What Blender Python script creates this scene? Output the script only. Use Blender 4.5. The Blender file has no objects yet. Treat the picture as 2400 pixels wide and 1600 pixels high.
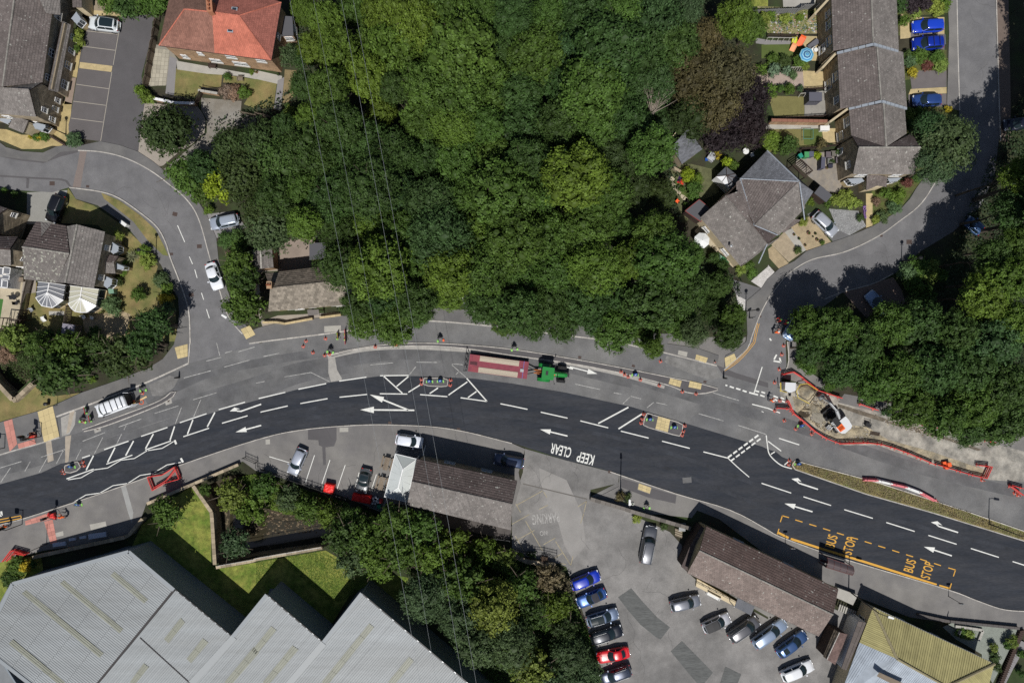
import bpy,math,random
import numpy as np
from mathutils import Vector,Matrix,noise
from mathutils.geometry import tessellate_polygon
R=random.Random(7)
H=100.0
PPM=16.0
scene=bpy.context.scene
COL=scene.collection
# ---------------------------------------------------------------- camera
cam_data=bpy.data.cameras.new("camera");cam=bpy.data.objects.new("camera",cam_data);COL.objects.link(cam)
cam.location=(0,0,H);cam.rotation_euler=(0,0,0)
cam_data.sensor_width=36;cam_data.lens=24.0;cam_data.clip_start=1;cam_data.clip_end=3000
scene.camera=cam
# ---------------------------------------------------------------- sky, sun, exposure
SUN_EL,SUN_AZ=math.radians(59),math.radians(181.5)
world=bpy.data.worlds.new("World");scene.world=world;world.use_nodes=True
wn=world.node_tree;bg=wn.nodes["Background"];sky=wn.nodes.new("ShaderNodeTexSky")
sky.sky_type='NISHITA';sky.sun_disc=False;sky.sun_elevation=SUN_EL;sky.sun_rotation=SUN_AZ
wn.links.new(sky.outputs[0],bg.inputs[0]);bg.inputs[1].default_value=0.06
sd=Vector((math.sin(SUN_AZ)*math.cos(SUN_EL),math.cos(SUN_AZ)*math.cos(SUN_EL),math.sin(SUN_EL)))
sl=bpy.data.lights.new("sun",'SUN');sl.energy=5.0;sl.angle=math.radians(0.5);sl.color=(1.0,.975,.93)
sun=bpy.data.objects.new("sun",sl);COL.objects.link(sun);sun.rotation_euler=sd.to_track_quat('Z','Y').to_euler()
vs=scene.view_settings;vs.view_transform='Standard';vs.look='None';vs.exposure=-0.28;vs.gamma=1;vs.use_curve_mapping=False
scene.cycles.use_denoising=False;scene.cycles.max_bounces=5;scene.cycles.diffuse_bounces=3;scene.cycles.transparent_max_bounces=8
# ---------------------------------------------------------------- coordinates
KT=600/2352
def T(c,r,*a):
 return[(600*c+a[i]*KT,400*r+a[i+1]*KT)for i in range(0,len(a),2)]
def F(*a):
 return[(a[i]*2400/2352,a[i+1]*2400/2352)for i in range(0,len(a),2)]
def W(p,z=0.0):
 s=(H-z)/H/PPM
 return Vector(((p[0]-1200)*s,(800-p[1])*s,z))
def WT(c,r,x,y,z=0.0):return W(T(c,r,x,y)[0],z)
# ---------------------------------------------------------------- objects
def _tag(o,label=None,cat=None,group=None,kind=None):
 if label:o['label']=label
 if cat:o['category']=cat
 if group:o['group']=group
 if kind:o['kind']=kind
 return o
def thing(name,label,cat,loc=(0,0,0),rz=0.0,group=None):
 o=bpy.data.objects.new(name,None);COL.objects.link(o);o.empty_display_size=.3
 o.location=loc;o.rotation_euler=(0,0,rz)
 return _tag(o,label,cat,group)
def link(name,me,parent=None,**k):
 o=bpy.data.objects.new(name,me);COL.objects.link(o)
 if parent is not None:o.parent=parent
 return _tag(o,**k)
def copy_tree(o,parent=None):
 c=o.copy();COL.objects.link(c)
 if parent is not None:c.parent=parent
 for ch in list(o.children):copy_tree(ch,c)
 return c
class MB:
 def __init__(s):s.v=[];s.f=[];s.m=[];s.r=[]
 def face(s,pts,m=0,r=None):
  n=len(s.v);s.v+=[tuple(p)for p in pts];s.f.append(tuple(range(n,n+len(pts))));s.m.append(m);s.r.append(R.random()if r is None else r)
 def poly(s,pts,m=0,holes=(),r=.5):
  loops=[[Vector((p[0],p[1],p[2]))for p in pts]]+[[Vector(p)for p in h]for h in holes]
  flat=[p for l in loops for p in l];n=len(s.v);s.v+=[tuple(p)for p in flat]
  up=None
  for t in tessellate_polygon([[Vector((p.x,p.y,0))for p in l]for l in loops]):
   a,b,c=[flat[i]for i in t]
   if(b-a).cross(c-a).z<0:t=(t[0],t[2],t[1])
   s.f.append(tuple(n+i for i in t));s.m.append(m);s.r.append(r)
 def prism(s,pts,z0,z1,m=0,ms=None,r=.5):
  ms=m if ms is None else ms
  s.poly([(p[0],p[1],z1)for p in pts],m,r=r)
  area=sum(pts[i][0]*pts[(i+1)%len(pts)][1]-pts[(i+1)%len(pts)][0]*pts[i][1]for i in range(len(pts)))
  q=list(pts)if area>0 else list(pts)[::-1]
  for i in range(len(q)):
   a,b=q[i],q[(i+1)%len(q)]
   s.face([(a[0],a[1],z0),(b[0],b[1],z0),(b[0],b[1],z1),(a[0],a[1],z1)],ms,r)
 def box(s,c,d,rz=0.0,m=0,M=None,r=.5):
  x,y,z=d[0]/2,d[1]/2,d[2]/2
  M4=Matrix.Translation(c)@Matrix.Rotation(rz,4,'Z')
  if M is not None:M4=M@M4
  p=[M4@Vector(q)for q in((-x,-y,-z),(x,-y,-z),(x,y,-z),(-x,y,-z),(-x,-y,z),(x,-y,z),(x,y,z),(-x,y,z))]
  for f in((0,3,2,1),(4,5,6,7),(0,1,5,4),(1,2,6,5),(2,3,7,6),(3,0,4,7)):s.face([p[i]for i in f],m,r)
 def beam(s,a,b,w,h=None,m=0,r=.5):
  a=Vector(a);b=Vector(b);h=w if h is None else h;d=b-a
  if d.length<1e-6:return
  M=Matrix.Translation((a+b)/2)@d.to_track_quat('X','Z').to_matrix().to_4x4()
  s.box((0,0,0),(d.length,w,h),0,m,M,r)
 def tube(s,path,rad,n=8,m=0,cap=True,r=.5):
  path=[Vector(p)for p in path];rings=[]
  for i,p in enumerate(path):
   d=(path[min(i+1,len(path)-1)]-path[max(i-1,0)]).normalized()
   q=d.to_track_quat('Z','Y');rr=rad[i]if hasattr(rad,'__len__')else rad
   rings.append([p+q@Vector((rr*math.cos(2*math.pi*k/n),rr*math.sin(2*math.pi*k/n),0))for k in range(n)])
  for i in range(len(rings)-1):
   for k in range(n):
    s.face([rings[i][k],rings[i][(k+1)%n],rings[i+1][(k+1)%n],rings[i+1][k]],m,r)
  if cap:s.face(rings[0][::-1],m,r);s.face(rings[-1],m,r)
 def lathe(s,prof,n=12,m=0,c=(0,0,0),r=.5,axis='Z'):
  P=[]
  for(rr,z)in prof:
   ring=[]
   for k in range(n):
    a=2*math.pi*k/n;p=(rr*math.cos(a),rr*math.sin(a),z)
    if axis=='Y':p=(p[0],z,p[1])
    if axis=='X':p=(z,p[0],p[1])
    ring.append(Vector(p)+Vector(c))
   P.append(ring)
  for i in range(len(P)-1):
   for k in range(n):s.face([P[i][k],P[i][(k+1)%n],P[i+1][(k+1)%n],P[i+1][k]],m,r)
 def grid(s,rows,m=0,r=.5,flip=False):
  for i in range(len(rows)-1):
   for j in range(len(rows[i])-1):
    q=[rows[i][j],rows[i][j+1],rows[i+1][j+1],rows[i+1][j]]
    s.face(q[::-1]if flip else q,m,r)
 def mesh(s,name,mats,smooth=False,merge=False):
  me=bpy.data.meshes.new(name);me.from_pydata(s.v,[],s.f)
  for mt in(mats if isinstance(mats,(list,tuple))else[mats]):me.materials.append(mt)
  me.polygons.foreach_set('material_index',s.m)
  at=me.attributes.new('rnd','FLOAT','FACE');at.data.foreach_set('value',s.r)
  if merge:
   import bmesh
   b=bmesh.new();b.from_mesh(me);bmesh.ops.remove_doubles(b,verts=b.verts,dist=.0008);b.to_mesh(me);b.free()
  if smooth:
   me.polygons.foreach_set('use_smooth',[True]*len(me.polygons))
  me.update();return me
 def build(s,name,mats,parent=None,smooth=False,merge=False,**k):
  return link(name,s.mesh(name,mats,smooth,merge),parent,**k)
def spline(pts,n=6):
 out=[]
 for i in range(len(pts)-1):
  p0=Vector(pts[max(i-1,0)]);p1=Vector(pts[i]);p2=Vector(pts[i+1]);p3=Vector(pts[min(i+2,len(pts)-1)])
  for k in range(n):
   t=k/n
   out.append(.5*((2*p1)+(-p0+p2)*t+(2*p0-5*p1+4*p2-p3)*t*t+(-p0+3*p1-3*p2+p3)*t**3))
 out.append(Vector(pts[-1]));return out
def resample(pts,n):
 pts=[Vector(p)for p in pts];L=[0]
 for a,b in zip(pts,pts[1:]):L.append(L[-1]+(b-a).length)
 out=[];j=0
 for i in range(n):
  t=L[-1]*i/(n-1)
  while j<len(L)-2 and L[j+1]<t:j+=1
  u=(t-L[j])/max(L[j+1]-L[j],1e-9);out.append(pts[j].lerp(pts[j+1],min(u,1)))
 return out
def offset_line(pts,d):
 pts=[Vector((p[0],p[1],0))for p in pts];out=[]
 for i in range(len(pts)):
  t=(pts[min(i+1,len(pts)-1)]-pts[max(i-1,0)]).normalized();out.append(pts[i]+Vector((-t.y,t.x,0))*d)
 return out
# ---------------------------------------------------------------- materials
MATS={}
def hexlin(h):
 c=[int(h[i:i+2],16)/255 for i in(0,2,4)]
 return tuple((x/12.92 if x<.04045 else((x+.055)/1.055)**2.4)for x in c)
def mat(key,col,rough=.85,var=0.0,scale=1.0,metallic=0.0,fine=0.0,rnd=0.0,spots=None,coat=0.0,bump=0.0,objcol=False,second=None,spec=.35,stretch=None,trans=0.0,alpha=1.0):
 """one procedural material: base colour, broad and fine noise in it, per-piece variation, light spots"""
 if key in MATS:return MATS[key]
 m=bpy.data.materials.new(key);m.use_nodes=True;MATS[key]=m
 nt=m.node_tree;N=nt.nodes;L=nt.links;b=N['Principled BSDF']
 b.inputs['Roughness'].default_value=rough;b.inputs['Metallic'].default_value=metallic
 b.inputs['Specular IOR Level'].default_value=spec
 if coat:b.inputs['Coat Weight'].default_value=coat;b.inputs['Coat Roughness'].default_value=.06
 if alpha<1:b.inputs['Alpha'].default_value=alpha
 geo=N.new('ShaderNodeNewGeometry');pos=geo.outputs['Position']
 if stretch:
  mp=N.new('ShaderNodeMapping');mp.inputs['Rotation'].default_value=(0,0,stretch[0]);mp.inputs['Scale'].default_value=(stretch[1],1,1)
  L.new(pos,mp.inputs['Vector']);pos=mp.outputs[0]
 cur=None
 def rgb(c):n=N.new('ShaderNodeRGB');n.outputs[0].default_value=(*c,1);return n.outputs[0]
 def noise_f(sc,det=3,ro=.55):
  n=N.new('ShaderNodeTexNoise');n.inputs['Scale'].default_value=sc;n.inputs['Detail'].default_value=det;n.inputs['Roughness'].default_value=ro
  L.new(pos,n.inputs['Vector']);return n.outputs['Fac']
 def ramp(f,lo,hi,a,bb):
  n=N.new('ShaderNodeMapRange');n.inputs['From Min'].default_value=lo;n.inputs['From Max'].default_value=hi
  n.inputs['To Min'].default_value=a;n.inputs['To Max'].default_value=bb;L.new(f,n.inputs['Value']);return n.outputs[0]
 def mul(c,f):
  n=N.new('ShaderNodeVectorMath');n.operation='SCALE';L.new(c,n.inputs[0]);L.new(f,n.inputs['Scale']);return n.outputs[0]
 def mix(a,bb,f):
  n=N.new('ShaderNodeMix');n.data_type='RGBA';L.new(f,n.inputs[0]);L.new(a,n.inputs[6]);L.new(bb,n.inputs[7]);return n.outputs[2]
 if objcol:
  n=N.new('ShaderNodeObjectInfo');cur=n.outputs['Color']
 else:cur=rgb(col)
 if second:cur=mix(cur,rgb(second[0]),ramp(noise_f(second[1],4,.6),.5-second[2],.5+second[2],0,1))
 if var:cur=mul(cur,ramp(noise_f(scale,4,.6),.3,.7,1-var,1+var))
 if fine:cur=mul(cur,ramp(noise_f(9.0,2,.7),.3,.7,1-fine,1+fine))
 if rnd:
  a=N.new('ShaderNodeAttribute');a.attribute_name='rnd';cur=mul(cur,ramp(a.outputs['Fac'],0,1,1-rnd,1+rnd))
 if spots:cur=mix(cur,rgb(spots[0]),ramp(noise_f(spots[1],1,.5),spots[2],spots[2]+.05,0,spots[3]if len(spots)>3 else .8))
 L.new(cur,b.inputs['Base Color'])
 if bump:
  n=N.new('ShaderNodeBump');n.inputs['Strength'].default_value=bump;n.inputs['Distance'].default_value=.05
  L.new(noise_f(5.0,3,.6),n.inputs['Height']);L.new(n.outputs[0],b.inputs['Normal'])
 if trans:
  t=N.new('ShaderNodeBsdfTranslucent');L.new(cur,t.inputs['Color']);ms=N.new('ShaderNodeMixShader');ms.inputs[0].default_value=trans
  L.new(b.outputs[0],ms.inputs[1]);L.new(t.outputs[0],ms.inputs[2]);L.new(ms.outputs[0],N['Material Output'].inputs[0])
 return m
LEAF=mat('leaf',(.1,.1,.1),.6,objcol=True,rnd=.42,trans=.22,spec=.25,var=.22,scale=.35)
BARK=mat('bark',(.10,.08,.06),.95,var=.3,scale=2)
SOIL=mat('soil',(.045,.040,.026),.98,var=.4,scale=.3,fine=.3,second=((.03,.045,.015),.15,.1))
ASPH_OLD=mat('asphalt_worn',(.108,.108,.112),.9,var=.2,scale=.3,fine=.18,second=((.175,.172,.168),.11,.17))
ASPH_NEW=mat('asphalt_fresh',(.020,.024,.033),.86,var=.18,scale=.35,fine=.22,second=((.036,.038,.045),.8,.16),stretch=(.25,.18))
ASPH_SIDE=mat('asphalt_side',(.135,.133,.138),.92,var=.14,scale=.5,fine=.14,second=((.165,.162,.165),.2,.15))
ASPH_DARK=mat('asphalt_dark',(.095,.09,.093),.92,var=.10,scale=.4,fine=.10)
ASPH_PALE=mat('asphalt_pale',(.235,.225,.215),.92,var=.20,scale=.45,fine=.16,second=((.155,.15,.145),.13,.13))
ASPH_BAY=mat('asphalt_bay',(.115,.105,.105),.92,var=.08,scale=.5,fine=.08)
CONC=mat('concrete',(.36,.345,.31),.9,var=.12,scale=.6,fine=.08)
CONC_PATCH=mat('concrete_dust',(.33,.315,.29),.95,var=.16,scale=.9,fine=.1)
KERB=mat('kerb_stone',(.42,.395,.36),.85,var=.18,scale=1.2,fine=.08,rnd=.12)
PAINT=mat('white_paint',(.68,.68,.64),.7,var=.10,scale=1.5,fine=.12)
PAINT_OLD=mat('white_paint_worn',(.34,.335,.32),.8,var=.35,scale=2,fine=.3)
PAINT_FNT=mat('white_paint_faint',(.33,.32,.305),.85,var=.25,scale=1.5,fine=.3)
PAINT_Y=mat('yellow_paint',(.62,.33,.045),.7,var=.08,scale=3)
PAINT_YO=mat('yellow_paint_worn',(.32,.275,.18),.8,var=.3,scale=1.5,fine=.2)
TACT_Y=mat('buff_paving',(.52,.42,.22),.85,rnd=.10,fine=.05)
TACT_R=mat('red_paving',(.48,.21,.17),.85,rnd=.12,fine=.06)
STONE=mat('sandstone',(.47,.37,.21),.9,rnd=.14,var=.12,scale=.8)
STONE_W=mat('stone_wall',(.33,.27,.19),.95,rnd=.3,var=.2,scale=1.5)
RENDER=mat('cream_render',(.55,.46,.31),.9,var=.1,scale=.6)
BRICK=mat('brick_wall',(.35,.23,.14),.9,rnd=.2,fine=.2)
WHITE=mat('white_upvc',(.78,.78,.78),.4)
GLASS=mat('glass',(.025,.035,.045),.06,spec=1.0,coat=.4)
GLASS_P=mat('roof_glass',(.17,.175,.19),.12,spec=.8,coat=.3,rnd=.06)
GLASS_C=mat('roof_glass_cream',(.46,.45,.36),.25,spec=.6,rnd=.04)
DRY=mat('dry_grass',(.225,.175,.075),.98,var=.25,scale=.5,fine=.22,second=((.13,.14,.045),.35,.14))
GRASS=mat('green_grass',(.10,.15,.022),.98,var=.35,scale=1.3,fine=.4,second=((.22,.225,.05),.4,.12))
LAWN=mat('cut_lawn',(.085,.115,.03),.98,var=.12,scale=.8,fine=.12)
TURF=mat('artificial_turf',(.05,.14,.03),.95,fine=.1)
DIRT=mat('dirt',(.40,.335,.225),.98,var=.3,scale=.9,fine=.3,bump=.8,second=((.19,.17,.13),.6,.12))
GRAVEL=mat('gravel',(.22,.22,.22),.98,var=.2,scale=1,fine=.35,spots=((.4,.4,.4),6,.6))
WOOD=mat('weathered_wood',(.20,.16,.12),.9,rnd=.25,var=.1,scale=2)
WOOD_D=mat('dark_wood',(.055,.035,.028),.85,rnd=.25)
METAL=mat('grey_steel',(.32,.33,.34),.45,metallic=.6)
IRON=mat('black_iron',(.018,.018,.02),.5)
RED=mat('red_plastic',(.62,.035,.03),.45,spec=.4)
ORANGE=mat('orange_plastic',(.78,.12,.03),.5)
RUBBER=mat('rubber',(.022,.022,.023),.85)
BLUE=mat('sign_blue',(.02,.08,.32),.4)
LIMEP=mat('lime_plastic',(.25,.55,.12),.5)
PWHITE=mat('white_plastic',(.72,.72,.70),.5)
def roofmat(key,col,spots=True,rnd=.16):
 return mat(key,col,.92,rnd=rnd,var=.16,scale=.5,fine=.12,second=(tuple(c*1.2+.005 for c in col),.3,.16),spots=(((.42,.42,.38)),3.2,.69,.75)if spots else None)
RIDGE_P=mat('pale_ridge',(.25,.235,.21),.9,rnd=.2)
RT_BROWN=roofmat('brown_roof_tile',(.125,.105,.098))
RT_GREY=roofmat('grey_roof_tile',(.155,.14,.13))
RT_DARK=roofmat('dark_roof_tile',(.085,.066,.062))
RT_RED=roofmat('red_roof_tile',(.40,.128,.085),False,.12)
RT_RUST=roofmat('rust_roof_tile',(.205,.098,.072),False,.16)
RT_STONE=roofmat('stone_slate',(.195,.168,.135),False,.30)
RT_SLATE=roofmat('blue_slate',(.12,.125,.14),False,.2)
RT_CHOC=roofmat('chocolate_roof_tile',(.098,.068,.060),True,.12)
LEAD=mat('lead_flashing',(.30,.33,.37),.6)
SHEET=mat('sheet_roof',(.31,.33,.34),.55,rnd=.06,var=.10,scale=.6,spec=.4,stretch=(.7,.12),second=((.255,.265,.265),.25,.2))
SHEET_TR=mat('rooflight_sheet',(.245,.25,.205),.5,rnd=.05,var=.1,scale=.5)
SHEET_Y=mat('mossy_sheet',(.34,.305,.14),.85,rnd=.10,var=.2,scale=.4)
SHEET_B=mat('blue_grey_sheet',(.33,.37,.42),.6,rnd=.06,var=.2,scale=.6)
WATER=mat('water',(.035,.03,.018),.12,spec=.7)
# ================================================================ GROUND, ROADS, PAVEMENTS
def wpts(px,z=0.0):return[W(p,z)for p in px]
def sheet(name,px,z,m,parent=None,kind='structure',holes=()):
 b=MB();b.poly(wpts(px,0)if False else[Vector((p.x,p.y,z))for p in wpts(px)],0,[[Vector((q.x,q.y,z))for q in wpts(h)]for h in holes])
 return b.build(name,m,parent,kind=kind if parent is None else None)
def slab(name,px,z1,m,parent=None,z0=0.0,kind='structure'):
 b=MB();b.prism([(p.x,p.y)for p in wpts(px)],z0,z1);return b.build(name,m,parent,kind=kind if parent is None else None)
def strip_mb(b,pts,w,z0,z1,m=0,joint=None,side=0.0):
 """a kerb-like bar following a ground line; joint = stone length (gives a narrow recessed joint)"""
 pts=[Vector((p[0],p[1],0))for p in pts]
 if joint:
  L=sum((q-p).length for p,q in zip(pts,pts[1:]));n=max(2,int(L/joint)+1);pts=resample(pts,n)
 l=offset_line(pts,side+w/2);r=offset_line(pts,side-w/2)
 for i in range(len(pts)-1):
  a,c,d,e=l[i],l[i+1],r[i+1],r[i]
  if joint:
   t=(c-a).normalized()*.012;a=a+t;c=c-t;d=d-t;e=e+t
  rr=R.random()
  b.face([(e.x,e.y,z1),(d.x,d.y,z1),(c.x,c.y,z1),(a.x,a.y,z1)],m,rr)
  for p,q in((e,d),(d,c),(c,a),(a,e)):
   b.face([(p.x,p.y,z0),(q.x,q.y,z0),(q.x,q.y,z1),(p.x,p.y,z1)],m,rr)
def kerb(px,parent,w=.16,z1=.13,m=None,smooth=True):
 pts=wpts(px)
 if smooth and len(pts)>2:pts=spline(pts,5)
 b=MB();strip_mb(b,pts,w,0,z1,joint=.915);return b.build('kerb',m or KERB,parent)

CH1=T(0,2,-160,-40,60,-30,330,70,345,200,285,340,125,500,-20,370,-160,200)
CH2=T(0,2,1830,1345,2175,1215)+T(1,2,0,1225,400,1345,800,1480)+T(1,3,760,40,800,180,650,310,300,355,0,400)+T(0,3,2015,475,1990,300,1965,0)
g=900
b=MB()
b.poly([(-g,-g,0),(g,-g,0),(g,g,0),(-g,g,0)],0,[[(p.x,p.y,0)for p in wpts(CH1)],[(p.x,p.y,0)for p in wpts(CH2)]])
ground=b.build('ground',SOIL,kind='structure')
def channel(px,depth,nm):
 b=MB();q=[(p.x,p.y)for p in wpts(px)]
 for i in range(len(q)):
  a,c=q[i],q[(i+1)%len(q)]
  n=max(1,int(math.dist(a,c)/.8));hh=6
  for k in range(n):
   p=[a[0]+(c[0]-a[0])*k/n,a[1]+(c[1]-a[1])*k/n];s=[a[0]+(c[0]-a[0])*(k+1)/n,a[1]+(c[1]-a[1])*(k+1)/n]
   for j in range(hh):
    z0=-depth+depth*j/hh;z1=-depth+depth*(j+1)/hh
    b.face([(p[0],p[1],z0),(s[0],s[1],z0),(s[0],s[1],z1),(p[0],p[1],z1)],0)
 b.build(nm+'_wall',STONE_W,kind='structure')
 b=MB();b.poly([(x,y,-depth)for x,y in q]);b.build(nm+'_bed',DIRT_B,kind='structure')
DIRT_B=mat('stream_bed',(.045,.036,.022),.9,var=.4,scale=.7,fine=.35,spots=((.20,.16,.10),2.0,.64,.7))
channel(CH1,1.9,'ditch');channel(CH2,2.3,'stream')
sheet('water',T(0,3,2060,40)+T(1,3,250,120,700,90,690,240,300,320,0,350)+T(0,3,2040,420),0,WATER)
bpy.data.objects['water'].location.z=-2.24
b=MB()
for i in range(420):
 u,v=R.random(),R.random()
 p=WT(1,3,-260+u*960,40+v*210-u*30);s=R.uniform(.06,.24)
 p.z=-2.22;n=6;ring=[(p.x+s*R.uniform(.7,1.1)*math.cos(2*math.pi*k/n),p.y+s*R.uniform(.7,1.1)*math.sin(2*math.pi*k/n))for k in range(n)]
 top=(p.x,p.y,p.z+s*.7);rr=R.random()
 for k in range(n):
  a,c=ring[k],ring[(k+1)%n];b.face([(a[0],a[1],p.z-.05),(c[0],c[1],p.z-.05),top],0,rr)
b.build('stream_stones',mat('pebble',(.15,.115,.075),.9,rnd=.6),kind='stuff')

PV=mat('footway',(.125,.122,.122),.92,var=.12,scale=.5,fine=.12,second=((.15,.145,.14),.3,.1))
PV2=mat('footway_pale',(.20,.19,.178),.92,var=.12,scale=.35,fine=.12,second=((.15,.143,.14),.18,.12))
# ---- carriageways
def catm(px,n=5):return[(p.x,p.y)for p in spline([Vector((*p,0))for p in px],n)]
N_EDGE=T(0,2,-900,1330,0,1045,555,880,770,805)+T(0,2,520,690)[:0]
north=T(0,2,-900,1330,0,1040,90,1015,548,878,520,692,900,552,1340,382,1735,202)+T(1,2,0,30)+T(1,1,100,1566,780,1482,1000,1440,1300,1390,1680,1386,2352,1450)+T(2,1,380,1500,900,1568)+T(2,2,850,0,1150,50,1420,110,1880,225,2050,300,2352,360)+T(3,2,100,380,420,420,700,540,1100,660,1560,790,2352,1010,2900,1180)
south=T(3,3,2900,1010,2352,905,2150,885,1900,798,1650,705,1240,590,900,483,500,360,100,215,0,160)+T(2,2,2352,1728,2000,1540,1500,1390,900,1190,500,1090,0,930)+T(1,2,2352,930,1800,800,1300,762,900,765,400,810,0,895)+T(0,2,2352,900,1700,1115,1300,1260,840,1420)+T(0,3,240,48,0,112,-900,360)
road=sheet('road',north+south,.024,ASPH_OLD)
new=T(0,2,-900,1590,0,1310,380,1205,560,1120,740,1090,850,1045,1270,880,1640,750,2000,640,2352,540)+T(1,2,380,440,680,375,1150,316,1500,318,2000,340,2352,385)+T(2,2,500,470,1100,600,1600,752,2300,965)+T(3,2,0,990,70,1010,130,1060,222,1095,222,1165,900,1400,1480,1568)+T(3,3,1600,30,2352,262,2900,430)
sheet('fresh_surface',new+south,.028,ASPH_NEW,road)

WEAR=mat('asphalt_wear',(.097,.097,.101),.88,var=.25,scale=.4,fine=.18,second=((.125,.124,.124),.25,.16))
def band(pts,w,z,m,parent,name='worn_band',n=8):
 b=MB();p=spline(wpts(pts),n);l=offset_line(p,w/2);r=offset_line(p,-w/2)
 for i in range(len(p)-1):b.face([(r[i].x,r[i].y,z),(r[i+1].x,r[i+1].y,z),(l[i+1].x,l[i+1].y,z),(l[i].x,l[i].y,z)])
 return b.build(name,m,parent)
band(T(0,2,0,1130,600,960,1100,800,1600,640,2352,430)+T(1,2,300,290,800,190,1400,120,2352,165)+T(2,2,500,215,1100,340,1700,520,2352,700)+T(3,2,600,900,1400,1170,2352,1400),1.5,.0262,WEAR,road)
for q_,w_ in((T(0,2,1350,560,1900,300,2352,200)+T(1,2,500,120,1000,95,1500,75),1.2),(T(0,2,0,1200,600,1040,1200,860,1700,700,2352,500)+T(1,2,400,350,900,250),1.1),(T(0,2,0,1085,600,905,1100,745,1600,575,2352,350)+T(1,2,400,220,1000,130,1500,95,2352,130)+T(2,2,500,255,1100,400),.9)):band(q_,w_,.0256+.0003*w_,WEAR,road)
sheet('side_surface',T(2,2,1380,-40,2150,-40,2120,140,1900,310,1400,130),.0165,PV2,road)
sheet('yard_apron',T(2,3,1540,480,1700,300,2352,640)+T(3,3,640,900,900,950,620,1700,300,1700,480,1140,0,1000)+T(2,3,2352,960),.026,ASPH_PALE,road)
sheet('yard_apron',T(2,2,690,1440,980,1290,1280,1420,1700,1568,1060,1600,720,1530),.027,ASPH_PALE,road)

lroad=T(0,0,-500,1500,0,1440,430,1490,560,1400,720,1384,930,1398,1150,1452,1370,1560)+T(0,1,1560,130,1720,270,1830,450,1930,800,2020,1100,2100,1340,2230,1500,2352,1560)+T(1,2,60,40,200,62,100,330,-300,420)+T(0,2,1735,420,1735,202,1748,0)+T(0,1,1752,1568,1740,1300,1680,1090,1620,930,1565,790,1528,670,1450,520,1300,390,1100,252,930,192,650,150,480,200,0,170,-500,170)
left_road=sheet('side_road',lroad,.02,ASPH_SIDE)
sheet('cul_de_sac',T(0,0,1120,122,1500,100,1400,200,1400,300,1300,700,1330,950,1290,1200,1272,1395,1100,1335,925,1300,640,1262,630,1150,690,900,740,500,800,260,820,140),.016,ASPH_DARK,left_road)
sheet('parking_bay',T(0,0,795,285,1082,318,1030,605,740,572),.0195,ASPH_BAY,left_road)
sheet('parking_bay',T(0,0,722,630,1025,668,925,1300,640,1262,630,1180),.0195,ASPH_BAY,left_road)
sheet('paving_strip',T(0,0,735,572,1034,608,1024,664,728,628),.021,TACT_YD if 'TACT_YD' in globals()else mat('sand_paving',(.44,.35,.19),.9,var=.15,scale=1.5,fine=.12),left_road)
sheet('paved_ramp',T(0,0,735,1385,800,1390,765,1568)+T(0,1,742,155,668,152,700,0)+T(0,0,705,1568),.025,mat('block_ramp',(.19,.155,.14),.9,fine=.15),left_road)
for q in(T(0,0,0,1440,200,1480,400,1500,560,1440,720,1400,720,1384,560,1400,430,1470,130,1440,0,1400),
  T(0,1,0,40,300,60,560,72,620,90,660,150,640,152,600,100,540,88,270,74,0,58),T(0,1,245,70,272,74,262,165,240,160)):
 sheet('trench_repair',q,.0235,ASPH_DARK,left_road)
nbp=slab('pavement',T(0,0,-500,1350,0,1310,60,1355,200,1392,400,1405,520,1350,640,1330,760,1335,925,1300,1100,1335,1270,1395,1400,1480,1500,1560)+T(0,1,1640,110,1800,250,1900,400,1990,620,2010,820,2080,1060,2170,1320,2290,1450,2230,1500,2100,1340,2020,1100,1930,800,1830,450,1720,270,1560,130)+T(0,0,1370,1560,1150,1452,930,1398,720,1384,560,1400,430,1490,0,1440,-500,1500),.10,PV)
kerb(T(0,0,720,1384,930,1398,1150,1452,1370,1560)+T(0,1,1560,130,1720,270,1830,450,1930,800,2020,1100,2100,1340,2230,1500),nbp,.14,.11)
rroad=T(3,0,1728,-200,1757,1020,1750,1100)+T(3,0,1700,1400)+T(3,1,1540,100,1400,310,1200,470,1000,610,700,750,400,820,200,942,60,1100)+T(2,1,2352,1190,2270,1350,2200,1540)+T(2,2,2170,60,2060,160,1900,265,1880,330,2352,420)+T(3,2,100,440,170,220)+T(3,1,160,1568,300,1400,520,1240,690,1112,960,1040,1180,935,1400,742,1700,560,1950,330,2080,50)+T(3,0,2130,1200,2110,700,2085,-200)
right_road=sheet('lane',rroad,.020,ASPH_SIDE)
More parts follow.
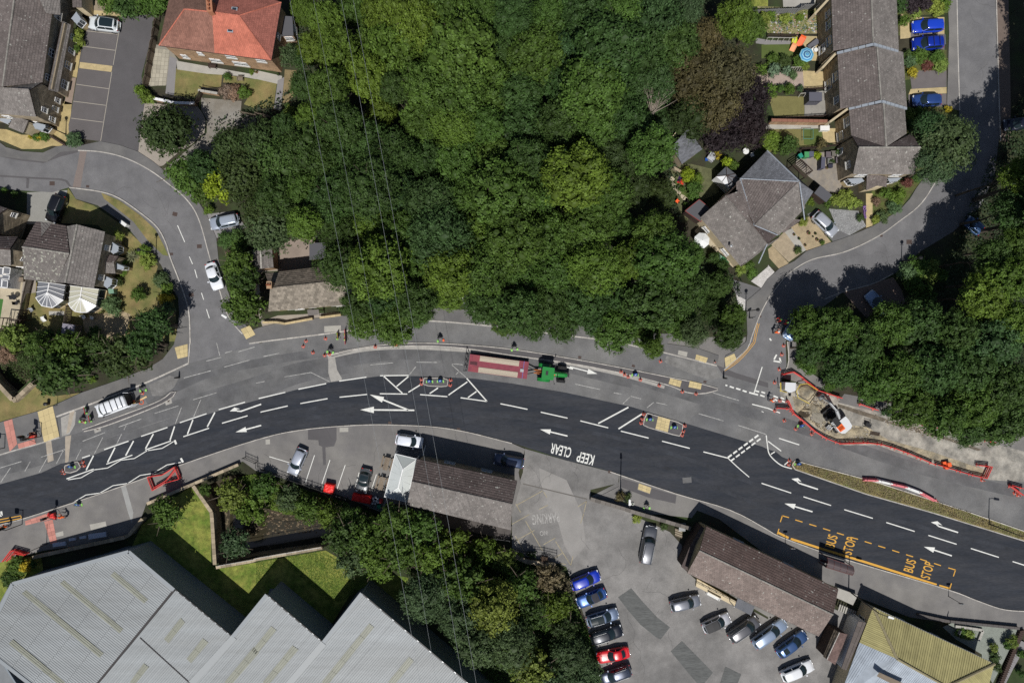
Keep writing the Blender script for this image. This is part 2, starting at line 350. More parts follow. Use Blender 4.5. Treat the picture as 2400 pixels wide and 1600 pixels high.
# ---- pavements (footways) with kerbs
nwp=slab('pavement',T(0,2,-900,1000,0,742,350,640,490,590,750,470,1100,350,1370,240,1500,160,1600,30,1625,-60,1650,-250,1640,-400)+T(0,1,1600,1100,1480,860,1290,660,1160,500,900,320,700,260,640,156,930,196,1100,256,1300,394,1450,524,1530,674,1565,794,1680,1092,1738,1302,1750,1568)+T(0,2,1748,0,1735,200,1340,380,900,550,522,690,552,878,90,1015,0,1040,-900,1330),.12,PV)
kerb(T(0,2,-900,1330,0,1040,300,955,552,878),nwp);kerb(T(0,2,522,690,900,550,1340,380,1735,200),nwp,.22)
kerb(T(0,2,1735,200,1748,0)+T(0,1,1750,1568,1738,1302,1680,1092,1565,794,1530,674,1450,524,1300,394,1100,256,930,196,640,156),nwp,.17)
def paving(px_quad,nu,nv,m,parent,z=.124,h=.012,name='paving_slab',gap=.02,jit=.004):
 """separate slabs laid over a four-cornered area"""
 a,b_,c,d=[Vector((p.x,p.y,0))for p in wpts(px_quad)]
 for i in range(nu):
  for j in range(nv):
   def P(u,v):return a.lerp(b_,u).lerp(d.lerp(c,u),v)
   g1,g2=gap/max((b_-a).length/nu,.1)/nu,gap/max((d-a).length/nv,.1)/nv
   q=[P(i/nu+g1/2,j/nv+g2/2),P((i+1)/nu-g1/2,j/nv+g2/2),P((i+1)/nu-g1/2,(j+1)/nv-g2/2),P(i/nu+g1/2,(j+1)/nv-g2/2)]
   mb=MB();mb.prism([(p.x,p.y)for p in q],z-.006,z+h+R.uniform(0,jit),r=R.random());mb.build(name,m,parent)
paving(T(0,2,350,645,490,590,552,870,410,925),3,5,TACT_Y,nwp)
paving(T(0,2,40,735,118,710,165,940,95,1010),2,5,TACT_R,nwp)
paving(T(0,2,168,938,322,895,338,940,178,985),3,1,TACT_R,nwp)
paving(T(0,2,1608,55,1728,22,1728,138,1636,160),3,3,TACT_Y,nwp)
isl=slab('traffic_island',T(0,2,762,808,1000,722,1450,552,1590,455,1622,468,1600,500,1450,590,1000,765,775,825),.13,ASPH_DARK)
kerb(T(0,2,762,808,1000,722,1450,552,1590,455,1622,468,1600,500,1450,590,1000,765,775,825),isl,.13,.14)
sheet('concrete_patch',T(0,2,1370,400,1560,310,1640,340,1600,420,1500,500,1400,500),.0275,mat('scuffed_lay_by',(.17,.165,.16),.95,var=.25,scale=.8,fine=.2),road)
sheet('concrete_patch',T(0,2,560,700,700,640,690,760,640,850,570,870),.0275,CONC_PATCH,road)
sheet('concrete_patch',T(0,2,655,570,705,560,640,830,610,850),.0280,mat('old_mortar',(.36,.31,.25),.95,var=.15,scale=1.2),road)
sheet('concrete_patch',T(0,2,600,870,655,860,630,1100,600,1120),.0280,MATS['old_mortar'],road)
sheet('concrete_patch',T(0,2,420,920,470,900,495,1090,440,1110),.0276,MATS['old_mortar'],road)
sheet('concrete_patch',T(1,2,665,145,725,140,745,260,790,340,780,355,690,370,665,290),.0280,CONC_PATCH,road)

cot=slab('pavement',T(1,1,30,1440,200,1400,400,1370,780,1335,1000,1300,1690,1262,2352,1300)+T(2,1,500,1400,1000,1480,1500,1500)+T(2,2,1420,20,1700,60,1900,130,1880,222,1420,108,1150,48,850,-2)+T(2,1,900,1562,380,1500)+T(1,1,2352,1448,1680,1384,1300,1390,1000,1438,780,1480,100,1565)+T(1,2,-60,20)+T(0,1,2230,1500),.12,PV)
kerb(T(1,2,-60,20)+T(1,1,100,1565,780,1480,1000,1438,1300,1390,1680,1384,2352,1448)+T(2,1,380,1500,900,1562)+T(2,2,1150,48,1420,108,1880,222),cot,.18)
sheet('paving_patch',T(1,1,628,1428,782,1420,780,1475,630,1484),.125,CONC,cot)
for q in(T(2,2,1528,80,1612,98,1602,142,1520,120),):sheet('paving_patch',q,.125,CONC,cot)
paving(T(2,2,1690,118,1798,150,1780,198,1680,165),3,2,TACT_Y,cot)
paving(T(0,1,2212,1456,2300,1420,2350,1505,2265,1548),2,2,TACT_Y,cot)

ti=slab('traffic_island',T(1,2,650,128,900,70,1200,28,1500,15,1900,30,2352,72)+T(2,2,500,150,1000,240,1400,320,1700,380,1890,432,1885,452,1750,478,1600,465,1430,400,1000,290,500,195,0,128)+T(1,2,1900,62,1500,40,1200,52,1000,62,700,138),.13,ASPH_DARK)
kerb(T(1,2,650,128,900,70,1200,28,1500,15,1900,30,2352,72)+T(2,2,500,150,1000,240,1400,320,1700,380,1890,432),ti,.13,.14)
kerb(T(2,2,1890,445,1750,478,1600,465,1430,400,1000,290,500,195,0,128)+T(1,2,1900,62,1500,40,1200,52,1000,62,660,134),ti,.14,.14)
band(T(1,2,660,148,1000,78,1400,58,1900,82,2352,118)+T(2,2,500,200,1000,305,1400,420),.45,.0285,CONC_PATCH,road,'mortar_haunch')
paving(T(2,2,1452,335,1558,362,1542,420,1435,388),3,2,TACT_Y,ti,z=.134)
paving(T(2,2,1632,360,1742,386,1732,440,1618,418),3,2,TACT_Y,ti,z=.134)
sheet('concrete_patch',T(2,2,1420,130,1700,190,1880,260,1930,330,1800,350,1600,280,1400,190),.0272,mat('scuffed_asphalt',(.19,.185,.178),.95,var=.25,scale=.8,fine=.2),road)
sheet('trench_repair',T(2,2,1880,215,1940,240,2060,290,2352,380,2352,425,2100,350,1930,300),.0284,ASPH_DARK,road)

lanew=slab('pavement',T(3,0,1640,-200,1660,300,1640,990,1757,1020,1728,-200),.12,PV2)
kerb(T(3,0,1728,-200,1742,500,1757,1020),lanew,.13)
bend=slab('pavement',T(3,1,1480,0,1360,160,1300,260,1200,370,960,510,700,620,560,665,350,740,240,830,100,900,-10,1000)+T(2,1,2290,1080,2150,1200,2160,1500)+T(2,2,2150,0,2040,90,1960,130,1945,262,2060,160,2165,60)+T(2,1,2195,1540,2265,1350,2345,1190)+T(3,1,56,1098,196,940,400,818,700,748,1000,608,1200,468,1400,308,1540,98),.118,PV)
kerb(T(3,1,1540,98,1400,308,1200,468,1000,608,700,748,400,818,196,940,56,1098)+T(2,1,2345,1190,2265,1350,2195,1540)+T(2,2,2165,60,2060,160,1945,262),bend,.13)
paving(T(2,2,1950,150,2040,110,2060,160,1960,240),2,2,TACT_Y,bend)
lanee=slab('pavement',T(3,0,2085,-200,2110,700,2130,1300,2230,1300,2220,700,2200,-200),.12,mat('red_brown_footway',(.15,.115,.095),.9,var=.1,fine=.1))
kerb(T(3,0,2088,-200,2112,700,2132,1300),lanee,.13)
bay=sheet('brick_bay',T(3,1,690,1118,1150,978,1225,1090,1260,1200,1100,1420,900,1350),.024,mat('brick_paving',(.20,.145,.12),.9,fine=.2,var=.1,scale=.6),right_road)
kerb(T(3,1,520,1180,690,1112,960,1040,1150,945),right_road,.12,.05)
epv=slab('pavement',T(3,2,172,0,190,200,120,330,420,420,560,470,540,380,440,320,320,240,260,130,260,0),.12,PV2)
kerb(T(3,2,176,0,186,200,120,330),epv,.14)

sp=slab('pavement',T(0,3,-900,365,0,115,240,50)+T(0,2,840,1424,1300,1264,1700,1119,2352,904)+T(1,2,0,899,400,814,900,769,1300,766,1800,804,2352,934)+T(2,2,120,985,60,1200,80,1310)+T(1,2,2352,1600,1200,1480,1160,1560,730,1400,0,1185)+T(0,2,2235,1100,2170,1120,1350,1480)+T(0,3,1250,190,1000,260,400,350,0,460,-900,700),.12,PV2)
SPK=T(0,3,-900,365,0,115,240,50)+T(0,2,840,1424,1300,1264,1700,1119,2352,904)+T(1,2,400,814,900,769,1300,766,1800,804,2352,934)
kerb(SPK,sp,.12,.135)
sheet('concrete_strip',T(0,2,1115,1330,1160,1318,1230,1568)+T(0,3,1215,100,1180,0)+T(0,2,1180,1568),.125,mat('pale_slab',(.30,.30,.29),.9,var=.08),sp)
paving(T(0,3,235,78,430,10,470,62,240,118),4,2,TACT_R,sp,z=.127)
paving(T(0,3,410,82,490,62,530,270,470,290),2,6,TACT_R,sp,z=.127)
for q in(T(0,3,828,110,975,80,985,130,840,162),T(0,3,510,190,585,168,590,210,520,225),T(1,2,770,790,850,788,850,828,770,830),T(1,2,90,900,130,896,132,940,92,944)):
 sheet('paving_patch',q,.1262,CONC,sp)
sheet('trench_repair',T(1,2,480,800,600,788,742,782,742,900,720,960,640,970,645,1130,620,1134,610,965,580,950,575,905,480,900),.1264,ASPH_DARK,sp)

yard=sheet('yard',T(2,2,120,985,500,1092,900,1194,985,1215,975,1300,720,1360,730,1500,1060,1590)+T(2,3,1100,20,1450,180,1560,300,1560,500,1690,620,2352,980)+T(3,3,200,1000,480,1140,490,1230,400,1568,400,1750)+T(2,3,850,1750,820,1420,760,1300,640,880,520,560,500,500,430,470,0,380)+T(1,3,2352,0)+T(2,2,60,1320,100,1200),.03,ASPH_PALE)
sheet('concrete_track',T(2,2,250,1160,500,1270,640,1568)+T(2,3,680,300,560,440,480,300,400,0)+T(2,2,380,1568,260,1300),.034,mat('pale_track',(.265,.253,.24),.9,var=.1,scale=.4,fine=.08),yard)
RM=mat('rubber_road_mat',(.105,.108,.105),.9,var=.12,scale=1,fine=.25,stretch=(.9,.15))
for q in(T(2,3,975,780,1095,695,1200,820,1330,960,1450,1055,1365,1165,1330,1150,1180,1030,1060,890),T(2,3,1458,1275,1560,1180,1700,1320,1845,1470,1765,1568,1700,1568,1560,1400),T(2,3,1960,1415,2105,1485,2060,1600,1900,1600)):
 b=MB();b.prism([(p.x,p.y)for p in wpts(q)],.03,.05);b.build('tarmac_repair',RM,yard)
sheet('kerb_line',T(2,2,100,1300,690,1440,688,1452,100,1310),.036,mat('channel_line',(.13,.12,.11),.9),yard)
sheet('footway_strip',T(2,2,985,1218,1500,1395,2000,1545,2352,1730)+T(3,3,0,165,100,218,500,364,900,487,1650,708,1900,802,2150,888,2352,905,2900,1010,2900,1300,2352,1080,1650,1010,1300,960,860,790,640,690,540,650,200,500)+T(2,3,2352,400,1900,60,1700,-20,1650,50,1100,-10)+T(2,2,1250,1560,740,1450,980,1330),.10,PV2)
bpy.data.objects['footway_strip'].name='pavement'
pv3=bpy.context.scene.objects[-1]if False else[o for o in bpy.data.objects if o.name.startswith('pavement')][-1]
b=MB();strip_mb(b,spline(wpts(T(2,2,900,1194,1500,1395,2000,1545,2352,1730)+T(3,3,100,218,500,364,900,487,1650,708,1900,802,2150,888,2352,905)),4),.13,0,.125,joint=.915);b.build('kerb',KERB,pv3)
paving(T(2,2,1165,1300,1278,1340,1265,1395,1155,1355),3,2,TACT_Y,pv3,z=.106)
sheet('trench_repair',T(2,2,1010,1255,1160,1300,1150,1360,1265,1400,1285,1345,1510,1410,1500,1485,1250,1430,990,1330),.104,ASPH_DARK,pv3)

cr=slab('grass_strip',T(3,2,222,1165,218,1110,245,1092,290,1100,1000,1292,1850,1568)+T(3,3,1850,5,2352,172,2900,350,2900,440,2352,262,1500,0)+T(3,2,1480,1562,900,1400),.13,DRY)
CRK=T(3,3,2900,440,2352,262,1500,0)+T(3,2,900,1400,222,1165,218,1110,245,1092,1000,1292,1850,1568)+T(3,3,2352,172,2900,350)
kerb(CRK,cr,.14,.15,smooth=False)

def refuge(px,inner=None,label='refuge'):
 o=slab('traffic_island',px,.13,ASPH_DARK)
 kerb(px+px[:1],o,.13,.145,smooth=False)
 if inner:paving(inner,3,4,TACT_Y,o,z=.134)
 return o
refuge(T(2,2,1240,657,1220,680,1205,765,1215,778,1530,868,1555,862,1572,770,1560,750),T(2,2,1340,685,1452,715,1430,832,1315,800))
refuge(T(1,2,1545,335,1755,335,1766,350,1762,405,1745,416,1545,405,1535,390,1535,350))
refuge(T(0,2,600,1140,720,1100,735,1110,748,1165,735,1178,615,1215,602,1205,588,1155))
# ---- grass, gardens
def turf(px,m=None,z=.012,name='lawn'):return sheet(name,px,z,m or DRY)
turf(T(0,0,-100,1180,60,1190,200,1240,330,1240,500,1190,560,920,660,950,640,1180,620,1300,560,1345,480,1340,380,1370,200,1370,60,1310,-100,1250),mat('sandy_soil_verge',(.38,.30,.145),.98,var=.2,scale=1,fine=.18))
turf(T(0,0,690,460,745,460,705,715,650,700),MATS['sandy_soil_verge']);turf(T(0,0,640,715,700,715,660,960,590,960,620,800),mat('pink_path',(.26,.20,.16),.95,var=.12,fine=.12),name='path')
turf(T(0,0,880,0,1150,0,1120,170,840,140),mat('brown_paving',(.27,.22,.16),.95,var=.12,fine=.2),name='path')
turf(T(0,0,820,95,1125,112,1110,180,830,130),MATS['sand_paving'],.0175,'path')
turf(T(0,0,1390,400,1560,440,1640,560,1560,640,1530,780,1340,800,1350,600),mat('patio_base',(.25,.23,.19),.95),.014,'patio')
turf(T(0,0,1620,560,2352,690,2352,730,2200,700,1900,680,1630,640),CONC,.016,'path')
turf(T(0,0,1560,520,1625,540,1600,880,1520,860),mat('grey_path',(.22,.21,.21),.9,var=.06),.018,'path')
turf(T(0,0,1612,630,2040,690,2030,800,1850,810,1790,890,1590,880),DRY,.014)
turf(T(0,0,2060,690,2352,730,2352,1000,2240,960,2310,850,2240,770,2050,760),DRY,.014)
turf(T(1,0,0,720,195,735,160,1000,0,990),DRY,.014);turf(T(1,0,265,640,375,650,330,980,240,960),mat('brown_lawn',(.20,.155,.08),.98,var=.2,fine=.2),.014)
turf(T(1,0,200,740,260,710,230,1020,165,1000),MATS['grey_path'],.018,'path')
turf(T(1,0,-30,640,240,700,230,780,-30,720),CONC,.0165,'path')
turf(T(0,0,1320,940,1500,960,1800,960,1860,1040,1890,1110,1880,1220,1760,1330,1640,1400,1500,1520,1370,1560,1270,1390,1290,1100),mat('pinkish_path',(.30,.265,.225),.95,var=.1,scale=.5,fine=.1),.014,'path')
turf(T(0,0,1850,900,2220,930,2210,1040,2352,1080,2352,1300,2000,1500,1800,1568,1500,1560,1780,1330,1900,1220,1900,1100,1850,1010),mat('rough_track',(.24,.225,.20),.95,var=.2,scale=.4,fine=.2,second=((.19,.17,.14),.5,.15)),.013,'path')

turf(T(0,1,250,200,620,180,590,330,500,500,245,490),mat('drive',(.25,.245,.225),.92,var=.06,fine=.1),.014,'driveway')
turf(T(0,1,625,160,700,265,860,320,1120,500,1280,650,1400,800,1450,880,1420,980,1600,1200,1640,1568,0,1568,200,1400,260,1020,1000,1100,1100,700,900,500,560,480,600,330),DRY,.013)
slab('verge',T(0,1,935,205,1100,275,1290,410,1430,540,1510,690,1552,785,1500,775,1360,640,1230,470,1080,350,960,260),.135,DRY)
turf(T(0,1,0,880,110,900,215,1000,180,1300,130,1450,0,1450),mat('stone_paving',(.40,.345,.25),.93,var=.1,fine=.12),.018,'patio');turf(T(0,1,-60,1170,32,1180,0,1380,-60,1400),TURF,.022)
turf(T(0,1,100,900,330,1010,330,1120,240,1130,120,1450,30,1420),MATS['pinkish_path'],.016,'patio')
turf(T(0,1,450,1290,590,1290,590,1330,450,1325),CONC,.018,'path')
turf(T(0,1,850,1320,1130,1290,1200,1320,1140,1568,900,1568,780,1480,760,1370),mat('sand_terrace',(.34,.27,.17),.95,var=.2,fine=.2),.017,'patio')
turf(T(0,2,-200,600,0,300,130,560,290,400,520,500,740,470,480,585,340,640,0,736,-300,800),DRY,.012)

turf(T(1,1,0,700,190,700,200,920,20,930,60,1380,200,1330,780,1300,780,1340,400,1375,60,1430,-20,1200),MATS['pinkish_path'],.014,'path')
turf(T(1,1,190,720,420,560,640,640,620,900,200,920),mat('concrete_yard',(.26,.21,.175),.95,var=.15,scale=.5,fine=.1),.014,'yard')
turf(T(0,1,1900,400,2150,370,2260,520,1990,620,1940,560),MATS['grey_path'],.014,'driveway')

turf(T(0,2,1560,1470,1760,1320,1940,1568)+T(0,3,1940,480,1990,520,2352,460)+T(1,3,640,350,900,500,1400,600,1360,780,1700,1300,1300,900,900,700,600,1180,100,740)+T(0,3,2352,900,2140,1140,1200,340,1300,120),GRASS,.012)
turf(T(0,3,-100,430,380,400,400,560,120,650,0,900,-100,950),GRASS,.012)

turf(T(2,0,2180,-60,2352,-60,2352,60,2200,60)+T(3,0,130,70,130,-60)[:0],GRASS,.013)
turf(T(3,0,-100,60,450,80,440,130,470,310,0,320),mat('stony_garden',(.33,.28,.16),.97,var=.3,scale=1.5,fine=.3,second=((.12,.14,.04),.8,.2)),.013,'garden')
turf(T(3,0,130,-100,470,-100,420,70,140,66),CONC,.015,'patio')
turf(T(2,0,2240,350,2352,370)+T(3,0,290,380,280,420,0,415)+T(2,0,2240,400),MATS['grey_path'],.015,'path')
turf(T(3,0,-60,412,200,408,330,440,300,540,60,530,-60,540),LAWN,.016)
turf(T(3,0,260,330,560,340,560,560,400,560,340,430),MATS['sand_paving'],.014,'patio')
turf(T(2,0,2200,640,2352,660)+T(3,0,100,660,330,660,330,800,0,780)+T(2,0,2250,780),mat('rose_paving',(.34,.27,.23),.95,var=.15,scale=1,fine=.12),.015,'patio')
turf(T(3,0,320,650,520,660,525,800,330,810),MATS['sand_paving'],.016,'patio')
turf(T(3,0,0,880,340,890,330,1070,60,1080),mat('tan_lawn',(.17,.155,.06),.98,var=.12,fine=.15),.015)
turf(T(3,0,335,830,560,830,560,1070,335,1065),mat('grey_patio',(.26,.245,.22),.95,var=.12,fine=.1),.017,'patio')
turf(T(3,0,-60,1140,560,1130,560,1180,-60,1190),MATS['concrete'],.014,'path')
turf(T(3,0,-60,1185,500,1190,500,1340,300,1350,0,1400),MATS['tan_lawn'],.013);turf(T(3,0,320,1180,495,1190,490,1340,330,1330),LAWN,.016)
turf(T(3,0,495,1180,640,1180,640,1330,510,1300),MATS['sand_paving'],.017,'patio')
FLAGS=mat('flagstones',(.27,.235,.19),.93,var=.15,scale=.8,fine=.12,second=((.22,.20,.18),1.2,.15))
turf(T(3,0,280,1420,700,1380,700,1568)+T(3,1,700,60,660,190,560,200,380,60,250,-60),FLAGS,.018,'patio')

for q in(T(3,0,1215,130,1330,160,1620,160,1620,320,1215,360),):turf(q,MATS['sand_paving'],.014,'driveway')
turf(T(3,0,1310,300,1625,315,1620,460,1310,400),mat('dark_drive',(.14,.125,.125),.9,var=.08),.018,'driveway')
turf(T(3,0,1300,650,1640,650,1640,800,1320,820),MATS['dark_drive'],.018,'driveway');turf(T(3,0,1310,820,1640,802,1640,860,1290,870),MATS['sand_paving'],.0185,'path');turf(T(3,0,1290,868,1640,862,1640,980,1290,990),MATS['dark_drive'],.0183,'driveway')
turf(T(3,0,1180,0,1680,0,1660,120,1330,150,1240,320,1200,330),mat('border_soil',(.10,.09,.04),.98,var=.3,fine=.3,second=((.07,.10,.02),1,.2)),.013,'garden')
turf(T(3,0,1240,460,1640,460,1640,660,1250,740),MATS['border_soil'],.013,'garden');turf(T(3,0,1260,980,1740,980,1720,1568,1260,1568)+T(3,1,1480,0,1350,170,1200,370,960,510,950,200,1000,120,1280,60),MATS['border_soil'],.0135,'garden')
turf(T(3,1,900,210,960,210,960,505,900,525),MATS['sand_paving'],.02,'path')
turf(T(3,1,560,350,830,370,900,510,750,595,640,540),GRAVEL,.0185,'gravel_bed')
turf(T(3,1,360,400,460,350,640,540,760,600,600,655),mat('side_drive',(.13,.128,.13),.9,var=.08),.0187,'driveway')
turf(T(3,1,210,520,380,420,580,655,350,735),MATS['sand_terrace'],.0185,'patio')
turf(T(3,1,150,560,220,530,350,730,300,760),CONC,.020,'path');turf(T(3,1,30,680,150,560,300,760,190,840),mat('flag_patio',(.33,.27,.19),.93,var=.18,scale=1.2,fine=.12),.0185,'patio')
turf(T(3,1,0,720,40,690,190,850,100,900,10,800),MATS['sand_terrace'],.0192,'path')
turf(T(2,1,2195,1015,2352,880)+T(3,1,0,865,60,930,0,995)+T(2,1,2290,1078),mat('white_gravel',(.48,.46,.44),.95,var=.15,fine=.35),.0188,'gravel_bed')
turf(T(2,1,2060,1140,2190,1210,2160,1300,2080,1250),MATS['white_gravel'],.0188,'gravel_bed')
turf(T(2,1,2000,990,2290,1080,2160,1290,2060,1140),mat('lane_drive',(.13,.128,.13),.9,var=.1),.0186,'driveway')
turf(T(2,1,1440,-60,1650,-60,1900,0,1900,200,1700,300,1600,480,1540,470,1490,100),mat('garden_ground',(.10,.105,.05),.98,var=.3,fine=.25),.013,'garden');turf(T(2,1,1500,60,1570,130,1640,230,1600,280,1500,180),LAWN,.017)

turf(T(3,3,1690,1010,2310,1060,2060,1568,1960,1400,1960,1300,1720,1160,1600,1050),mat('green_gravel',(.22,.24,.21),.95,var=.1,fine=.25),.103,'gravel_bed')

wk=sheet('earthworks',T(3,2,100,380,300,390,540,470,720,560,900,620,1560,800,2352,1010,2352,1290,2040,1270,1960,1250,1500,1130,1000,950,700,955,560,900,380,760,240,660,180,540,110,500),.032,mat('dusty_ground',(.36,.335,.29),.98,var=.3,scale=.7,fine=.22,bump=.5,second=((.20,.19,.17),.5,.12)))
sheet('sub_base',T(3,2,220,500,500,560,640,760,900,780,1100,900,1500,1010,2000,1180,1990,1245,1560,1110,1100,950,760,930,560,880,380,740,260,660),.036,DIRT,wk)
sheet('trench_line',T(3,2,640,570,900,650,1200,745,1420,820,1640,880,1960,990,1930,1005,1600,890,1400,840,1150,765,900,690,640,600),.038,mat('trench_soil',(.13,.11,.085),.98,var=.4,scale=1.5,fine=.3),wk)
sheet('pavement_far',T(3,2,640,560,900,620,1560,800,2352,1010,2352,860,1560,640,700,480),.034,PV2);bpy.data.objects['pavement_far'].name='pavement'
def heap(px,hgt,m,name,parent,seed=0,n=16,rough=.25):
 pts=wpts(px);c=sum(pts,Vector())/len(pts);b=MB();rings=[]
 loop=resample(pts+[pts[0]],30)[:-1];rr=random.Random(seed)
 for k in range(7):
  t=k/6;ring=[]
  for p in loop:
   q=p.lerp(c,t);h=hgt*(math.sin(t*math.pi/2)**.8)+(rough*hgt*noise.noise(Vector((q.x*1.6,q.y*1.6,seed)))if k else 0)
   ring.append(Vector((q.x,q.y,.04+h)))
  rings.append(ring+[ring[0]])
 b.grid(rings);return b.build(name,m,parent,smooth=False)
heap(T(3,2,270,430,300,395,360,385,450,450,440,500,375,560,300,520),.75,DIRT,'spoil_heap',wk,1)
heap(T(3,2,400,560,480,590,470,640,400,660,380,600),.35,DIRT,'spoil_heap',wk,3)
heap(T(3,2,400,640,500,650,540,720,480,760,400,720),.22,mat('grey_spoil',(.24,.22,.18),.98,var=.25,fine=.3),'spoil_heap',wk,5)
heap(T(3,2,640,800,760,790,880,790,900,850,780,880,640,880),.25,DIRT,'spoil_heap',wk,9)

b=MB();q=[(p.x,p.y)for p in wpts(T(3,2,275,650,310,625,385,640,375,690,345,700,285,690))]
b.poly([(x,y,.041)for x,y in q]);b.build('dug_hole',mat('dark_soil',(.05,.038,.025),.98,var=.3,fine=.3),wk)  # flat dark sheet marks the hole, no depth is cut
heap(T(3,2,300,625,345,610,395,625,400,650,370,645,310,640),.4,DIRT,'spoil_heap',wk,7)

RB=[mat('rubble%d'%i,c_,.95,rnd=.2)for i,c_ in enumerate(((.42,.37,.27),(.20,.17,.12),(.33,.31,.28),(.10,.08,.06)))]
b=MB();g_=random.Random(8)
for(px,n)in((T(3,2,230,520,520,560,640,780,560,880,400,740),900),(T(3,2,640,790,900,780,1000,900,700,930),260),(T(3,2,900,640,1500,810,1900,970,1500,900,900,700),260),(T(3,2,260,390,460,420,640,640,400,600),420)):
 c4=wpts(px);xs=[p.x for p in c4];ys=[p.y for p in c4]
 for _ in range(n):
  w_=[g_.random()**2 for _k in c4];sw_=sum(w_);x=sum(a*q for a,q in zip(w_,xs))/sw_;y=sum(a*q for a,q in zip(w_,ys))/sw_;s=g_.uniform(.05,.24)**1.2;m_=g_.randrange(4);k0=g_.uniform(0,6)
  ring=[(x+s*g_.uniform(.6,1.2)*math.cos(k0+j*1.257),y+s*g_.uniform(.6,1.2)*math.sin(k0+j*1.257))for j in range(5)]
  for j in range(5):a,q=ring[j],ring[(j+1)%5];b.face([(a[0],a[1],.03),(q[0],q[1],.03),(x,y,.05+s*.6)],m_)
o=b.build('rubble',RB,kind='stuff');o['label']='broken earth and rubble strewn over the roadworks';o['category']='rubble'
TW=mat('asphalt_track',(.029,.032,.040),.82,var=.35,scale=.5,fine=.25)
for q_ in(T(0,2,0,1400,850,1210,1700,960,2352,720)+T(1,2,600,610,1300,590,2352,690)+T(2,2,500,790,1100,920,1700,1110,2352,1350)+T(3,2,500,1480),T(0,2,0,1470,850,1290,1700,1040,2352,800)+T(1,2,600,690,1300,670,2352,790)+T(2,2,500,900,1100,1050,1700,1270,2352,1540),T(3,2,900,1500)+T(3,3,1100,50,2352,370)):band(q_,.55,.0292,TW,road)
# ================================================================ ROAD MARKINGS
def line(a,b_,w,m=None,z=.032,parent=None,name='lane_marking'):
 A,B=W(a),W(b_);d=(B-A).normalized();n=Vector((-d.y,d.x,0))*w/2
 mb=MB();mb.face([(A-n).to_tuple()[:2]+(z,),(B-n).to_tuple()[:2]+(z,),(B+n).to_tuple()[:2]+(z,),(A+n).to_tuple()[:2]+(z,)]);return mb.build(name,m or PAINT,parent or road)
def lines(c,r,segs,w=.15,m=None,z=.032,parent=None,name='lane_marking'):
 for s in segs:
  a,b_=T(c,r,*s);line(a,b_,w,m,z,parent,name)
lines(0,2,[(2010,625,2252,556),(1652,745,1898,662),(1298,870,1540,788),(958,992,1182,914),(755,1068,828,1044),(2040,750,2275,681),(1685,873,1922,795),(1335,995,1572,912),(978,1125,1217,1042),(612,1260,862,1170)])
lines(0,2,[(1905,783,1975,650),(1723,850,1773,718),(1563,905,1605,778),(1338,982,1410,848),(1155,1048,1228,912),(990,1108,1058,972),(793,1180,860,1046)],.19)
lines(0,2,[(1612,755,1668,605),(1780,690,1845,535),(1068,950,1118,850),(868,1030,945,880),(700,1080,745,990),(520,1120,590,985),(360,1200,437,1064),(230,1190,280,1100),(8,1290,98,1158),(1140,810,1160,770)],.10,PAINT_OLD,.0305)
lines(0,2,[(760,915,965,835),(1090,785,1300,710),(1420,660,1640,590),(1775,535,1990,470),(380,1060,600,990),(-100,1190,200,1100),(1690,335,1938,268),(2060,235,2295,170),(2068,105,2130,88),(2190,95,2340,50),(1990,10,2020,130),(1895,180,2035,145)],.10,PAINT_OLD,.0305)

def zig(c,r,pts,w=.12):
 q=T(c,r,*pts)
 for a,b_ in zip(q,q[1:]):line(a,b_,w,name='zigzag_marking')
zig(0,2,(625,1268,745,1250,862,1183));zig(0,2,(865,1177,990,1160,1112,1088));zig(0,2,(1112,1088,1235,1073,1352,1002));zig(0,2,(1360,1000,1490,980,1595,918))
zig(0,2,(672,1478,790,1408,918,1390));zig(0,2,(922,1388,1040,1322,1170,1302));zig(0,2,(1178,1300,1288,1228,1415,1208));zig(0,2,(1422,1200,1535,1132,1665,1108))
lines(0,2,[(1605,905,1620,942),(1662,1070,1682,1108)],.3)
lines(1,2,[(0,780,48,768),(25,523,270,466),(390,438,645,386),(765,363,1015,327),(1140,314,1405,311),(42,648,292,591),(408,569,658,524),(768,511,1022,485),(1138,479,1390,482),(1508,487,1758,506),(1880,516,2122,550),(2246,571,2352,592)])
lines(1,2,[(1170,315,1345,474),(1292,412,1400,322),(1400,466,1506,400),(1596,478,1672,426),(1768,492,1942,370),(1948,514,2026,458),(1935,337,2123,550)],.17)
lines(1,2,[(1410,305,1470,228),(1800,215,1930,330),(1835,305,1860,280),(505,284,680,370),(262,325,505,284),(68,138,212,108),(1475,190,1665,192),(1800,205,1900,213),(0,382,80,366),(1050,215,1260,195)],.10,PAINT_OLD,.0305)
lines(2,2,[(0,592,142,622),(264,648,510,703),(628,728,884,792),(1000,822,1255,886),(1378,914,1632,980),(1758,1012,1985,1070),(2292,1300,2352,1320),(2205,575,2352,613)])
lines(2,2,[(792,752,1070,603),(978,802,1198,662)],.2)
lines(2,2,[(580,390,808,440),(935,470,1005,483),(1090,502,1186,526),(1018,572,1080,512),(1240,608,1302,558),(1325,560,1425,582),(1715,662,1942,728),(2075,768,2330,850),(1845,470,2085,542)],.11,PAINT_OLD,.0305)
lines(3,2,[(0,613,110,656),(100,888,286,948),(0,1320,212,1390),(325,1424,578,1504)]);lines(3,2,[(0,915,120,1005),(25,1035,62,1012),(150,1132,190,1098)],.15)
q=spline(wpts(T(2,2,2335,860)+T(3,2,-5,960,10,1030,60,1090,130,1140,218,1166)),5);b=MB();strip_mb(b,q,.15,.029,.0322);b.build('lane_marking',PAINT,road)
q=spline(wpts(T(2,2,1985,1070,2010,1095,2080,1160,2178,1244)),5);b=MB();strip_mb(b,q,.13,.029,.0322);b.build('lane_marking',PAINT,road)
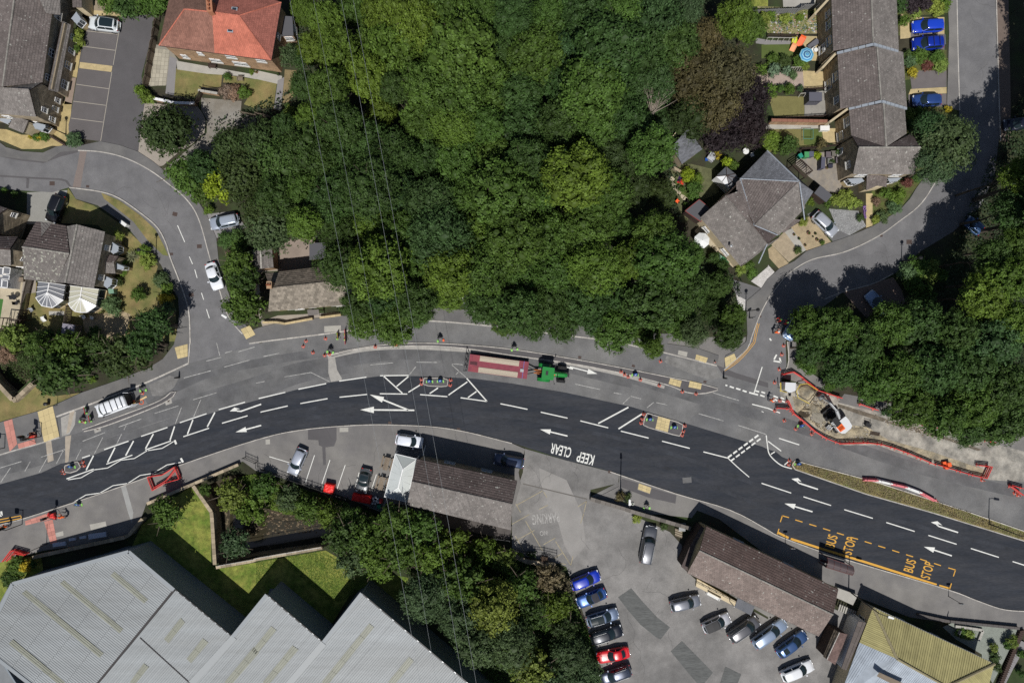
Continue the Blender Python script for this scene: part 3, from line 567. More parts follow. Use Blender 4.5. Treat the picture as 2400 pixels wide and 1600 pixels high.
for i in range(6):
 x,y=2000+i*49,1052-i*36
 lines(2,2,[(x-17,y+12,x+18,y-13)],.26)
for i in range(6):
 x,y=2025+i*48,1085-i*36
 lines(2,2,[(x-17,y+12,x+18,y-13)],.22)
lines(2,2,[(2224,470,2298,234)],.14);lines(2,2,[(1960,400,1978,406),(2000,412,2038,426),(2058,430,2098,442),(2118,450,2155,462),(2178,468,2260,490),(2235,452,2270,462),(2290,462,2325,474),(2280,492,2320,506)],.22)
lines(3,2,[(50,500,90,515),(60,530,85,542),(115,515,150,528),(125,545,155,556)],.22);lines(3,2,[(78,120,55,165),(50,178,118,190),(105,150,118,190)],.22);lines(3,1,[(14,1540,30,1560)],.2)
lines(3,2,[(-60,640,-40,650)],.1)

lines(3,3,[(700,-26,962,54),(1086,92,1346,174),(1472,210,1732,292),(1862,330,2120,412),(2246,450,2420,505)])
def arrow(c,r,tail,tip,w=.19,hl=2.0,hw=.75,bend=None,m=None,name='arrow_marking'):
 a,t=wpts(T(c,r,*tail,*tip));d=(t-a).normalized();n=Vector((-d.y,d.x,0));b=MB();z=.0325
 base=t-d*hl
 def P(v):return(v.x,v.y,z)
 if bend is None:
  b.poly([P(a-n*w/2),P(base-n*w/2),P(base-n*hw/2),P(t),P(base+n*hw/2),P(base+n*w/2),P(a+n*w/2)])
 b.build(name,m or PAINT,road)
arrow(0,2,(2400,770),(2165,832),hw=.75,hl=1.6)
arrow(1,2,(1455,631),(958,626),w=.22,hl=2.0,hw=.95)
arrow(1,2,(1400,628),(1045,486),w=.22,hl=2.1,hw=.85)
arrow(2,2,(510,867),(258,806),hl=1.55,hw=.75)
arrow(2,2,(530,232),(784,297),hl=1.45,hw=.75,w=.17)
arrow(3,2,(408,1562),(150,1485),hl=1.6,hw=.8);arrow(3,3,(1688,398),(1430,314),hl=1.6,hw=.8)
lines(2,2,[(505,238,560,252)],.2)
def turn_arrow(c,r,pts_tail,head):
 b=MB();q=wpts(T(c,r,*pts_tail));strip_mb(b,q,.2,.0295,.0326);b.poly([(p.x,p.y,.0328)for p in wpts(T(c,r,*head))]);b.build('arrow_marking',PAINT,road)
turn_arrow(0,2,(2400,575,2215,640,2180,638,2160,620),(2112,640,2155,605,2205,618,2175,622,2170,640))
turn_arrow(3,2,(458,1356,285,1300,268,1285,262,1268),(215,1260,275,1252,308,1288,278,1278,252,1282))
turn_arrow(3,3,(1745,184,1570,128,1552,115,1548,95),(1495,90,1555,80,1600,118,1566,108,1538,110))

lines(3,3,[(250,68,316,88),(378,107,444,127),(505,147,571,167),(632,187,697,207),(757,227,826,246),(887,266,951,286),(1012,306,1077,326),(1140,346,1205,367),(1268,387,1332,407),(1396,427,1460,448),(1524,467,1588,488),(112,88,132,28),(130,30,192,47),(1655,508,1724,528),(1722,526,1702,586),(85,200,100,150),(1665,710,1685,650)],.14,PAINT_Y,name='bus_cage_marking')
lines(3,3,[(94,186,188,234),(208,242,500,336),(500,336,900,458),(900,458,1548,664),(1572,672,1668,700)],.32,PAINT_Y,name='bus_cage_marking')

def dyl(pts,off=(-.12,.12),w=.08):
 q=spline(wpts(pts),5)
 for o in off:
  b=MB();strip_mb(b,q,w,.029,.0325,side=o);b.build('yellow_line',PAINT_Y,road)
dyl(T(2,1,2265,1402,2245,1470,2225,1568)+T(2,2,2215,20,2150,100,2060,190,1950,262));dyl(T(0,3,-60,90,195,42),(-.2,.2),.12);lines(0,3,[(195,35,195,55)],.1,PAINT_Y)
lines(0,3,[(-20,28,18,28),(18,28,12,-10)],.3)

for s in((790,285,1082,318),(768,428,1058,465),(700,776,1000,818),(675,932,972,970),(655,1088,945,1124)):lines(0,0,[s],.09,mat('bay_line',(.34,.31,.26),.85),.0215,left_road,'bay_line')
lines(0,0,[(1122,125,1040,600),(1028,665,925,1300)],.09,MATS['bay_line'],.0215,left_road,'bay_line')
lines(1,2,[(125,1055,308,1110),(540,1042,458,1290),(682,1085,608,1305),(822,1132,748,1350),(950,1200,915,1330),(1108,1218,1065,1350),(1560,950,1525,1080)],.1,PAINT,.1275,sp,'bay_line')
lines(0,1,[(1632,503,1698,656),(1740,790,1770,858),(1790,908,1812,986),(1852,1122,1872,1185),(1898,1272,1924,1355)],.11,PAINT,.0305,left_road)
lines(2,3,[(0,108,160,18),(125,80,280,350),(25,265,205,165),(30,215,110,355),(290,295,395,235),(400,265,540,485),(380,425,468,370),(440,465,495,478),(630,100,660,10),(540,485,560,400)],.1,PAINT_YO,.0365,yard,'bay_line')
lines(2,2,[(45,1500,280,1370),(290,1380,320,1430),(250,1540,330,1500),(605,1515,685,1465),(685,1465,660,1568),(35,1490,80,1568)],.1,PAINT_YO,.0365,yard,'bay_line')
def lettering(txt,c,r,at,ang,height,width,m,parent,z=.0327,name='lettering'):
 cu=bpy.data.curves.new('t','FONT');cu.body=txt;cu.align_x='CENTER';cu.align_y='CENTER';cu.size=1;cu.space_character=1.05;cu.offset=.012 if m is PAINT_Y else .015
 o=bpy.data.objects.new('t',cu);COL.objects.link(o);bpy.context.view_layer.update()
 me=bpy.data.meshes.new_from_object(o);bpy.data.objects.remove(o)
 co=np.array([v.co for v in me.vertices]);lo,hi=co.min(0),co.max(0);mid=(lo+hi)/2
 sx,sy=width/(hi[0]-lo[0]),height/(hi[1]-lo[1]);p=W(T(c,r,*at)[0])
 me.transform(Matrix.Translation((-mid[0],-mid[1],0)));me.transform(Matrix.Translation((p.x,p.y,z))@Matrix.Rotation(ang,4,'Z')@Matrix.Diagonal((sx,sy,1,1)))
 me.materials.clear();me.materials.append(m);return link(name,me,parent)
A=math.radians
lettering('CLEAR',2,2,(448,1000),A(166),1.5,3.05,PAINT,road);lettering('KEEP',2,2,(675,1072),A(166),1.5,2.5,PAINT,road)
lettering('BUS',3,3,(582,264),A(73),1.45,1.85,PAINT_Y,road);lettering('STOP',3,3,(746,306),A(73),1.45,2.45,PAINT_Y,road)
lettering('BUS',3,3,(1302,489),A(73),1.45,1.85,PAINT_Y,road);lettering('STOP',3,3,(1464,532),A(73),1.45,2.45,PAINT_Y,road)
lettering('PARKING',2,3,(310,55),A(186),1.5,4.0,PAINT_FNT,yard,.0368);lettering('NO',2,3,(290,190),A(186),.7,1.1,PAINT_FNT,yard,.0368)
g_=random.Random(5);b=MB();CRK_=mat('crack',(.075,.073,.072),.95)
for(c,r,x0,y0,x1,y1,z,n)in((2,3,500,100,1500,1500,.0345,16),(1,2,100,850,1150,1300,.1272,7),(0,1,900,150,1900,1500,.0205,9),(3,1,100,500,1300,1000,.0205,8),(3,0,1780,0,2050,900,.0205,6),(2,2,150,1000,900,1500,.0345,6)):
 for _ in range(n):
  p=WT(c,r,g_.uniform(x0,x1),g_.uniform(y0,y1));a=g_.uniform(0,6.28)
  for k in range(g_.randint(4,12)):
   a+=g_.uniform(-.6,.6);q=p+Vector((math.cos(a),math.sin(a),0))*g_.uniform(.3,.8);s=Vector((-math.sin(a),math.cos(a),0))*.013
   b.face([(v.x,v.y,z)for v in(p-s,q-s,q+s,p+s)]);p=q
o=b.build('surface_cracks',CRK_,kind='stuff');o['label']='fine cracks in the older asphalt surfaces';o['category']='cracks'

for(c,r,x,y,s,par)in((0,1,480,118,.75,left_road),(0,1,1608,400,.7,left_road),(0,1,1832,695,.7,left_road),(0,1,1758,1140,.7,left_road),(0,1,806,146,.45,left_road),(0,1,1577,766,.45,left_road),(0,2,892,797,.5,road),(0,2,1543,541,.5,road),(1,2,1230,747,.5,road),(1,2,1860,806,.5,road),(2,2,898,1196,.5,road),(2,2,622,145,.45,road),(2,2,1115,225,.45,road),(2,2,1772,370,.45,road),(3,1,1296,655,.8,right_road),(3,1,1040,598,.4,right_road),(2,1,2278,1337,.4,right_road),(2,2,1608,1272,1.3,road),(3,3,1558,680,.4,road)):
 p=WT(c,r,x,y);b=MB();b.box((p.x,p.y,.033),(s,s*.8 if s<1.2 else .8,.012),R.uniform(-.4,.1),r=.5)
 for k in range(4):b.box((p.x-s*.3+k*s*.2,p.y,.041),(s*.06,s*.6 if s<1.2 else .5,.006),0,r=.2)
 b.build('manhole_cover',mat('rusty_iron',(.075,.052,.045),.8,rnd=.3)if s<1.2 else ASPH_OLD,par)
for(x,y)in((892,800),(1545,545)):sheet('concrete_patch',T(0,2,x-35,y-20,x+25,y-40,x+38,y+20,x-20,y+42),.0295,CONC_PATCH,road)
# ================================================================ BUILDING TOOLS
def clip(poly,p,n):
 """keep the part of a 3-D polygon with (x-p).n >= 0"""
 out=[];m=len(poly)
 for i in range(m):
  a,b=poly[i],poly[(i+1)%m];da,db=(a-p).dot(n),(b-p).dot(n)
  if da>=0:out.append(a)
  if(da>0>db)or(da<0<db):out.append(a.lerp(b,da/(da-db)))
 return out
def roof_slope(P,m,parent,course=.33,tw=.34,lap=.035,thick=.12,jit=.012,name='roof_tiles',soffit=None):
 """a roof plane laid in overlapping courses of separate tiles"""
 P=[Vector(p)for p in P];nrm=Vector((0,0,0));cen=sum(P,Vector())/len(P)
 for i in range(len(P)):
  a,b_=P[i]-cen,P[(i+1)%len(P)]-cen;nrm+=a.cross(b_)
 nrm.normalize()
 if nrm.z<0:nrm=-nrm;P=P[::-1]
 if len(P)>3 and max(abs((p-cen).dot(nrm))for p in P)>.3:
  for i in range(1,len(P)-1):roof_slope([P[0],P[i],P[i+1]],m,parent,course,tw,lap,thick,jit,name,soffit)
  return
 P=[p-Vector((0,0,(p-cen).dot(nrm)/nrm.z))for p in P]
 down=Vector((0,0,-1));down=(down-nrm*down.dot(nrm))
 if down.length<.02:down=Vector((0,-1,0))
 down.normalize();side=nrm.cross(down).normalized();o=P[0]
 us=[(p-o).dot(down)for p in P];ss=[(p-o).dot(side)for p in P]
 b=MB();u=max(us);k=0;convex=True
 while u>min(us)+1e-4:
  strip=clip(clip(P,o+down*(u-course),down),o+down*u,-down)
  if len(strip)>=3:
   s0=min((p-o).dot(side)for p in strip);s1=max((p-o).dot(side)for p in strip)
   base=math.floor(s0/tw)*tw-(tw/2 if k%2 else 0)
   s=base
   while s<s1:
    cell=clip(clip(strip,o+side*s,side),o+side*(s+tw-.012),-side)
    if len(cell)>=3:
     j=R.uniform(0,jit);q=[]
     for p in cell:
      t=((p-o).dot(down)-(u-course))/course;q.append(p+nrm*(.01+lap*t+j))
     rr=R.random();b.face(q,0,rr)

     lowp=[p for p in q if((p-o).dot(down))>u-.02]
     if len(lowp)==2:a,c=lowp;b.face([a,c,c-nrm*(lap+jit),a-nrm*(lap+jit)],0,rr)
    s+=tw
  u-=course;k+=1
 o1=b.build(name,m,parent,kind='stuff')
 b2=MB();lo=[p-nrm*thick for p in P]
 b2.face([p-nrm*.01 for p in P]);b2.face(lo[::-1])
 for i in range(len(P)):b2.face([P[i],lo[i],lo[(i+1)%len(P)],P[(i+1)%len(P)]])
 b2.build('roof_deck',soffit or WOOD_D,parent)
 return o1
def ridge(a,b_,parent,m,rad=.11,seg=.45):
 a,b_=Vector(a),Vector(b_);L=(b_-a).length;n=max(1,int(L/seg));b=MB()
 for i in range(n):
  p=a.lerp(b_,i/n);q=a.lerp(b_,(i+1)/n-.02/L if L>.1 else 1)
  b.tube([p+Vector((0,0,.03)),q+Vector((0,0,.03))],rad*R.uniform(.93,1.07),7,r=R.random())
 b.build('ridge_tiles',m,parent,kind='stuff')
def pv(c,r,V):
 """picture points with heights -> world points"""
 return{k:W(T(c,r,v[0],v[1])[0],v[2])for k,v in V.items()}
def inset_loop(loop,d):
 n=len(loop);A=sum(loop[i].x*loop[(i+1)%n].y-loop[(i+1)%n].x*loop[i].y for i in range(n));s=1 if A>0 else-1
 out=[]
 for i in range(n):
  a,b_,c=loop[i-1],loop[i],loop[(i+1)%n]
  e1=(b_-a).to_2d();e2=(c-b_).to_2d()
  if e1.length<1e-6:e1=e2
  if e2.length<1e-6:e2=e1
  e1.normalize();e2.normalize();n1=Vector((-e1.y,e1.x))*s;n2=Vector((-e2.y,e2.x))*s;m_=(n1+n2)
  if m_.length<.2:m_=n1.copy()
  m_.normalize();k=d/max(m_.dot(n1),.35);out.append(Vector((b_.x+m_.x*k,b_.y+m_.y*k,b_.z-.12)))
 return out
def walls(loop,m,parent,inset=.28,z0=0.0,wins=(),winmat=None,name='wall',base=None):
 """each wall of the outline is a panel; wins = (edge, along 0..1, sill z, width, height)"""
 q=inset_loop(loop,inset);n=len(q)
 A=sum(q[i].x*q[(i+1)%n].y-q[(i+1)%n].x*q[i].y for i in range(n));s=1 if A>0 else-1
 for i in range(n):
  a,c=q[i],q[(i+1)%n]
  if(a-c).to_2d().length<.05:continue
  b=MB();d=(c-a);dn=Vector((d.x,d.y,0)).normalized();nn=Vector((dn.y,-dn.x,0))*s;bk=-nn*.2
  pts=[Vector((a.x,a.y,z0)),Vector((c.x,c.y,z0)),c,a]
  hz=.3;L=Vector((d.x,d.y,0)).length;rows=max(1,int((max(a.z,c.z)-z0)/hz));cols=max(1,int(L/.55))
  for rI in range(rows):
   for cI in range(cols):
    t0,t1=cI/cols,(cI+1)/cols
    za0,za1=z0+(a.z-z0)*rI/rows,z0+(a.z-z0)*(rI+1)/rows;zc0,zc1=z0+(c.z-z0)*rI/rows,z0+(c.z-z0)*(rI+1)/rows
    def Q(t,e):return Vector((a.x+d.x*t,a.y+d.y*t,(za0,za1)[e]*(1-t)+(zc0,zc1)[e]*t))
    off=nn*R.uniform(0,.008)
    b.face([Q(t0,0)+off,Q(t1,0)+off,Q(t1,1)+off,Q(t0,1)+off],0)
  b.face([p+bk for p in pts][::-1]);b.face([a,c,c+bk,a+bk])
  b.build(name,m,parent)
 for w in wins:
  i,t,sill,ww,hh=w[:5];a,c=q[i%n],q[(i+1)%n];d=Vector((c.x-a.x,c.y-a.y,0));dn=d.normalized();nn=Vector((dn.y,-dn.x,0))*s
  p=Vector((a.x,a.y,0))+d*t+nn*.03;window(p,dn,nn,sill,ww,hh,parent,winmat)
def window(p,dn,nn,sill,ww,hh,parent,fm=None,lights=2,ledge=True):
 fm=fm or WHITE;b=MB();f=.06;M=Matrix(((dn.x,nn.x,0,p.x),(dn.y,nn.y,0,p.y),(0,0,1,sill),(0,0,0,1)))
 for x in[-ww/2+f/2+k*(ww-f)/lights for k in range(lights+1)]:b.box((x,.0,hh/2),(f,.10,hh),M=M)
 for z in(f/2,hh*.62,hh-f/2):b.box((0,.0,z),(ww,.11,f),M=M)
 o=b.build('window',fm,parent)
 b=MB();b.box((0,-.01,hh/2),(ww-.04,.04,hh-.04),M=M);b.build('pane',GLASS,o)
 if ledge:
  b=MB();b.box((0,.06,-.05),(ww+.16,.24,.09),M=M);b.build('sill',CONC,o)
def chimney(p,z0,z1,w,d,rz,parent,m,pots=2):
 b=MB();n=int((z1-z0)/.12)
 for k in range(n):b.box((p.x,p.y,z0+(k+.5)*(z1-z0)/n),(w-(.015 if k%2 else 0),d-(.015 if k%2 else 0),(z1-z0)/n*.98),rz)
 b.box((p.x,p.y,z1+.05),(w+.1,d+.1,.1),rz);o=b.build('chimney',m,parent)
 for k in range(pots):
  b=MB();t=(k-(pots-1)/2)*w/max(pots,1);c=(p.x+t*math.cos(rz),p.y+t*math.sin(rz),z1+.1)
  b.lathe([(.12,0),(.11,.3),(.13,.34),(.13,.38),(.08,.38),(.07,.05)],10,c=c);b.build('chimney_pot',mat('terracotta',(.34,.12,.06),.85),o)
def gutter(a,b_,parent,m=None):
 b=MB();b.beam(a-Vector((0,0,.06)),b_-Vector((0,0,.06)),.11,.08);b.build('gutter',m or IRON,parent)
def newhouse(name,label,cat,c,r,x,y,group=None):
 return thing(name,label,cat,(0,0,0),0,group)
def roofs(P,faces,m,parent,**k):
 for f in faces:
  mm=f[-1]if not isinstance(f[-1],str)else m
  keys=[q for q in f if isinstance(q,str)]
  roof_slope([P[q]for q in keys],mm,parent,**k)
def bay_window(c,r,pts,z,parent,roofm=None,top=None):
 """a projecting glazed bay: outline in picture points at its roof height"""
 q=[W(p,z)for p in T(c,r,*pts)];b=MB();b.prism([(p.x,p.y)for p in q],z-.08,z);o=b.build('bay_window',roofm or LEAD,parent)
 cc=sum(q,Vector())/len(q)
 b=MB();b.prism([(p.x*.98+cc.x*.02,p.y*.98+cc.y*.02)for p in q],0,z-1.3);b.build('bay_base',STONE,o)
 b=MB();b.prism([(p.x*.95+cc.x*.05,p.y*.95+cc.y*.05)for p in q],z-1.3,z-.08);b.build('pane',GLASS,o)
 b=MB()
 for i,p in enumerate(q):
  nx=q[(i+1)%len(q)]
  for e in(p,(p+nx)/2):b.beam((e.x,e.y,z-1.3),(e.x,e.y,z-.05),.06)
  b.beam((p.x,p.y,z-1.27),(nx.x,nx.y,z-1.27),.07)
 b.build('bay_frame',WHITE,o)
# ================================================================ BUILDINGS
# ---- stone house, top left corner
h=newhouse('stone_house','large stone house with grey-brown roofs and lean-to at the top left beside parking bays','house',0,0,0,0)
P=pv(0,0,dict(rt=(175,-330,7.8),rb=(25,800,7.4),eb=(385,755,5.0),et=(545,-330,5.0),v=(430,135,5.3),n=(515,140,5.0),wt=(-330,-330,5),wb=(-330,760,5.0),
 w1=(-330,790,7.0),w2=(270,825,7.0),w3=(385,762,4.9),w4=(330,1072,5.0),w5=(-330,1020,5.0),w6=(-330,700,4.9),x1=(290,-150,7.2),x2=(545,132,5.1),x3=(560,-150,5.1),x4=(430,132,5.6)))
roofs(P,[('rt','rb','eb','et'),('rt','rb','wb','wt')],RT_BROWN,h)
roofs(P,[('x1','x4','x2','x3')],RT_GREY,h,lap=.05)
roofs(P,[('w1','w2','w4','w5'),('w1','w2','w3','w6')],RT_GREY,h,lap=.04)
ridge(P['rt'],P['rb'],h,RIDGE_P,.12);ridge(P['w1'],P['w2'],h,RT_GREY,.12)
walls([P['wt'],P['wb'],P['rb'],P['eb'],P['et'],P['rt']],STONE_W,h,wins=((3,.28,2.9,1.1,1.3),(3,.62,2.9,1.1,1.3),(3,.06,2.9,.9,1.3)))
walls([P['w5'],P['w4'],P['w2'],P['w3'],P['w6']],STONE_W,h,inset=.12,wins=((1,.45,3.0,.7,1.1),(1,.75,.9,.7,1.1),(2,.35,.8,.7,1.0),(0,.75,.9,1.4,1.1),(0,.5,2.9,1.2,1.1),(1,.2,1.2,.7,1.1)))
L=pv(0,0,dict(a=(572,195,3.6),b=(652,232,2.6),c=(530,848,2.6),d=(442,828,3.6)))
roofs(L,[('a','b','c','d')],RT_GREY,h);walls([L['a'],L['b'],L['c'],L['d']],STONE_W,h,inset=.2,wins=((1,.12,.8,.8,1.2),(1,.32,.7,.8,1.2),(1,.55,.8,1.0,1.2),(1,.85,.7,1.2,1.3)))
L=pv(0,0,dict(a=(80,1170,2.5),b=(130,1062,3.1),c=(262,1110,3.1),d=(215,1225,2.5)))
roofs(L,[('a','b','c','d')],RT_GREY,h,tw=.25);walls([L['a'],L['b'],L['c'],L['d']],RENDER,h,inset=.12)
bay_window(0,0,(655,170,700,110,745,175,705,225),2.2,h);bay_window(0,0,(300,1140,340,1130,430,1150,390,1200,320,1180),2.3,h);bay_window(0,0,(0,1090,90,1075,100,1110,70,1140,0,1110),2.3,h)
h=newhouse('timber_gabled_wing','narrow house wing cut by the top edge, left of the white hatchback','house',0,0,0,0)
P=pv(0,0,dict(a=(660,-200,3.4),b=(745,-200,3.0),c=(752,70,3.0),d=(668,68,3.4)));roofs(P,[('a','b','c','d')],RT_BROWN,h);walls([P[k]for k in 'abcd'],RENDER,h,inset=.15)
# ---- red-roofed semi
h=newhouse('red_roofed_house','semi-detached brick house with half rust-brown, half bright red tiled hip roof','house',0,0,0,0)
P=pv(0,0,dict(sw=(1462,420,5.1),mid=(1972,487,5.1),r1=(1695,85,7.8),rm=(1950,112,7.8),nw=(1620,-300,5.1),nm=(2200,-300,5.1)))
Q=pv(1,0,dict(se=(140,555,5.1),r2=(-155,145,7.8),re=(-150,145,7.8),ne=(232,25,5.1),ne2=(240,-260,5.1),nw2=(-600,-300,5.1)))
Pm=Vector(P['mid']);P2=dict(P);P2.update({k:Q[k]for k in Q})
roof_slope([P['sw'],P['mid'],P['rm'],P['r1']],RT_RUST,h,course=.3,tw=.26)
roof_slope([P['sw'],P['r1'],P['nw']],mat('rust_tile_shaded',(.15,.085,.065),.92,rnd=.16,var=.15,scale=.6),h,course=.3,tw=.26)  # darker rust copy, shade of the slopes turned from the sun in its colour
roof_slope([P['mid'],Q['se'],Q['r2'],P['rm']],RT_RED,h,course=.3,tw=.28)
roof_slope([Q['se'],Q['ne'],Q['r2']],mat('red_tile_shaded',(.29,.105,.08),.92,rnd=.14,var=.15,scale=.6),h,course=.3,tw=.28)  # darker red copy for east and north slopes, their shade painted in
roof_slope([P['r1'],P['rm'],Vector((P['rm'].x,P['rm'].y+5.2,5.1)),P['nw']],MATS['rust_tile_shaded'],h,course=.3,tw=.26)
roof_slope([P['rm'],Q['r2'],Q['ne'],Vector((P['rm'].x,P['rm'].y+5.2,5.1))],MATS['red_tile_shaded'],h,course=.3,tw=.28)
ridge(P['sw'],P['r1'],h,RT_RED,.09);ridge(P['r1'],P['rm'],h,MATS['terracotta']if 'terracotta' in MATS else RT_RED,.1);ridge(Q['se'],Q['r2'],h,RT_RED,.09);ridge(P['rm'],Q['r2'],h,RT_RED,.1);ridge(Q['ne'],Q['r2'],h,RT_RED,.09)
nb=[P['sw'],P['mid'],Q['se'],Q['ne'],Vector((P['rm'].x,P['rm'].y+5.2,5.1)),P['nw']]
walls(nb,BRICK,h,inset=.3,wins=((0,.20,.9,1.0,1.1),(0,.62,3.0,.8,.8),(0,.80,.8,1.7,1.1),(1,.22,3.3,1.5,1.0),(1,.28,.8,2.2,1.2),(1,.78,3.3,1.4,1.0),(2,.5,3.0,.8,1.0)))
gutter(P['sw'],P['mid'],h);gutter(P['mid'],Q['se'],h);gutter(Q['se'],Q['ne'],h)
cp=WT(0,0,1940,75,8.2);chimney(cp,7.0,8.7,1.5,.7,A(95),h,mat('orange_brick',(.36,.16,.09),.9,rnd=.3),3)
for(x,y,z)in((2118,262,6.75),(2155,85,7.2)):
 p=WT(0,0,x,y,z);b=MB();b.box((p.x,p.y,z),(.8,1.1 if y>100 else .5,.12),A(-5));o=b.build('rooflight',LEAD,h);b=MB();b.box((p.x,p.y,z+.03),(.58,.88 if y>100 else .34,.1),A(-5));b.build('pane',GLASS,o)
h2=newhouse('side_porch','small flat-roofed grey side porch with white window against the red house, by the wood','porch',0,0,0,0)
q=[W(p,2.5)for p in T(1,0,262,150,335,155,345,330,232,335)];b=MB();b.prism([(p.x,p.y)for p in q],2.4,2.55);b.build('roof',mat('felt',(.09,.09,.1),.9),h2);walls(q,BRICK,h2,inset=.1,wins=((1,.5,1.0,1.0,1.1),(2,.5,1.0,1.2,1.1)))
# ---- house cluster on the left (conservatories)
h=newhouse('gabled_house','grey-tiled stone house with crossing gables and two glass conservatories, left of the side road','house',0,0,0,0)
P=pv(0,1,dict(a=(710,495,6.9),b=(600,1030,6.9),c=(965,562,4.9),d=(862,1078,4.9),e=(515,1030,4.9),f=(612,512,4.9)))
roofs(P,[('a','b','d','c'),('a','b','e','f')],RT_GREY,h,lap=.05,course=.36);ridge(P['a'],P['b'],h,RIDGE_P,.13)
walls([P[k]for k in('a','c','d','b','e','f')],STONE_W,h,inset=.25,wins=((1,.25,2.9,.8,1.1),(1,.82,2.9,.8,1.1),(1,.42,.9,.8,1.1)))
P=pv(0,1,dict(r1=(205,700,7.1),r2=(640,762,6.9),s1=(225,995,4.9),s2=(520,1028,5.0),n1=(200,655,6.9),n2=(640,750,6.8),t1=(375,472,5.0),t2=(610,510,5.0),t0=(335,470,5.0)))
roofs(P,[('r1','r2','s2','s1')],mat('lichen_roof_tile',(.15,.135,.125),.92,rnd=.16,var=.12,spots=((.36,.36,.30),2.6,.6,.8)),h,lap=.045)
roof_slope([P['r1'],P['r2'],P['t2'],P['t0']],RT_DARK,h,course=.42,lap=.10,tw=.3)
ridge(P['r1'],P['r2'],h,RIDGE_P,.12)
walls([P['r1'],P['s1'],P['s2'],P['r2'],P['t2'],P['t0']],STONE_W,h,inset=.2)
D=pv(0,1,dict(a=(375,472,5.6),b=(480,480,5.0),c=(380,605,6.3),d=(330,470,5.0)));roof_slope([D['a'],D['b'],D['c']],RT_GREY,h,tw=.3)

L=pv(0,1,dict(a=(955,840,2.9),b=(1045,845,3.1),c=(1065,945,2.6),d=(968,940,2.6),e=(985,770,2.6),f=(1090,785,2.6)))
roofs(L,[('a','b','c','d')],RT_GREY,h,tw=.25);roofs(L,[('a','b','f','e')],RT_DARK,h,tw=.25);walls([L['a'],L['d'],L['c'],L['b'],L['f'],L['e']],STONE_W,h,inset=.1)
bay_window(0,1,(1030,655,1090,695,1085,740,1040,765,1010,740),2.4,h);bay_window(0,1,(965,965,1030,995,1025,1045,985,1080,945,1050),2.4,h);bay_window(0,1,(1070,850,1140,880,1135,905,1070,905),2.3,h)
def conservatory(c,r,hub,rim,back,zr,zb,glassm,label,pick):
 t=newhouse('conservatory',label,'conservatory',0,0,0,0)
 Hb=WT(c,r,*hub,zr);rimp=[WT(c,r,*p,zb)for p in rim];bk=[WT(c,r,*p,z)for p,z in back]

 for i in range(len(rimp)-1):
  mb=MB();mb.face([Hb,rimp[i],rimp[i+1]][::-1]);mb.build('roof_pane',glassm,t)
  mb=MB();mb.beam(Hb+Vector((0,0,.04)),rimp[i]+Vector((0,0,.04)),.07,.07);mb.build('glazing_bar',WHITE,t)
 mb=MB();mb.beam(Hb+Vector((0,0,.04)),rimp[-1]+Vector((0,0,.04)),.07,.07);mb.build('glazing_bar',WHITE,t)

 rb,e1,e2=bk
 n=3
 for(e,rr)in((e1,rimp[0]),(e2,rimp[-1])):
  for i in range(n):
   a0,a1=Hb.lerp(rb,i/n),Hb.lerp(rb,(i+1)/n);b0,b1=rr.lerp(e,i/n),rr.lerp(e,(i+1)/n)
   mb=MB();mb.face([a0,a1,b1,b0]);mb.build('roof_pane',glassm,t)
   mb=MB();mb.beam(a1+Vector((0,0,.04)),b1+Vector((0,0,.04)),.07,.07);mb.build('glazing_bar',WHITE,t)
  mb=MB();mb.beam(rr,e,.1,.1);mb.build('eaves_beam',WHITE,t)
 mb=MB();mb.beam(Hb+Vector((0,0,.05)),rb+Vector((0,0,.05)),.12,.1);mb.lathe([(.0,.22),(.1,.18),(.16,.05),(.18,0)],12,c=Hb);mb.build('ridge_beam',WHITE,t)
 loop=[e1]+rimp+[e2]
 for i in range(len(loop)-1):
  a,b_=loop[i],loop[i+1];mb=MB();mb.beam(a,b_,.1,.1);mb.build('eaves_beam',WHITE,t)
  mb=MB();mb.face([(a.x,a.y,.6),(b_.x,b_.y,.6),b_,a]);mb.build('side_pane',GLASS,t)
  mb=MB();mb.beam((a.x,a.y,.3),(b_.x,b_.y,.3),.2,.6);mb.build('dwarf_wall',STONE,t)
  mb=MB()
  for k in range(3):p=a.lerp(b_,k/2);mb.beam((p.x,p.y,.6),(p.x,p.y,zb),.07)
  mb.build('frame',WHITE,t)
 mb=MB();mb.face([(p.x,p.y,.05)for p in loop][::-1]);mb.build('floor_tiles',MATS['concrete'],t)
conservatory(0,1,(438,1122),[(330,1165),(355,1205),(385,1240),(432,1250),(480,1258),(528,1228),(582,1188)],[((455,1030),3.1),((350,1020),2.3),((605,1052),2.3)],3.1,2.3,GLASS_P,'left white-framed conservatory with grey glass fan roof behind the gabled house',0)
conservatory(0,1,(740,1170),[(628,1220),(655,1262),(690,1292),(742,1302),(800,1300),(845,1270),(885,1240)],[((755,1070),3.1),((645,1055),2.3),((912,1090),2.3)],3.1,2.3,GLASS_C,'right white-framed conservatory with cream glass fan roof behind the gabled house',0)

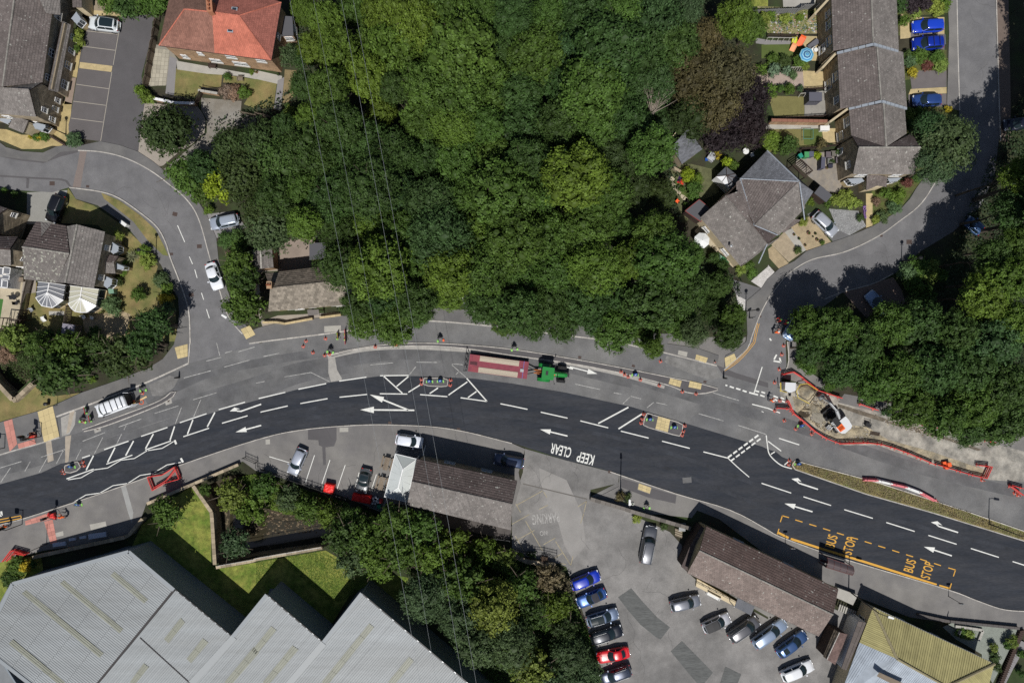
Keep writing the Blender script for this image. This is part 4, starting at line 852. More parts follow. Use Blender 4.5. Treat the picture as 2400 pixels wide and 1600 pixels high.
h=newhouse('edge_house','grey-tiled house cut by the left edge, west of the gabled house with conservatories','house',0,0,0,0)
P=pv(0,1,dict(r0=(-400,690,6.8),r1=(95,722,6.8),s1=(105,872,4.9),s0=(-400,850,4.9),n1=(162,612,4.9),n0=(-400,590,4.9)))
roofs(P,[('r0','r1','s1','s0')],RT_GREY,h);roofs(P,[('r0','r1','n1','n0')],RT_DARK,h,lap=.08,course=.4)
walls([P[k]for k in('r1','s1','s0','n0','n1')],STONE_W,h,inset=.15,wins=((0,.5,2.8,.7,1),(1,.1,.8,1.3,1.3)))
P=pv(0,1,dict(a=(-400,330,6.0),b=(-20,395,6.0),c=(80,350,4.6),d=(-400,200,4.6),e=(0,590,4.4),f=(-400,560,4.4)));roofs(P,[('a','b','c','d'),('a','b','e','f')],RT_BROWN,h);walls([P[k]for k in('b','e','f','d','c')],STONE_W,h,inset=.15,wins=((4,.6,2.6,.7,1),))
G_=pv(0,1,dict(a=(80,360,4.6),b=(240,445,4.6),c=(225,590,4.4),d=(10,540,4.4)));
t=newhouse('lean_to','white-framed glass lean-to cut by the left edge, beside the stone patio','conservatory',0,0,0,0)
for(x0,y0,x1,y1)in((-60,885,30,960),(38,885,98,950),(25,955,90,1000),(-60,965,20,1070),(25,1005,75,1075)):
 q=[W(p,2.5)for p in T(0,1,x0,y0,x1,y0+8,x1-6,y1,x0-6,y1-6)];b=MB();b.face(q[::-1]);o=b.build('roof_pane',GLASS_P,t);b=MB()
 for i in range(4):b.beam(q[i]+Vector((0,0,.03)),q[(i+1)%4]+Vector((0,0,.03)),.09)
 b.build('glazing_bar',WHITE,t)
q=[W(p,2.45)for p in T(0,1,-200,885,98,890,72,1080,-200,1060)];walls(q,WHITE,t,inset=0.02);
# ---- cottage with stone slates
h=newhouse('stone_cottage','long low cottage with a stone-slate roof at the wood edge beside the road','cottage',0,0,0,0)
P=pv(1,1,dict(a=(85,945,3.9),b=(620,880,3.9),c=(1000,840,3.9),r1=(130,1080,5.9),r2=(1000,985,5.9),d=(115,1292,3.9),e=(1000,1215,3.9)))
roof_slope([P['r1'],P['r2'],P['e'],P['d']],RT_STONE,h,course=.38,tw=.42,lap=.06,jit=.03);roof_slope([P['a'],P['c'],P['r2'],P['r1']],mat('stone_slate_shaded',(.15,.125,.10),.95,rnd=.3,var=.15),h,course=.38,tw=.42,lap=.06,jit=.03)  # north slope takes a darker slate copy with its shade in the colour
ridge(P['r1'],P['r2'],h,RT_STONE,.13)
walls([P['d'],P['e'],P['r2'],P['c'],P['a'],P['r1']],STONE,h,inset=.22,wins=((0,.20,2.5,1.3,.8),(0,.24,.8,1.3,1.2),(0,.42,2.5,1.0,.8),(0,.68,2.5,1.3,.8),(0,.70,.8,1.3,1.2)))
chimney(WT(1,1,122,1050,6.6),5.2,6.6,.6,.9,A(0),h,BRICK,2)
q=[W(p,2.6)for p in T(1,1,470,1278,575,1275,582,1322,478,1330)];b=MB();b.prism([(p.x,p.y)for p in q],2.45,2.6);o=b.build('porch_roof',RT_GREY,h)
b=MB();
for p in q:b.beam((p.x,p.y,0),(p.x,p.y,2.45),.12)
b.build('porch_post',WOOD_D,h)
t=newhouse('outbuilding','narrow slate-roofed outbuilding with brick gable behind the stone cottage','shed',0,0,0,0)
P=pv(1,1,dict(a=(-30,730,2.6),b=(45,735,3.4),c=(145,700,2.6),d=(160,890,2.6),e=(50,900,3.4),f=(-10,905,2.6)));roofs(P,[('a','b','e','f'),('b','c','d','e')],RT_GREY,t);walls([P[k]for k in 'bcdefa'],BRICK,t,inset=.1)
ridge(P['b'],P['e'],t,KERB,.12)
t=newhouse('outbuilding','small dark flat-roofed outbuilding half hidden under the wood behind the cottage','shed',0,0,0,0)
q=[W(p,2.6)for p in T(1,1,490,665,640,660,640,810,490,820)];b=MB();b.prism([(p.x,p.y)for p in q],2.45,2.6);b.build('roof',MATS['felt'],t);walls(q,BRICK,t,inset=.08)
# ---- terrace, top right
TT=[dict(key='top',lab='northernmost brown-tiled terraced house, cut by the top edge, behind the two bright blue cars'),dict(key='mid',lab='middle brown-tiled terraced house with pale gable copings at both ends'),dict(key='low',lab='lower brown-tiled terraced house between the coping and the hipped end house'),dict(key='end',lab='south end house of the terrace with a cross roof and a tiled entrance porch')]
P=pv(3,0,dict(a=(575,-250,5.1),b=(600,470,5.1),c=(965,405,7.6),d=(940,-250,7.6),e=(1170,-250,5.1),f=(1200,470,5.1)))
h=newhouse('terraced_house',TT[0]['lab'],'house',0,0,0,0,'terraced houses along the lane');h['group']='terraced houses along the lane'
roofs(P,[('a','b','c','d')],RT_BROWN,h);roofs(P,[('c','d','e','f')],RT_GREY,h,lap=.02);ridge(P['c'],P['d'],h,RIDGE_P,.12)
WI=((0,.82,3.0,1.2,1.2),(0,.60,3.0,1.2,1.2),(0,.84,.6,1.2,1.6),(0,.45,3.0,.9,1.1))
walls([P[k]for k in('a','b','c','f','e','d')],STONE_W,h,inset=.25,wins=WI)
def coping(ps,parent,m=None):
 b=MB()
 for x,y in zip(ps,ps[1:]):
  n=max(1,int((Vector(y)-Vector(x)).length/.8))
  for k in range(n):b.beam(Vector(x).lerp(Vector(y),k/n),Vector(x).lerp(Vector(y),(k+1)/n-.02),.32,.22,r=R.random())
 b.build('coping',m or LEAD,parent,kind='stuff')
P=pv(3,0,dict(a=(638,485,4.9),b=(665,1000,4.9),c=(1040,940,7.2),d=(1000,425,7.2),e=(1240,480,4.9),f=(1275,1000,4.9)))
h=newhouse('terraced_house',TT[1]['lab'],'house',0,0,0,0,'terraced houses along the lane');roofs(P,[('a','b','c','d')],RT_BROWN,h);roofs(P,[('c','d','e','f')],RT_GREY,h,lap=.02);ridge(P['c'],P['d'],h,RIDGE_P,.12)
walls([P[k]for k in('a','b','c','f','e','d')],STONE_W,h,inset=.25,wins=((0,.35,3.0,1.2,1.2),(0,.8,3.0,1.0,1.1),(0,.40,.5,1.5,1.7)))
C_=pv(3,0,dict(a=(635,490,5.3),b=(970,408,7.8),c=(1195,475,5.3)));coping([C_['a'],C_['b'],C_['c']],h)
P=pv(3,0,dict(a=(745,1005,4.8),b=(765,1245,4.8),c=(1085,1350,7.0),d=(1060,950,7.0),e=(1255,1005,4.8),f=(1272,1228,4.8)))
h=newhouse('terraced_house',TT[2]['lab'],'house',0,0,0,0,'terraced houses along the lane');roofs(P,[('a','b','c','d')],RT_BROWN,h);roofs(P,[('c','d','e','f')],RT_GREY,h,lap=.02);ridge(P['c'],P['d'],h,RIDGE_P,.12)
walls([P[k]for k in('a','b','c','f','e','d')],STONE_W,h,inset=.25,wins=((0,.35,2.9,1.3,1.3),(0,.75,.6,1.2,1.5)))
C_=pv(3,0,dict(a=(745,1000,5.2),b=(1045,932,7.4),c=(1275,1000,5.2)));coping([C_['a'],C_['b'],C_['c']],h)

for i,(x0,y0,x1,y1)in enumerate(((430,130,560,-10),(500,625,630,485),(570,1120,740,995))):
 a,b_=WT(3,0,x0,y0,2.2),WT(3,0,x1,y1,5.0);b=MB();c0,c1=Vector((a.x,a.y,0)),Vector((b_.x,b_.y,0));n=Vector((-(c1-c0).normalized().y,(c1-c0).normalized().x,0))*.15

 pts=[c0,c1,Vector((c1.x,c1.y,5.0)),Vector((a.x,a.y,2.2))]
 b.face([p+n for p in pts]);b.face([p-n for p in pts][::-1]);b.face([pts[3]-n,pts[2]-n,pts[2]+n,pts[3]+n]);b.face([c0-n,pts[3]-n,pts[3]+n,c0+n][::-1])
 t=b.build('party_wall',RENDER);_tag(t,['cream sloping garden party wall at the top, beside the rockery garden','cream sloping garden party wall beside the blue striped parasol patio','cream sloping garden party wall beside the grey patio with the small shed'][i],'wall')
P=pv(3,0,dict(r1=(832,1355,7.0),r2=(1400,1355,7.0),s1=(780,1600,4.8),s2=(1350,1600,4.8),n1=(770,1248,4.8),n2=(1320,1228,4.8),v=(1085,1352,7.0)))
h=newhouse('terraced_house',TT[3]['lab'],'house',0,0,0,0,'terraced houses along the lane')
roofs(P,[('r1','r2','s2','s1')],RT_GREY,h,lap=.04);roof_slope([P['n1'],P['v'],P['r1']],RT_DARK,h);roof_slope([P['n2'],P['v'],P['r2']],RT_DARK,h);ridge(P['r1'],P['r2'],h,RIDGE_P,.13)
walls([P[k]for k in('r1','s1','s2','r2','n2','n1')],STONE_W,h,inset=.22,wins=((0,.5,2.9,1.0,1.1),(1,.2,2.9,1.4,1.2),(1,.8,2.9,1.4,1.2),(5,.5,.8,1,1.2)))
roof_slope([WT(3,1,905,45,3.3),WT(3,1,1000,35,3.5),WT(3,1,1095,60,3.3),WT(3,1,1085,150,2.7),WT(3,1,1000,140,2.8),WT(3,1,905,180,2.7)],RT_BROWN,h,tw=.25)
b=MB();q=[W(p,2.6)for p in T(3,1,915,60,1085,70,1075,140,915,165)];b.prism([(p.x,p.y)for p in q],0,2.5);b.build('porch_wall',RENDER,h)
bay_window(3,1,(735,75,860,65,885,95,820,120,770,118),2.4,h);bay_window(3,1,(1100,70,1225,65,1190,95,1120,108),2.4,h)
# ---- bungalow with slate hips
h=newhouse('bungalow','angled bungalow with mixed brown tile and blue slate hipped roofs below the terrace gardens','bungalow',0,0,0,0)
def PB(x,y,z):return W(F(x,y)[0],z)
N=dict(A=PB(1610,503,3.6),B=PB(1700,410,3.6),C=PB(1765,347,3.6),D=PB(1868,440,3.6),E=PB(1835,478,3.6),Fq=PB(1800,520,3.6),G=PB(1700,612,3.6),R1=PB(1688,428,5.6),R2=PB(1780,548,5.4),R3=PB(1840,440,5.0),R4=PB(1820,415,6.0),R5=PB(1733,516,5.9),R0=PB(1690,412,5.9))
def rp(*p,m=RT_BROWN,**k):roof_slope(list(p),m,h,**k)
SW1,SW2=PB(1608,500,3.6),PB(1702,612,3.6);NE1,NE2=PB(1765,345,3.6),PB(1868,438,3.6)
NW,SE=PB(1608,500,3.6),PB(1868,438,3.6)
ra,rb_=PB(1665,450,5.4),PB(1762,560,5.2)
m1,m2=PB(1752,412,5.9),PB(1820,412,5.9);v1=PB(1732,517,5.5);v2=PB(1836,417,6.2);nn=PB(1700,408,4.6)
rp(SW1,SW2,rb_,ra,m=RT_GREY,course=.3)
rp(SW2,PB(1790,545,3.6),rb_,m=RT_GREY);rp(rb_,PB(1790,545,3.6),PB(1735,515,5.4),ra,m=RT_BROWN)if False else rp(rb_,PB(1786,540,4.0),v1,m=RT_DARK)
rp(SW1,ra,PB(1690,425,4.3),m=RT_BROWN);rp(ra,rb_,v1,PB(1695,440,4.9),m=RT_BROWN);rp(PB(1690,420,4.2),PB(1705,408,4.2),v1,PB(1692,442,4.8),m=RT_BROWN)
rp(PB(1700,410,4.0),v2,v1,m=RT_BROWN,lap=.05);rp(v1,v2,PB(1848,478,3.7),PB(1790,540,3.7),m=RT_GREY,lap=.02)
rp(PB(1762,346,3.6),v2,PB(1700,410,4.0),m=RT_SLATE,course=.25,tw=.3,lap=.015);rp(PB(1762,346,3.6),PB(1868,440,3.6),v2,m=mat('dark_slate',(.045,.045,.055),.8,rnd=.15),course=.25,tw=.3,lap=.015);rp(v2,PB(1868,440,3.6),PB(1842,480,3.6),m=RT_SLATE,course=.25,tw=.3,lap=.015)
for a,b_ in((PB(1762,346,3.65),v2),(PB(1700,410,4.05),v2),(v2,PB(1848,505,3.7)),(v1,PB(1786,540,4.0)),(PB(1700,410,4.1),v1),(rb_,PB(1742,605,3.7))):ridge(a,b_,h,LEAD,.09)
for a,b_ in((ra,rb_),(v1,v2)):ridge(a,b_,h,RT_GREY,.1)
walls([SW1,SW2,PB(1745,585,3.6),PB(1800,530,3.6),PB(1868,440,3.6),PB(1762,346,3.6)],RENDER,h,inset=.3,wins=((0,.2,.9,1.2,1.1),(0,.7,.9,1.4,1.1),(2,.5,.9,1.2,1.2),(3,.5,.9,1.6,1.2)))
roof_slope([PB(1788,530,2.8),PB(1802,500,3.2),PB(1840,505,3.0),PB(1800,535,2.6)],RT_BROWN,h)
b=MB();p=WT(2,1,2015,690,4.9);b.lathe([(.13,0),(.12,.5),(.18,.55),(0,.6)],10,c=(p.x,p.y,4.4));b.build('flue',METAL,h)
q=[W(p,.9)for p in T(2,1,1750,480,2120,830,2050,885,1690,545)];b=MB();b.prism([(p.x,p.y)for p in q],.0,.06);t=b.build('bungalow_terrace',MATS['stone_paving']);_tag(t,'cream paved terrace along the garden side of the bungalow','terrace')
t=newhouse('tiled_outbuilding','slate-roofed outbuilding half covered by the dark purple tree','shed',0,0,0,0)
q=[W(p,3.0)for p in T(2,0,1600,1200,1750,1370,1560,1510,1460,1360)];roof_slope([q[0]+Vector((0,0,.8)),q[1],q[2],q[3]+Vector((0,0,.8))],RT_SLATE,t,course=.22,tw=.5,lap=.03);walls(q,STONE_W,t,inset=.15)

t=newhouse('conservatory','dark-framed conservatory with one roof side whitened as sun glare against the bungalow','conservatory',0,0,0,0)
def z6(x,y,z):return W((1560+x*240/2352,340+y*160/1568),z)
ap,b0=z6(1400,700,3.3),z6(1600,900,3.1);cs=[z6(1390,490,2.5),z6(1600,660,2.5),z6(1700,790,2.5),z6(1600,900,2.5),z6(1480,1030,2.5),z6(1300,840,2.5),z6(1160,720,2.5)]
gl=[GLASS_P,GLASS_P,GLASS_P,BLUE,mat('glare_glass',(.75,.76,.78),.2),MATS['glare_glass'],GLASS_P]  # white panes paint the sun's glare onto one side of the glass roof
for i in range(7):
 b=MB();b.face([ap,cs[i],cs[(i+1)%7]]);b.build('roof_pane',gl[i]if i!=3 else GLASS_P,t);b=MB();b.beam(ap+Vector((0,0,.03)),cs[i]+Vector((0,0,.03)),.07);b.build('glazing_bar',WOOD_D,t)
walls(cs,WHITE,t,inset=.05)
t=newhouse('dark_garden_shed','dark felt-roofed shed with red trim beside the bungalow garden','shed',0,0,0,0)
q=[W(p,2.4)for p in T(2,1,1720,265,1820,345,1735,470,1590,370)];b=MB();b.prism([(p.x,p.y)for p in q],2.25,2.4);b.build('roof',MATS['felt'],t);b=MB();
for i in range(4):b.beam(q[i],q[(i+1)%4],.08)
b.build('roof_trim',mat('maroon',(.22,.05,.045),.6),t);walls(q,WOOD_D,t,inset=.08)
t=newhouse('bin_store','dark flat-roofed store between the bungalow and the entrance garden','shed',0,0,0,0)
q=[W(p,2.2)for p in T(3,1,480,135,590,225,535,290,425,205)];b=MB();b.prism([(p.x,p.y)for p in q],2.05,2.2);b.build('roof',MATS['felt'],t);walls(q,WOOD_D,t,inset=.06)
b=MB();
for k in range(9):
 a,c=WT(3,1,410+k*14,250+k*14,.9),WT(3,1,475+k*8,230+k*10,.9)
t2=newhouse('side_gate','small wooden slatted gate beside the bin store','gate',0,0,0,0)
for k in range(9):
 a=WT(3,1,440+k*11,235+k*9,0);b=MB();b.box((a.x,a.y,.5),(.12,.04,1.0),A(-35));b.build('slat',WOOD,t2)
# ---- cafe building with marquee
h=newhouse('cafe_building','single-storey building with brown tiled roof beside the white canopy and stream','building',0,0,0,0)
P=dict(a=WT(1,2,1478,1080,5.0),b=WT(2,2,45,1280,5.0),r1=WT(1,2,1430,1285,6.6),r2=WT(2,2,0,1492,6.6),d=WT(1,2,1390,1500,5.0),e=WT(2,2,-10,1730,5.0))
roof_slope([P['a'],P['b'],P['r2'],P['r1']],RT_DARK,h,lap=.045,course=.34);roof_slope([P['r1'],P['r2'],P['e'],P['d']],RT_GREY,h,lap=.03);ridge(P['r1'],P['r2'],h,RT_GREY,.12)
walls([P['a'],P['b'],P['r2'],P['e'],P['d'],P['r1']],STONE_W,h,inset=.25,wins=((0,.3,.9,1.6,1.3),(0,.7,.9,1.6,1.3),(3,.3,.9,1.6,1.3)));gutter(P['a'],P['b'],h);gutter(P['b'],P['r2'],h)
q=[W(p,.5)for p in T(1,2,1360,1500,2352,1700)+T(1,3,2330,250,1730,140,1360,-60)];b=MB();b.prism([(p.x,p.y)for p in q],0,.35);t=b.build('rear_terrace',mat('dark_decking',(.085,.075,.07),.9,rnd=.2,var=.2));_tag(t,'dark decked terrace behind the cafe building above the stream','terrace')
t=newhouse('marquee','pale translucent canopy with hipped panel roof joined to the cafe building','canopy',0,0,0,0)
CAN=mat('canopy_sheet',(.55,.58,.57),.5,var=.04,rnd=.03)
n1,n2,s1,s2,ra,rb_=WT(1,2,1280,1030,2.9),WT(1,2,1478,1078,2.9),WT(1,2,1180,1425,2.9),WT(1,2,1385,1472,2.9),WT(1,2,1350,1170,3.7),WT(1,2,1308,1338,3.7)
def panel(pts,name='roof_panel',m=CAN):
 b=MB();pts=[Vector(p)for p in pts];n=(pts[1]-pts[0]).cross(pts[2]-pts[0]).normalized();n=n if n.z>0 else-n
 b.face(pts);b.face([p-n*.04 for p in pts][::-1])
 for i in range(len(pts)):b.face([pts[i],pts[i]-n*.04,pts[(i+1)%len(pts)]-n*.04,pts[(i+1)%len(pts)]])
 b.build(name,m,t)
panel([n1,n2,ra],m=mat('canopy_shaded',(.42,.45,.44),.5));panel([s1,s2,rb_])  # north panel's greyer colour is painted shade on the same canopy sheet
k=5
for side_a,side_b in((n1,s1),(n2,s2)):
 E=[side_a.lerp(side_b,i/k)for i in range(k+1)]
 for i in range(k):
  a0,a1=E[i],E[i+1];r0=ra.lerp(rb_,min(max((i)/k,0),1));r1=ra.lerp(rb_,(i+1)/k)
  panel([a0.lerp(a1,.01),a0.lerp(a1,.99),r1,r0])
b=MB();b.beam(ra+Vector((0,0,.05)),rb_+Vector((0,0,.05)),.12)
for a,c in((n1,ra),(n2,ra),(s1,rb_),(s2,rb_),(n1,s1),(n2,s2),(n1,n2),(s1,s2)):b.beam(a+Vector((0,0,.02)),c+Vector((0,0,.02)),.07)
b.build('frame',WHITE,t)
for p in(n1,n2,s1,s2):b=MB();b.beam((p.x,p.y,.1),(p.x,p.y,2.85),.1);b.build('post',WHITE,t)
# ---- office range with chocolate tiles (lower right)
h=newhouse('roadside_building','long chocolate-tiled building between the main road and the car park','building',0,0,0,0)
P=dict(a=WT(2,3,1785,130,4.2),b=WT(3,3,645,708,4.2),r1=WT(2,3,1722,350,6.0),r2=WT(3,3,598,938,6.0),d=WT(2,3,1610,555,4.2),e=WT(3,3,465,1138,4.2))
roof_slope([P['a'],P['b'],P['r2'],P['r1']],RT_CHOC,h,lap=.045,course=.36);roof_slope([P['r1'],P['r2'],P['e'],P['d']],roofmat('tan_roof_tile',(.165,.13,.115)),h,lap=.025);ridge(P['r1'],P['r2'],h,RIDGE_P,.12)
walls([P['a'],P['b'],P['r2'],P['e'],P['d'],P['r1']],STONE,h,inset=.3,wins=((0,.3,1.0,1.6,1.3),(0,.7,1,1.6,1.3),(3,.3,1,1.6,1.3),(3,.6,1,1.6,1.3)));gutter(P['a'],P['b'],h);gutter(P['d'],P['e'],h)
P=dict(a=WT(2,3,1640,300,3.0),b=WT(2,3,1740,130,3.0),c=WT(2,3,1790,150,3.0),d=WT(2,3,1610,540,3.0),e=WT(2,3,1555,500,3.0))
t=newhouse('west_wall_shade','dark block standing in for the shaded west wall of the long chocolate-tiled building','shed',0,0,0,0);roof_slope([P['a'],P['b'],P['c'],P['d'],P['e']],RT_DARK,t);walls([P[k]for k in 'abcde'],WOOD_D,t,inset=.1)  # added dark volume standing in for the west gable wall in shadow
b=MB();q=[W(p,.5)for p in T(2,3,1700,610,2080,830,2060,870,1690,680)];b.prism([(p.x,p.y)for p in q],.03,.5);t=b.build('raised_terrace',RENDER);_tag(t,'raised cream terrace with iron railing along the chocolate-tiled building','terrace')
rl=newhouse('terrace_railing','thin black iron railing on the raised cream terrace','railing',0,0,0,0)
a,c=WT(2,3,1700,648,1.4),WT(2,3,2070,832,1.4);b=MB();b.beam(a,c,.05);b.beam(a-Vector((0,0,.8)),c-Vector((0,0,.8)),.04);b.build('rail',IRON,rl)
for k in range(7):p=a.lerp(c,k/6);b=MB();b.beam((p.x,p.y,.5),p,.05);b.build('post',IRON,rl)
t=newhouse('door_canopy','flat grey door canopy on posts projecting from the chocolate-tiled building','canopy',0,0,0,0)
q=[W(p,2.7)for p in T(2,3,2075,785,2230,865,2195,945,2045,870)];b=MB();b.prism([(p.x,p.y)for p in q],2.6,2.72);b.build('roof',RT_SLATE,t)
for p in q[2:]:b=MB();b.beam((p.x,p.y,0),(p.x,p.y,2.6),.12);b.build('post',WHITE,t)

q=[W(p,1.2)for p in T(3,3,650,700,835,768,790,860,635,790)];b=MB();b.prism([(p.x,p.y)for p in q],0,.9);t=b.build('landing',CONC);_tag(t,'pale concrete landing with railing at the east end of the chocolate-tiled building','landing')
st=newhouse('outside_stairs','stepped outside stairs below the pale landing','stairs',0,0,0,0)
for k in range(8):
 p0,p1=WT(3,3,640+k*23,825+k*11,0),WT(3,3,622+k*23,882+k*11,0);b=MB();b.beam((p0.x,p0.y,.85-k*.1),(p1.x,p1.y,.85-k*.1),.22,.1);b.build('tread',CONC,st)
b=MB();p0,p1=WT(3,3,622,885,.9),WT(3,3,810,978,.1);b.beam(p0,p1,.06);p0,p1=WT(3,3,640,818,.9),WT(3,3,815,905,.1);b.beam(p0,p1,.06);b.build('stringer',IRON,st)
# ---- yellow mossy roof building
h=newhouse('mossy_roofed_building','building with a yellow mossy corrugated hip roof and blue-grey sheet side, bottom right','building',0,0,0,0)
def corr(pts,m,parent,pitch=.28,amp=.035,dirv=None,name='roof_sheet',thick=.08):
 """profiled sheets running down the slope, each seam band its own geometry"""
 P=[Vector(p)for p in pts];nrm=Vector()
 for i in range(len(P)):nrm+=P[i].cross(P[(i+1)%len(P)])
 nrm.normalize()
 if nrm.z<0:nrm=-nrm;P=P[::-1]
 if dirv is None:
  down=Vector((0,0,-1));down=(down-nrm*down.dot(nrm)).normalized()
 else:down=(Vector(dirv)-nrm*Vector(dirv).dot(nrm)).normalized()
 side=nrm.cross(down);o=P[0];s0=min((p-o).dot(side)for p in P);s1=max((p-o).dot(side)for p in P)
 b=MB();s=s0;h_=pitch
 while s<s1:
  for(u0,u1,z0,z1)in((0,.62,0,0),(.62,.70,0,amp),(.70,.92,amp,amp),(.92,1.0,amp,0)):
   cell=clip(clip(P,o+side*(s+u0*h_),side),o+side*(s+u1*h_),-side)
   if len(cell)>=3:
    q=[]
    for p in cell:
     t=((p-o).dot(side)-s)/h_;f=(t-u0)/max(u1-u0,1e-6);q.append(p+nrm*(z0+(z1-z0)*min(max(f,0),1)))
    b.face(q,0,R.random())
  s+=h_
 lo=[p-nrm*thick for p in P];b.face(lo[::-1],0)
 for i in range(len(P)):b.face([P[i],lo[i],lo[(i+1)%len(P)],P[(i+1)%len(P)]],0)
 return b.build(name,m,parent)
P=dict(nw=WT(3,3,965,872,3.5),ne=WT(3,3,2080,1390,3.5),r1=WT(3,3,1185,1345,5.4),r2=WT(3,3,1640,1600,5.4),sw=WT(3,3,690,1568,3.5),w=WT(3,3,840,1195,3.5),se=WT(3,3,2000,1700,3.5),s2=WT(3,3,640,1750,3.4),s3=WT(3,3,1500,1950,3.4))
corr([P['nw'],P['ne'],P['r2'],P['r1']],SHEET_Y,h,.34,.05);corr([P['nw'],P['r1'],P['w']],SHEET_Y,h,.26,dirv=(P['w']-P['nw'])*0+Vector((-.8,-.45,0)).cross(Vector((0,0,1)))*0+(P['w']-P['r1']))
corr([P['w'],P['r1'],P['r2'],P['s3'],P['s2']],SHEET_B,h,.26,dirv=(P['r1']-P['r2']).cross(Vector((0,0,1))));corr([P['ne'],P['se'],P['s3'],P['r2']],SHEET_Y,h,.26)
ridge(P['nw'],P['r1'],h,mat('mossy_ridge',(.27,.235,.14),.9),.2,.9);ridge(P['r1'],P['r2'],h,MATS['mossy_ridge'],.18,.9);ridge(P['ne'],P['r2'],h,MATS['mossy_ridge'],.2,.9)
walls([P['nw'],P['ne'],P['se'],P['s3'],P['s2'],P['w']],RENDER,h,inset=.3,wins=((0,.3,1,1.4,1.4),(0,.6,1,1.4,1.4),(5,.5,1,1.4,1.4)));gutter(P['nw'],P['ne'],h,METAL)
q=[WT(3,3,1012,1460,5.4),WT(3,3,1250,1568,5.4),WT(3,3,1230,1620,5.2),WT(3,3,990,1495,5.2)];b=MB();b.face([p+Vector((0,0,.25))for p in q]);b.build('brown_rooflight',WOOD,h)
RT_DARKROSE=roofmat('rose_brown_tile',(.13,.085,.075),False,.2)
t=newhouse('brown_tiled_shed','small brown-tiled shed between the chocolate-tiled and mossy-roofed buildings','shed',0,0,0,0)
P=dict(a=WT(3,3,612,1075,2.6),b=WT(3,3,728,1118,2.6),r1=WT(3,3,655,1100,3.3),r2=WT(3,3,540,1350,3.3),c=WT(3,3,615,1398,2.6),d=WT(3,3,505,1322,2.6))
roof_slope([P['r1'],P['b'],P['c'],P['r2']],RT_DARKROSE,t,tw=.5,course=.4);roof_slope([P['a'],P['r1'],P['r2'],P['d']],WOOD,t);walls([P['a'],P['r1'],P['b'],P['c'],P['r2'],P['d']],WOOD_D,t,inset=.1);ridge(P['r1'],P['r2'],t,KERB,.07)
t=newhouse('dark_lean_to','brown lean-to roof along the west side of the mossy-roofed building','shed',0,0,0,0)
q=[WT(3,3,830,1000,3.0),WT(3,3,905,1010,3.3),WT(3,3,720,1450,3.3),WT(3,3,672,1430,3.0)];roof_slope(q,mat('brown_felt',(.13,.11,.10),.9,rnd=.1),t,course=.6,tw=.8);walls(q,WHITE,t,inset=.05)
# ---- warehouse with corrugated roof, bottom left
h=newhouse('warehouse','big grey corrugated-roof warehouse with saw-tooth outline, bottom left','warehouse',0,0,0,0)
ZW=5.9
def w0(x,y,z=ZW):return WT(0,3,x,y,z)
def w1(x,y,z=ZW):return WT(1,3,x,y,z)
d1=(w0(1590,720)-w0(905,1560)).normalized()
s1_=Vector((d1.y,-d1.x,0))
A0,A1,A2,A3,A4,A5,A6=w0(0,1000),w0(125,665),w0(1180,372),w0(1590,720),w0(890,1568),w0(300,1568),w0(0,1320)
big=[w0(-60,1010),w0(118,660),w0(1182,368),w0(1592,716),w0(640,1900),w0(-60,1290)]
seam_dir=w0(950,1290)-w0(235,715)

def panels(poly,along,nb,m,skip=(),dirv=None):
 o=poly[0];al=Vector((along.x,along.y,0)).normalized();u=[(p-o).dot(al)for p in poly];lo,hi=min(u),max(u)
 for i in range(nb):
  q=clip(clip(poly,o+al*(lo+(hi-lo)*i/nb+.012),al),o+al*(lo+(hi-lo)*(i+1)/nb-.012),-al)
  if len(q)>=3:corr(q,m,h,.30,.045,dirv=dirv or Vector((-al.y,al.x,0)),name='roof_sheet')
perp=Vector((-seam_dir.y,seam_dir.x,0))
panels(big,seam_dir,5,SHEET,dirv=seam_dir)
for q in((200,745,240,712,955,1295,915,1335),(550,655,588,622,1135,1072,1100,1112),(1015,580,1050,542,1362,800,1325,838),(80,1205,120,1165,600,1560,555,1590)):
 pts=[w0(q[i],q[i+1],ZW+.05)for i in range(0,8,2)];dv=(pts[2]-pts[1]);n=max(2,int(dv.length/1.9))
 for k in range(n):
  a,b_=pts[0].lerp(pts[3],k/n),pts[0].lerp(pts[3],(k+.985)/n);c,d=pts[1].lerp(pts[2],(k+.985)/n),pts[1].lerp(pts[2],k/n);corr([a,b_,c,d],SHEET_TR,h,.30,.05,dirv=dv,name='rooflight',thick=.03)

bay=[w0(1620,708),w0(2120,1130),w0(2150,1140),w1(105,760),w1(600,1188),w1(630,1192),w1(975,745),w1(1950,1568),w1(2400,1960),w0(700,1960),w0(905,1568)]
dv=(w0(2352,900)-w0(2145,1140));dv=Vector((dv.x,dv.y,0)).normalized()
al2=Vector((dv.y,-dv.x,0))
subs=[[w0(1620,708),w0(2133,1133),w0(1960,1340),w0(1120,2340),w0(640,1900)],[w1(100,757),w1(612,1188),w1(-200,2140),w1(-1230,2340),w0(1962,1342)],[w1(975,742),w1(2000,1610),w1(2450,1990),w1(-196,2142),w1(616,1190)]]
for sub in subs:panels(sub,al2,5,SHEET,dirv=dv)
def rl(fn,q):
 pts=[fn(q[i],q[i+1],ZW+.05)for i in range(0,8,2)];dd=pts[1]-pts[0]if(pts[1]-pts[0]).length>(pts[2]-pts[1]).length else pts[2]-pts[1]
 if(pts[1]-pts[0]).length<(pts[2]-pts[1]).length:pts=pts[1:]+pts[:1]
 n=max(2,int(dd.length/1.9))
 for k in range(n):
  a,b_=pts[0].lerp(pts[1],k/n),pts[0].lerp(pts[1],(k+.985)/n);c,d=pts[3].lerp(pts[2],(k+.985)/n),pts[3].lerp(pts[2],k/n);corr([a,b_,c,d],SHEET_TR,h,.30,.05,dirv=dd,name='rooflight',thick=.03)
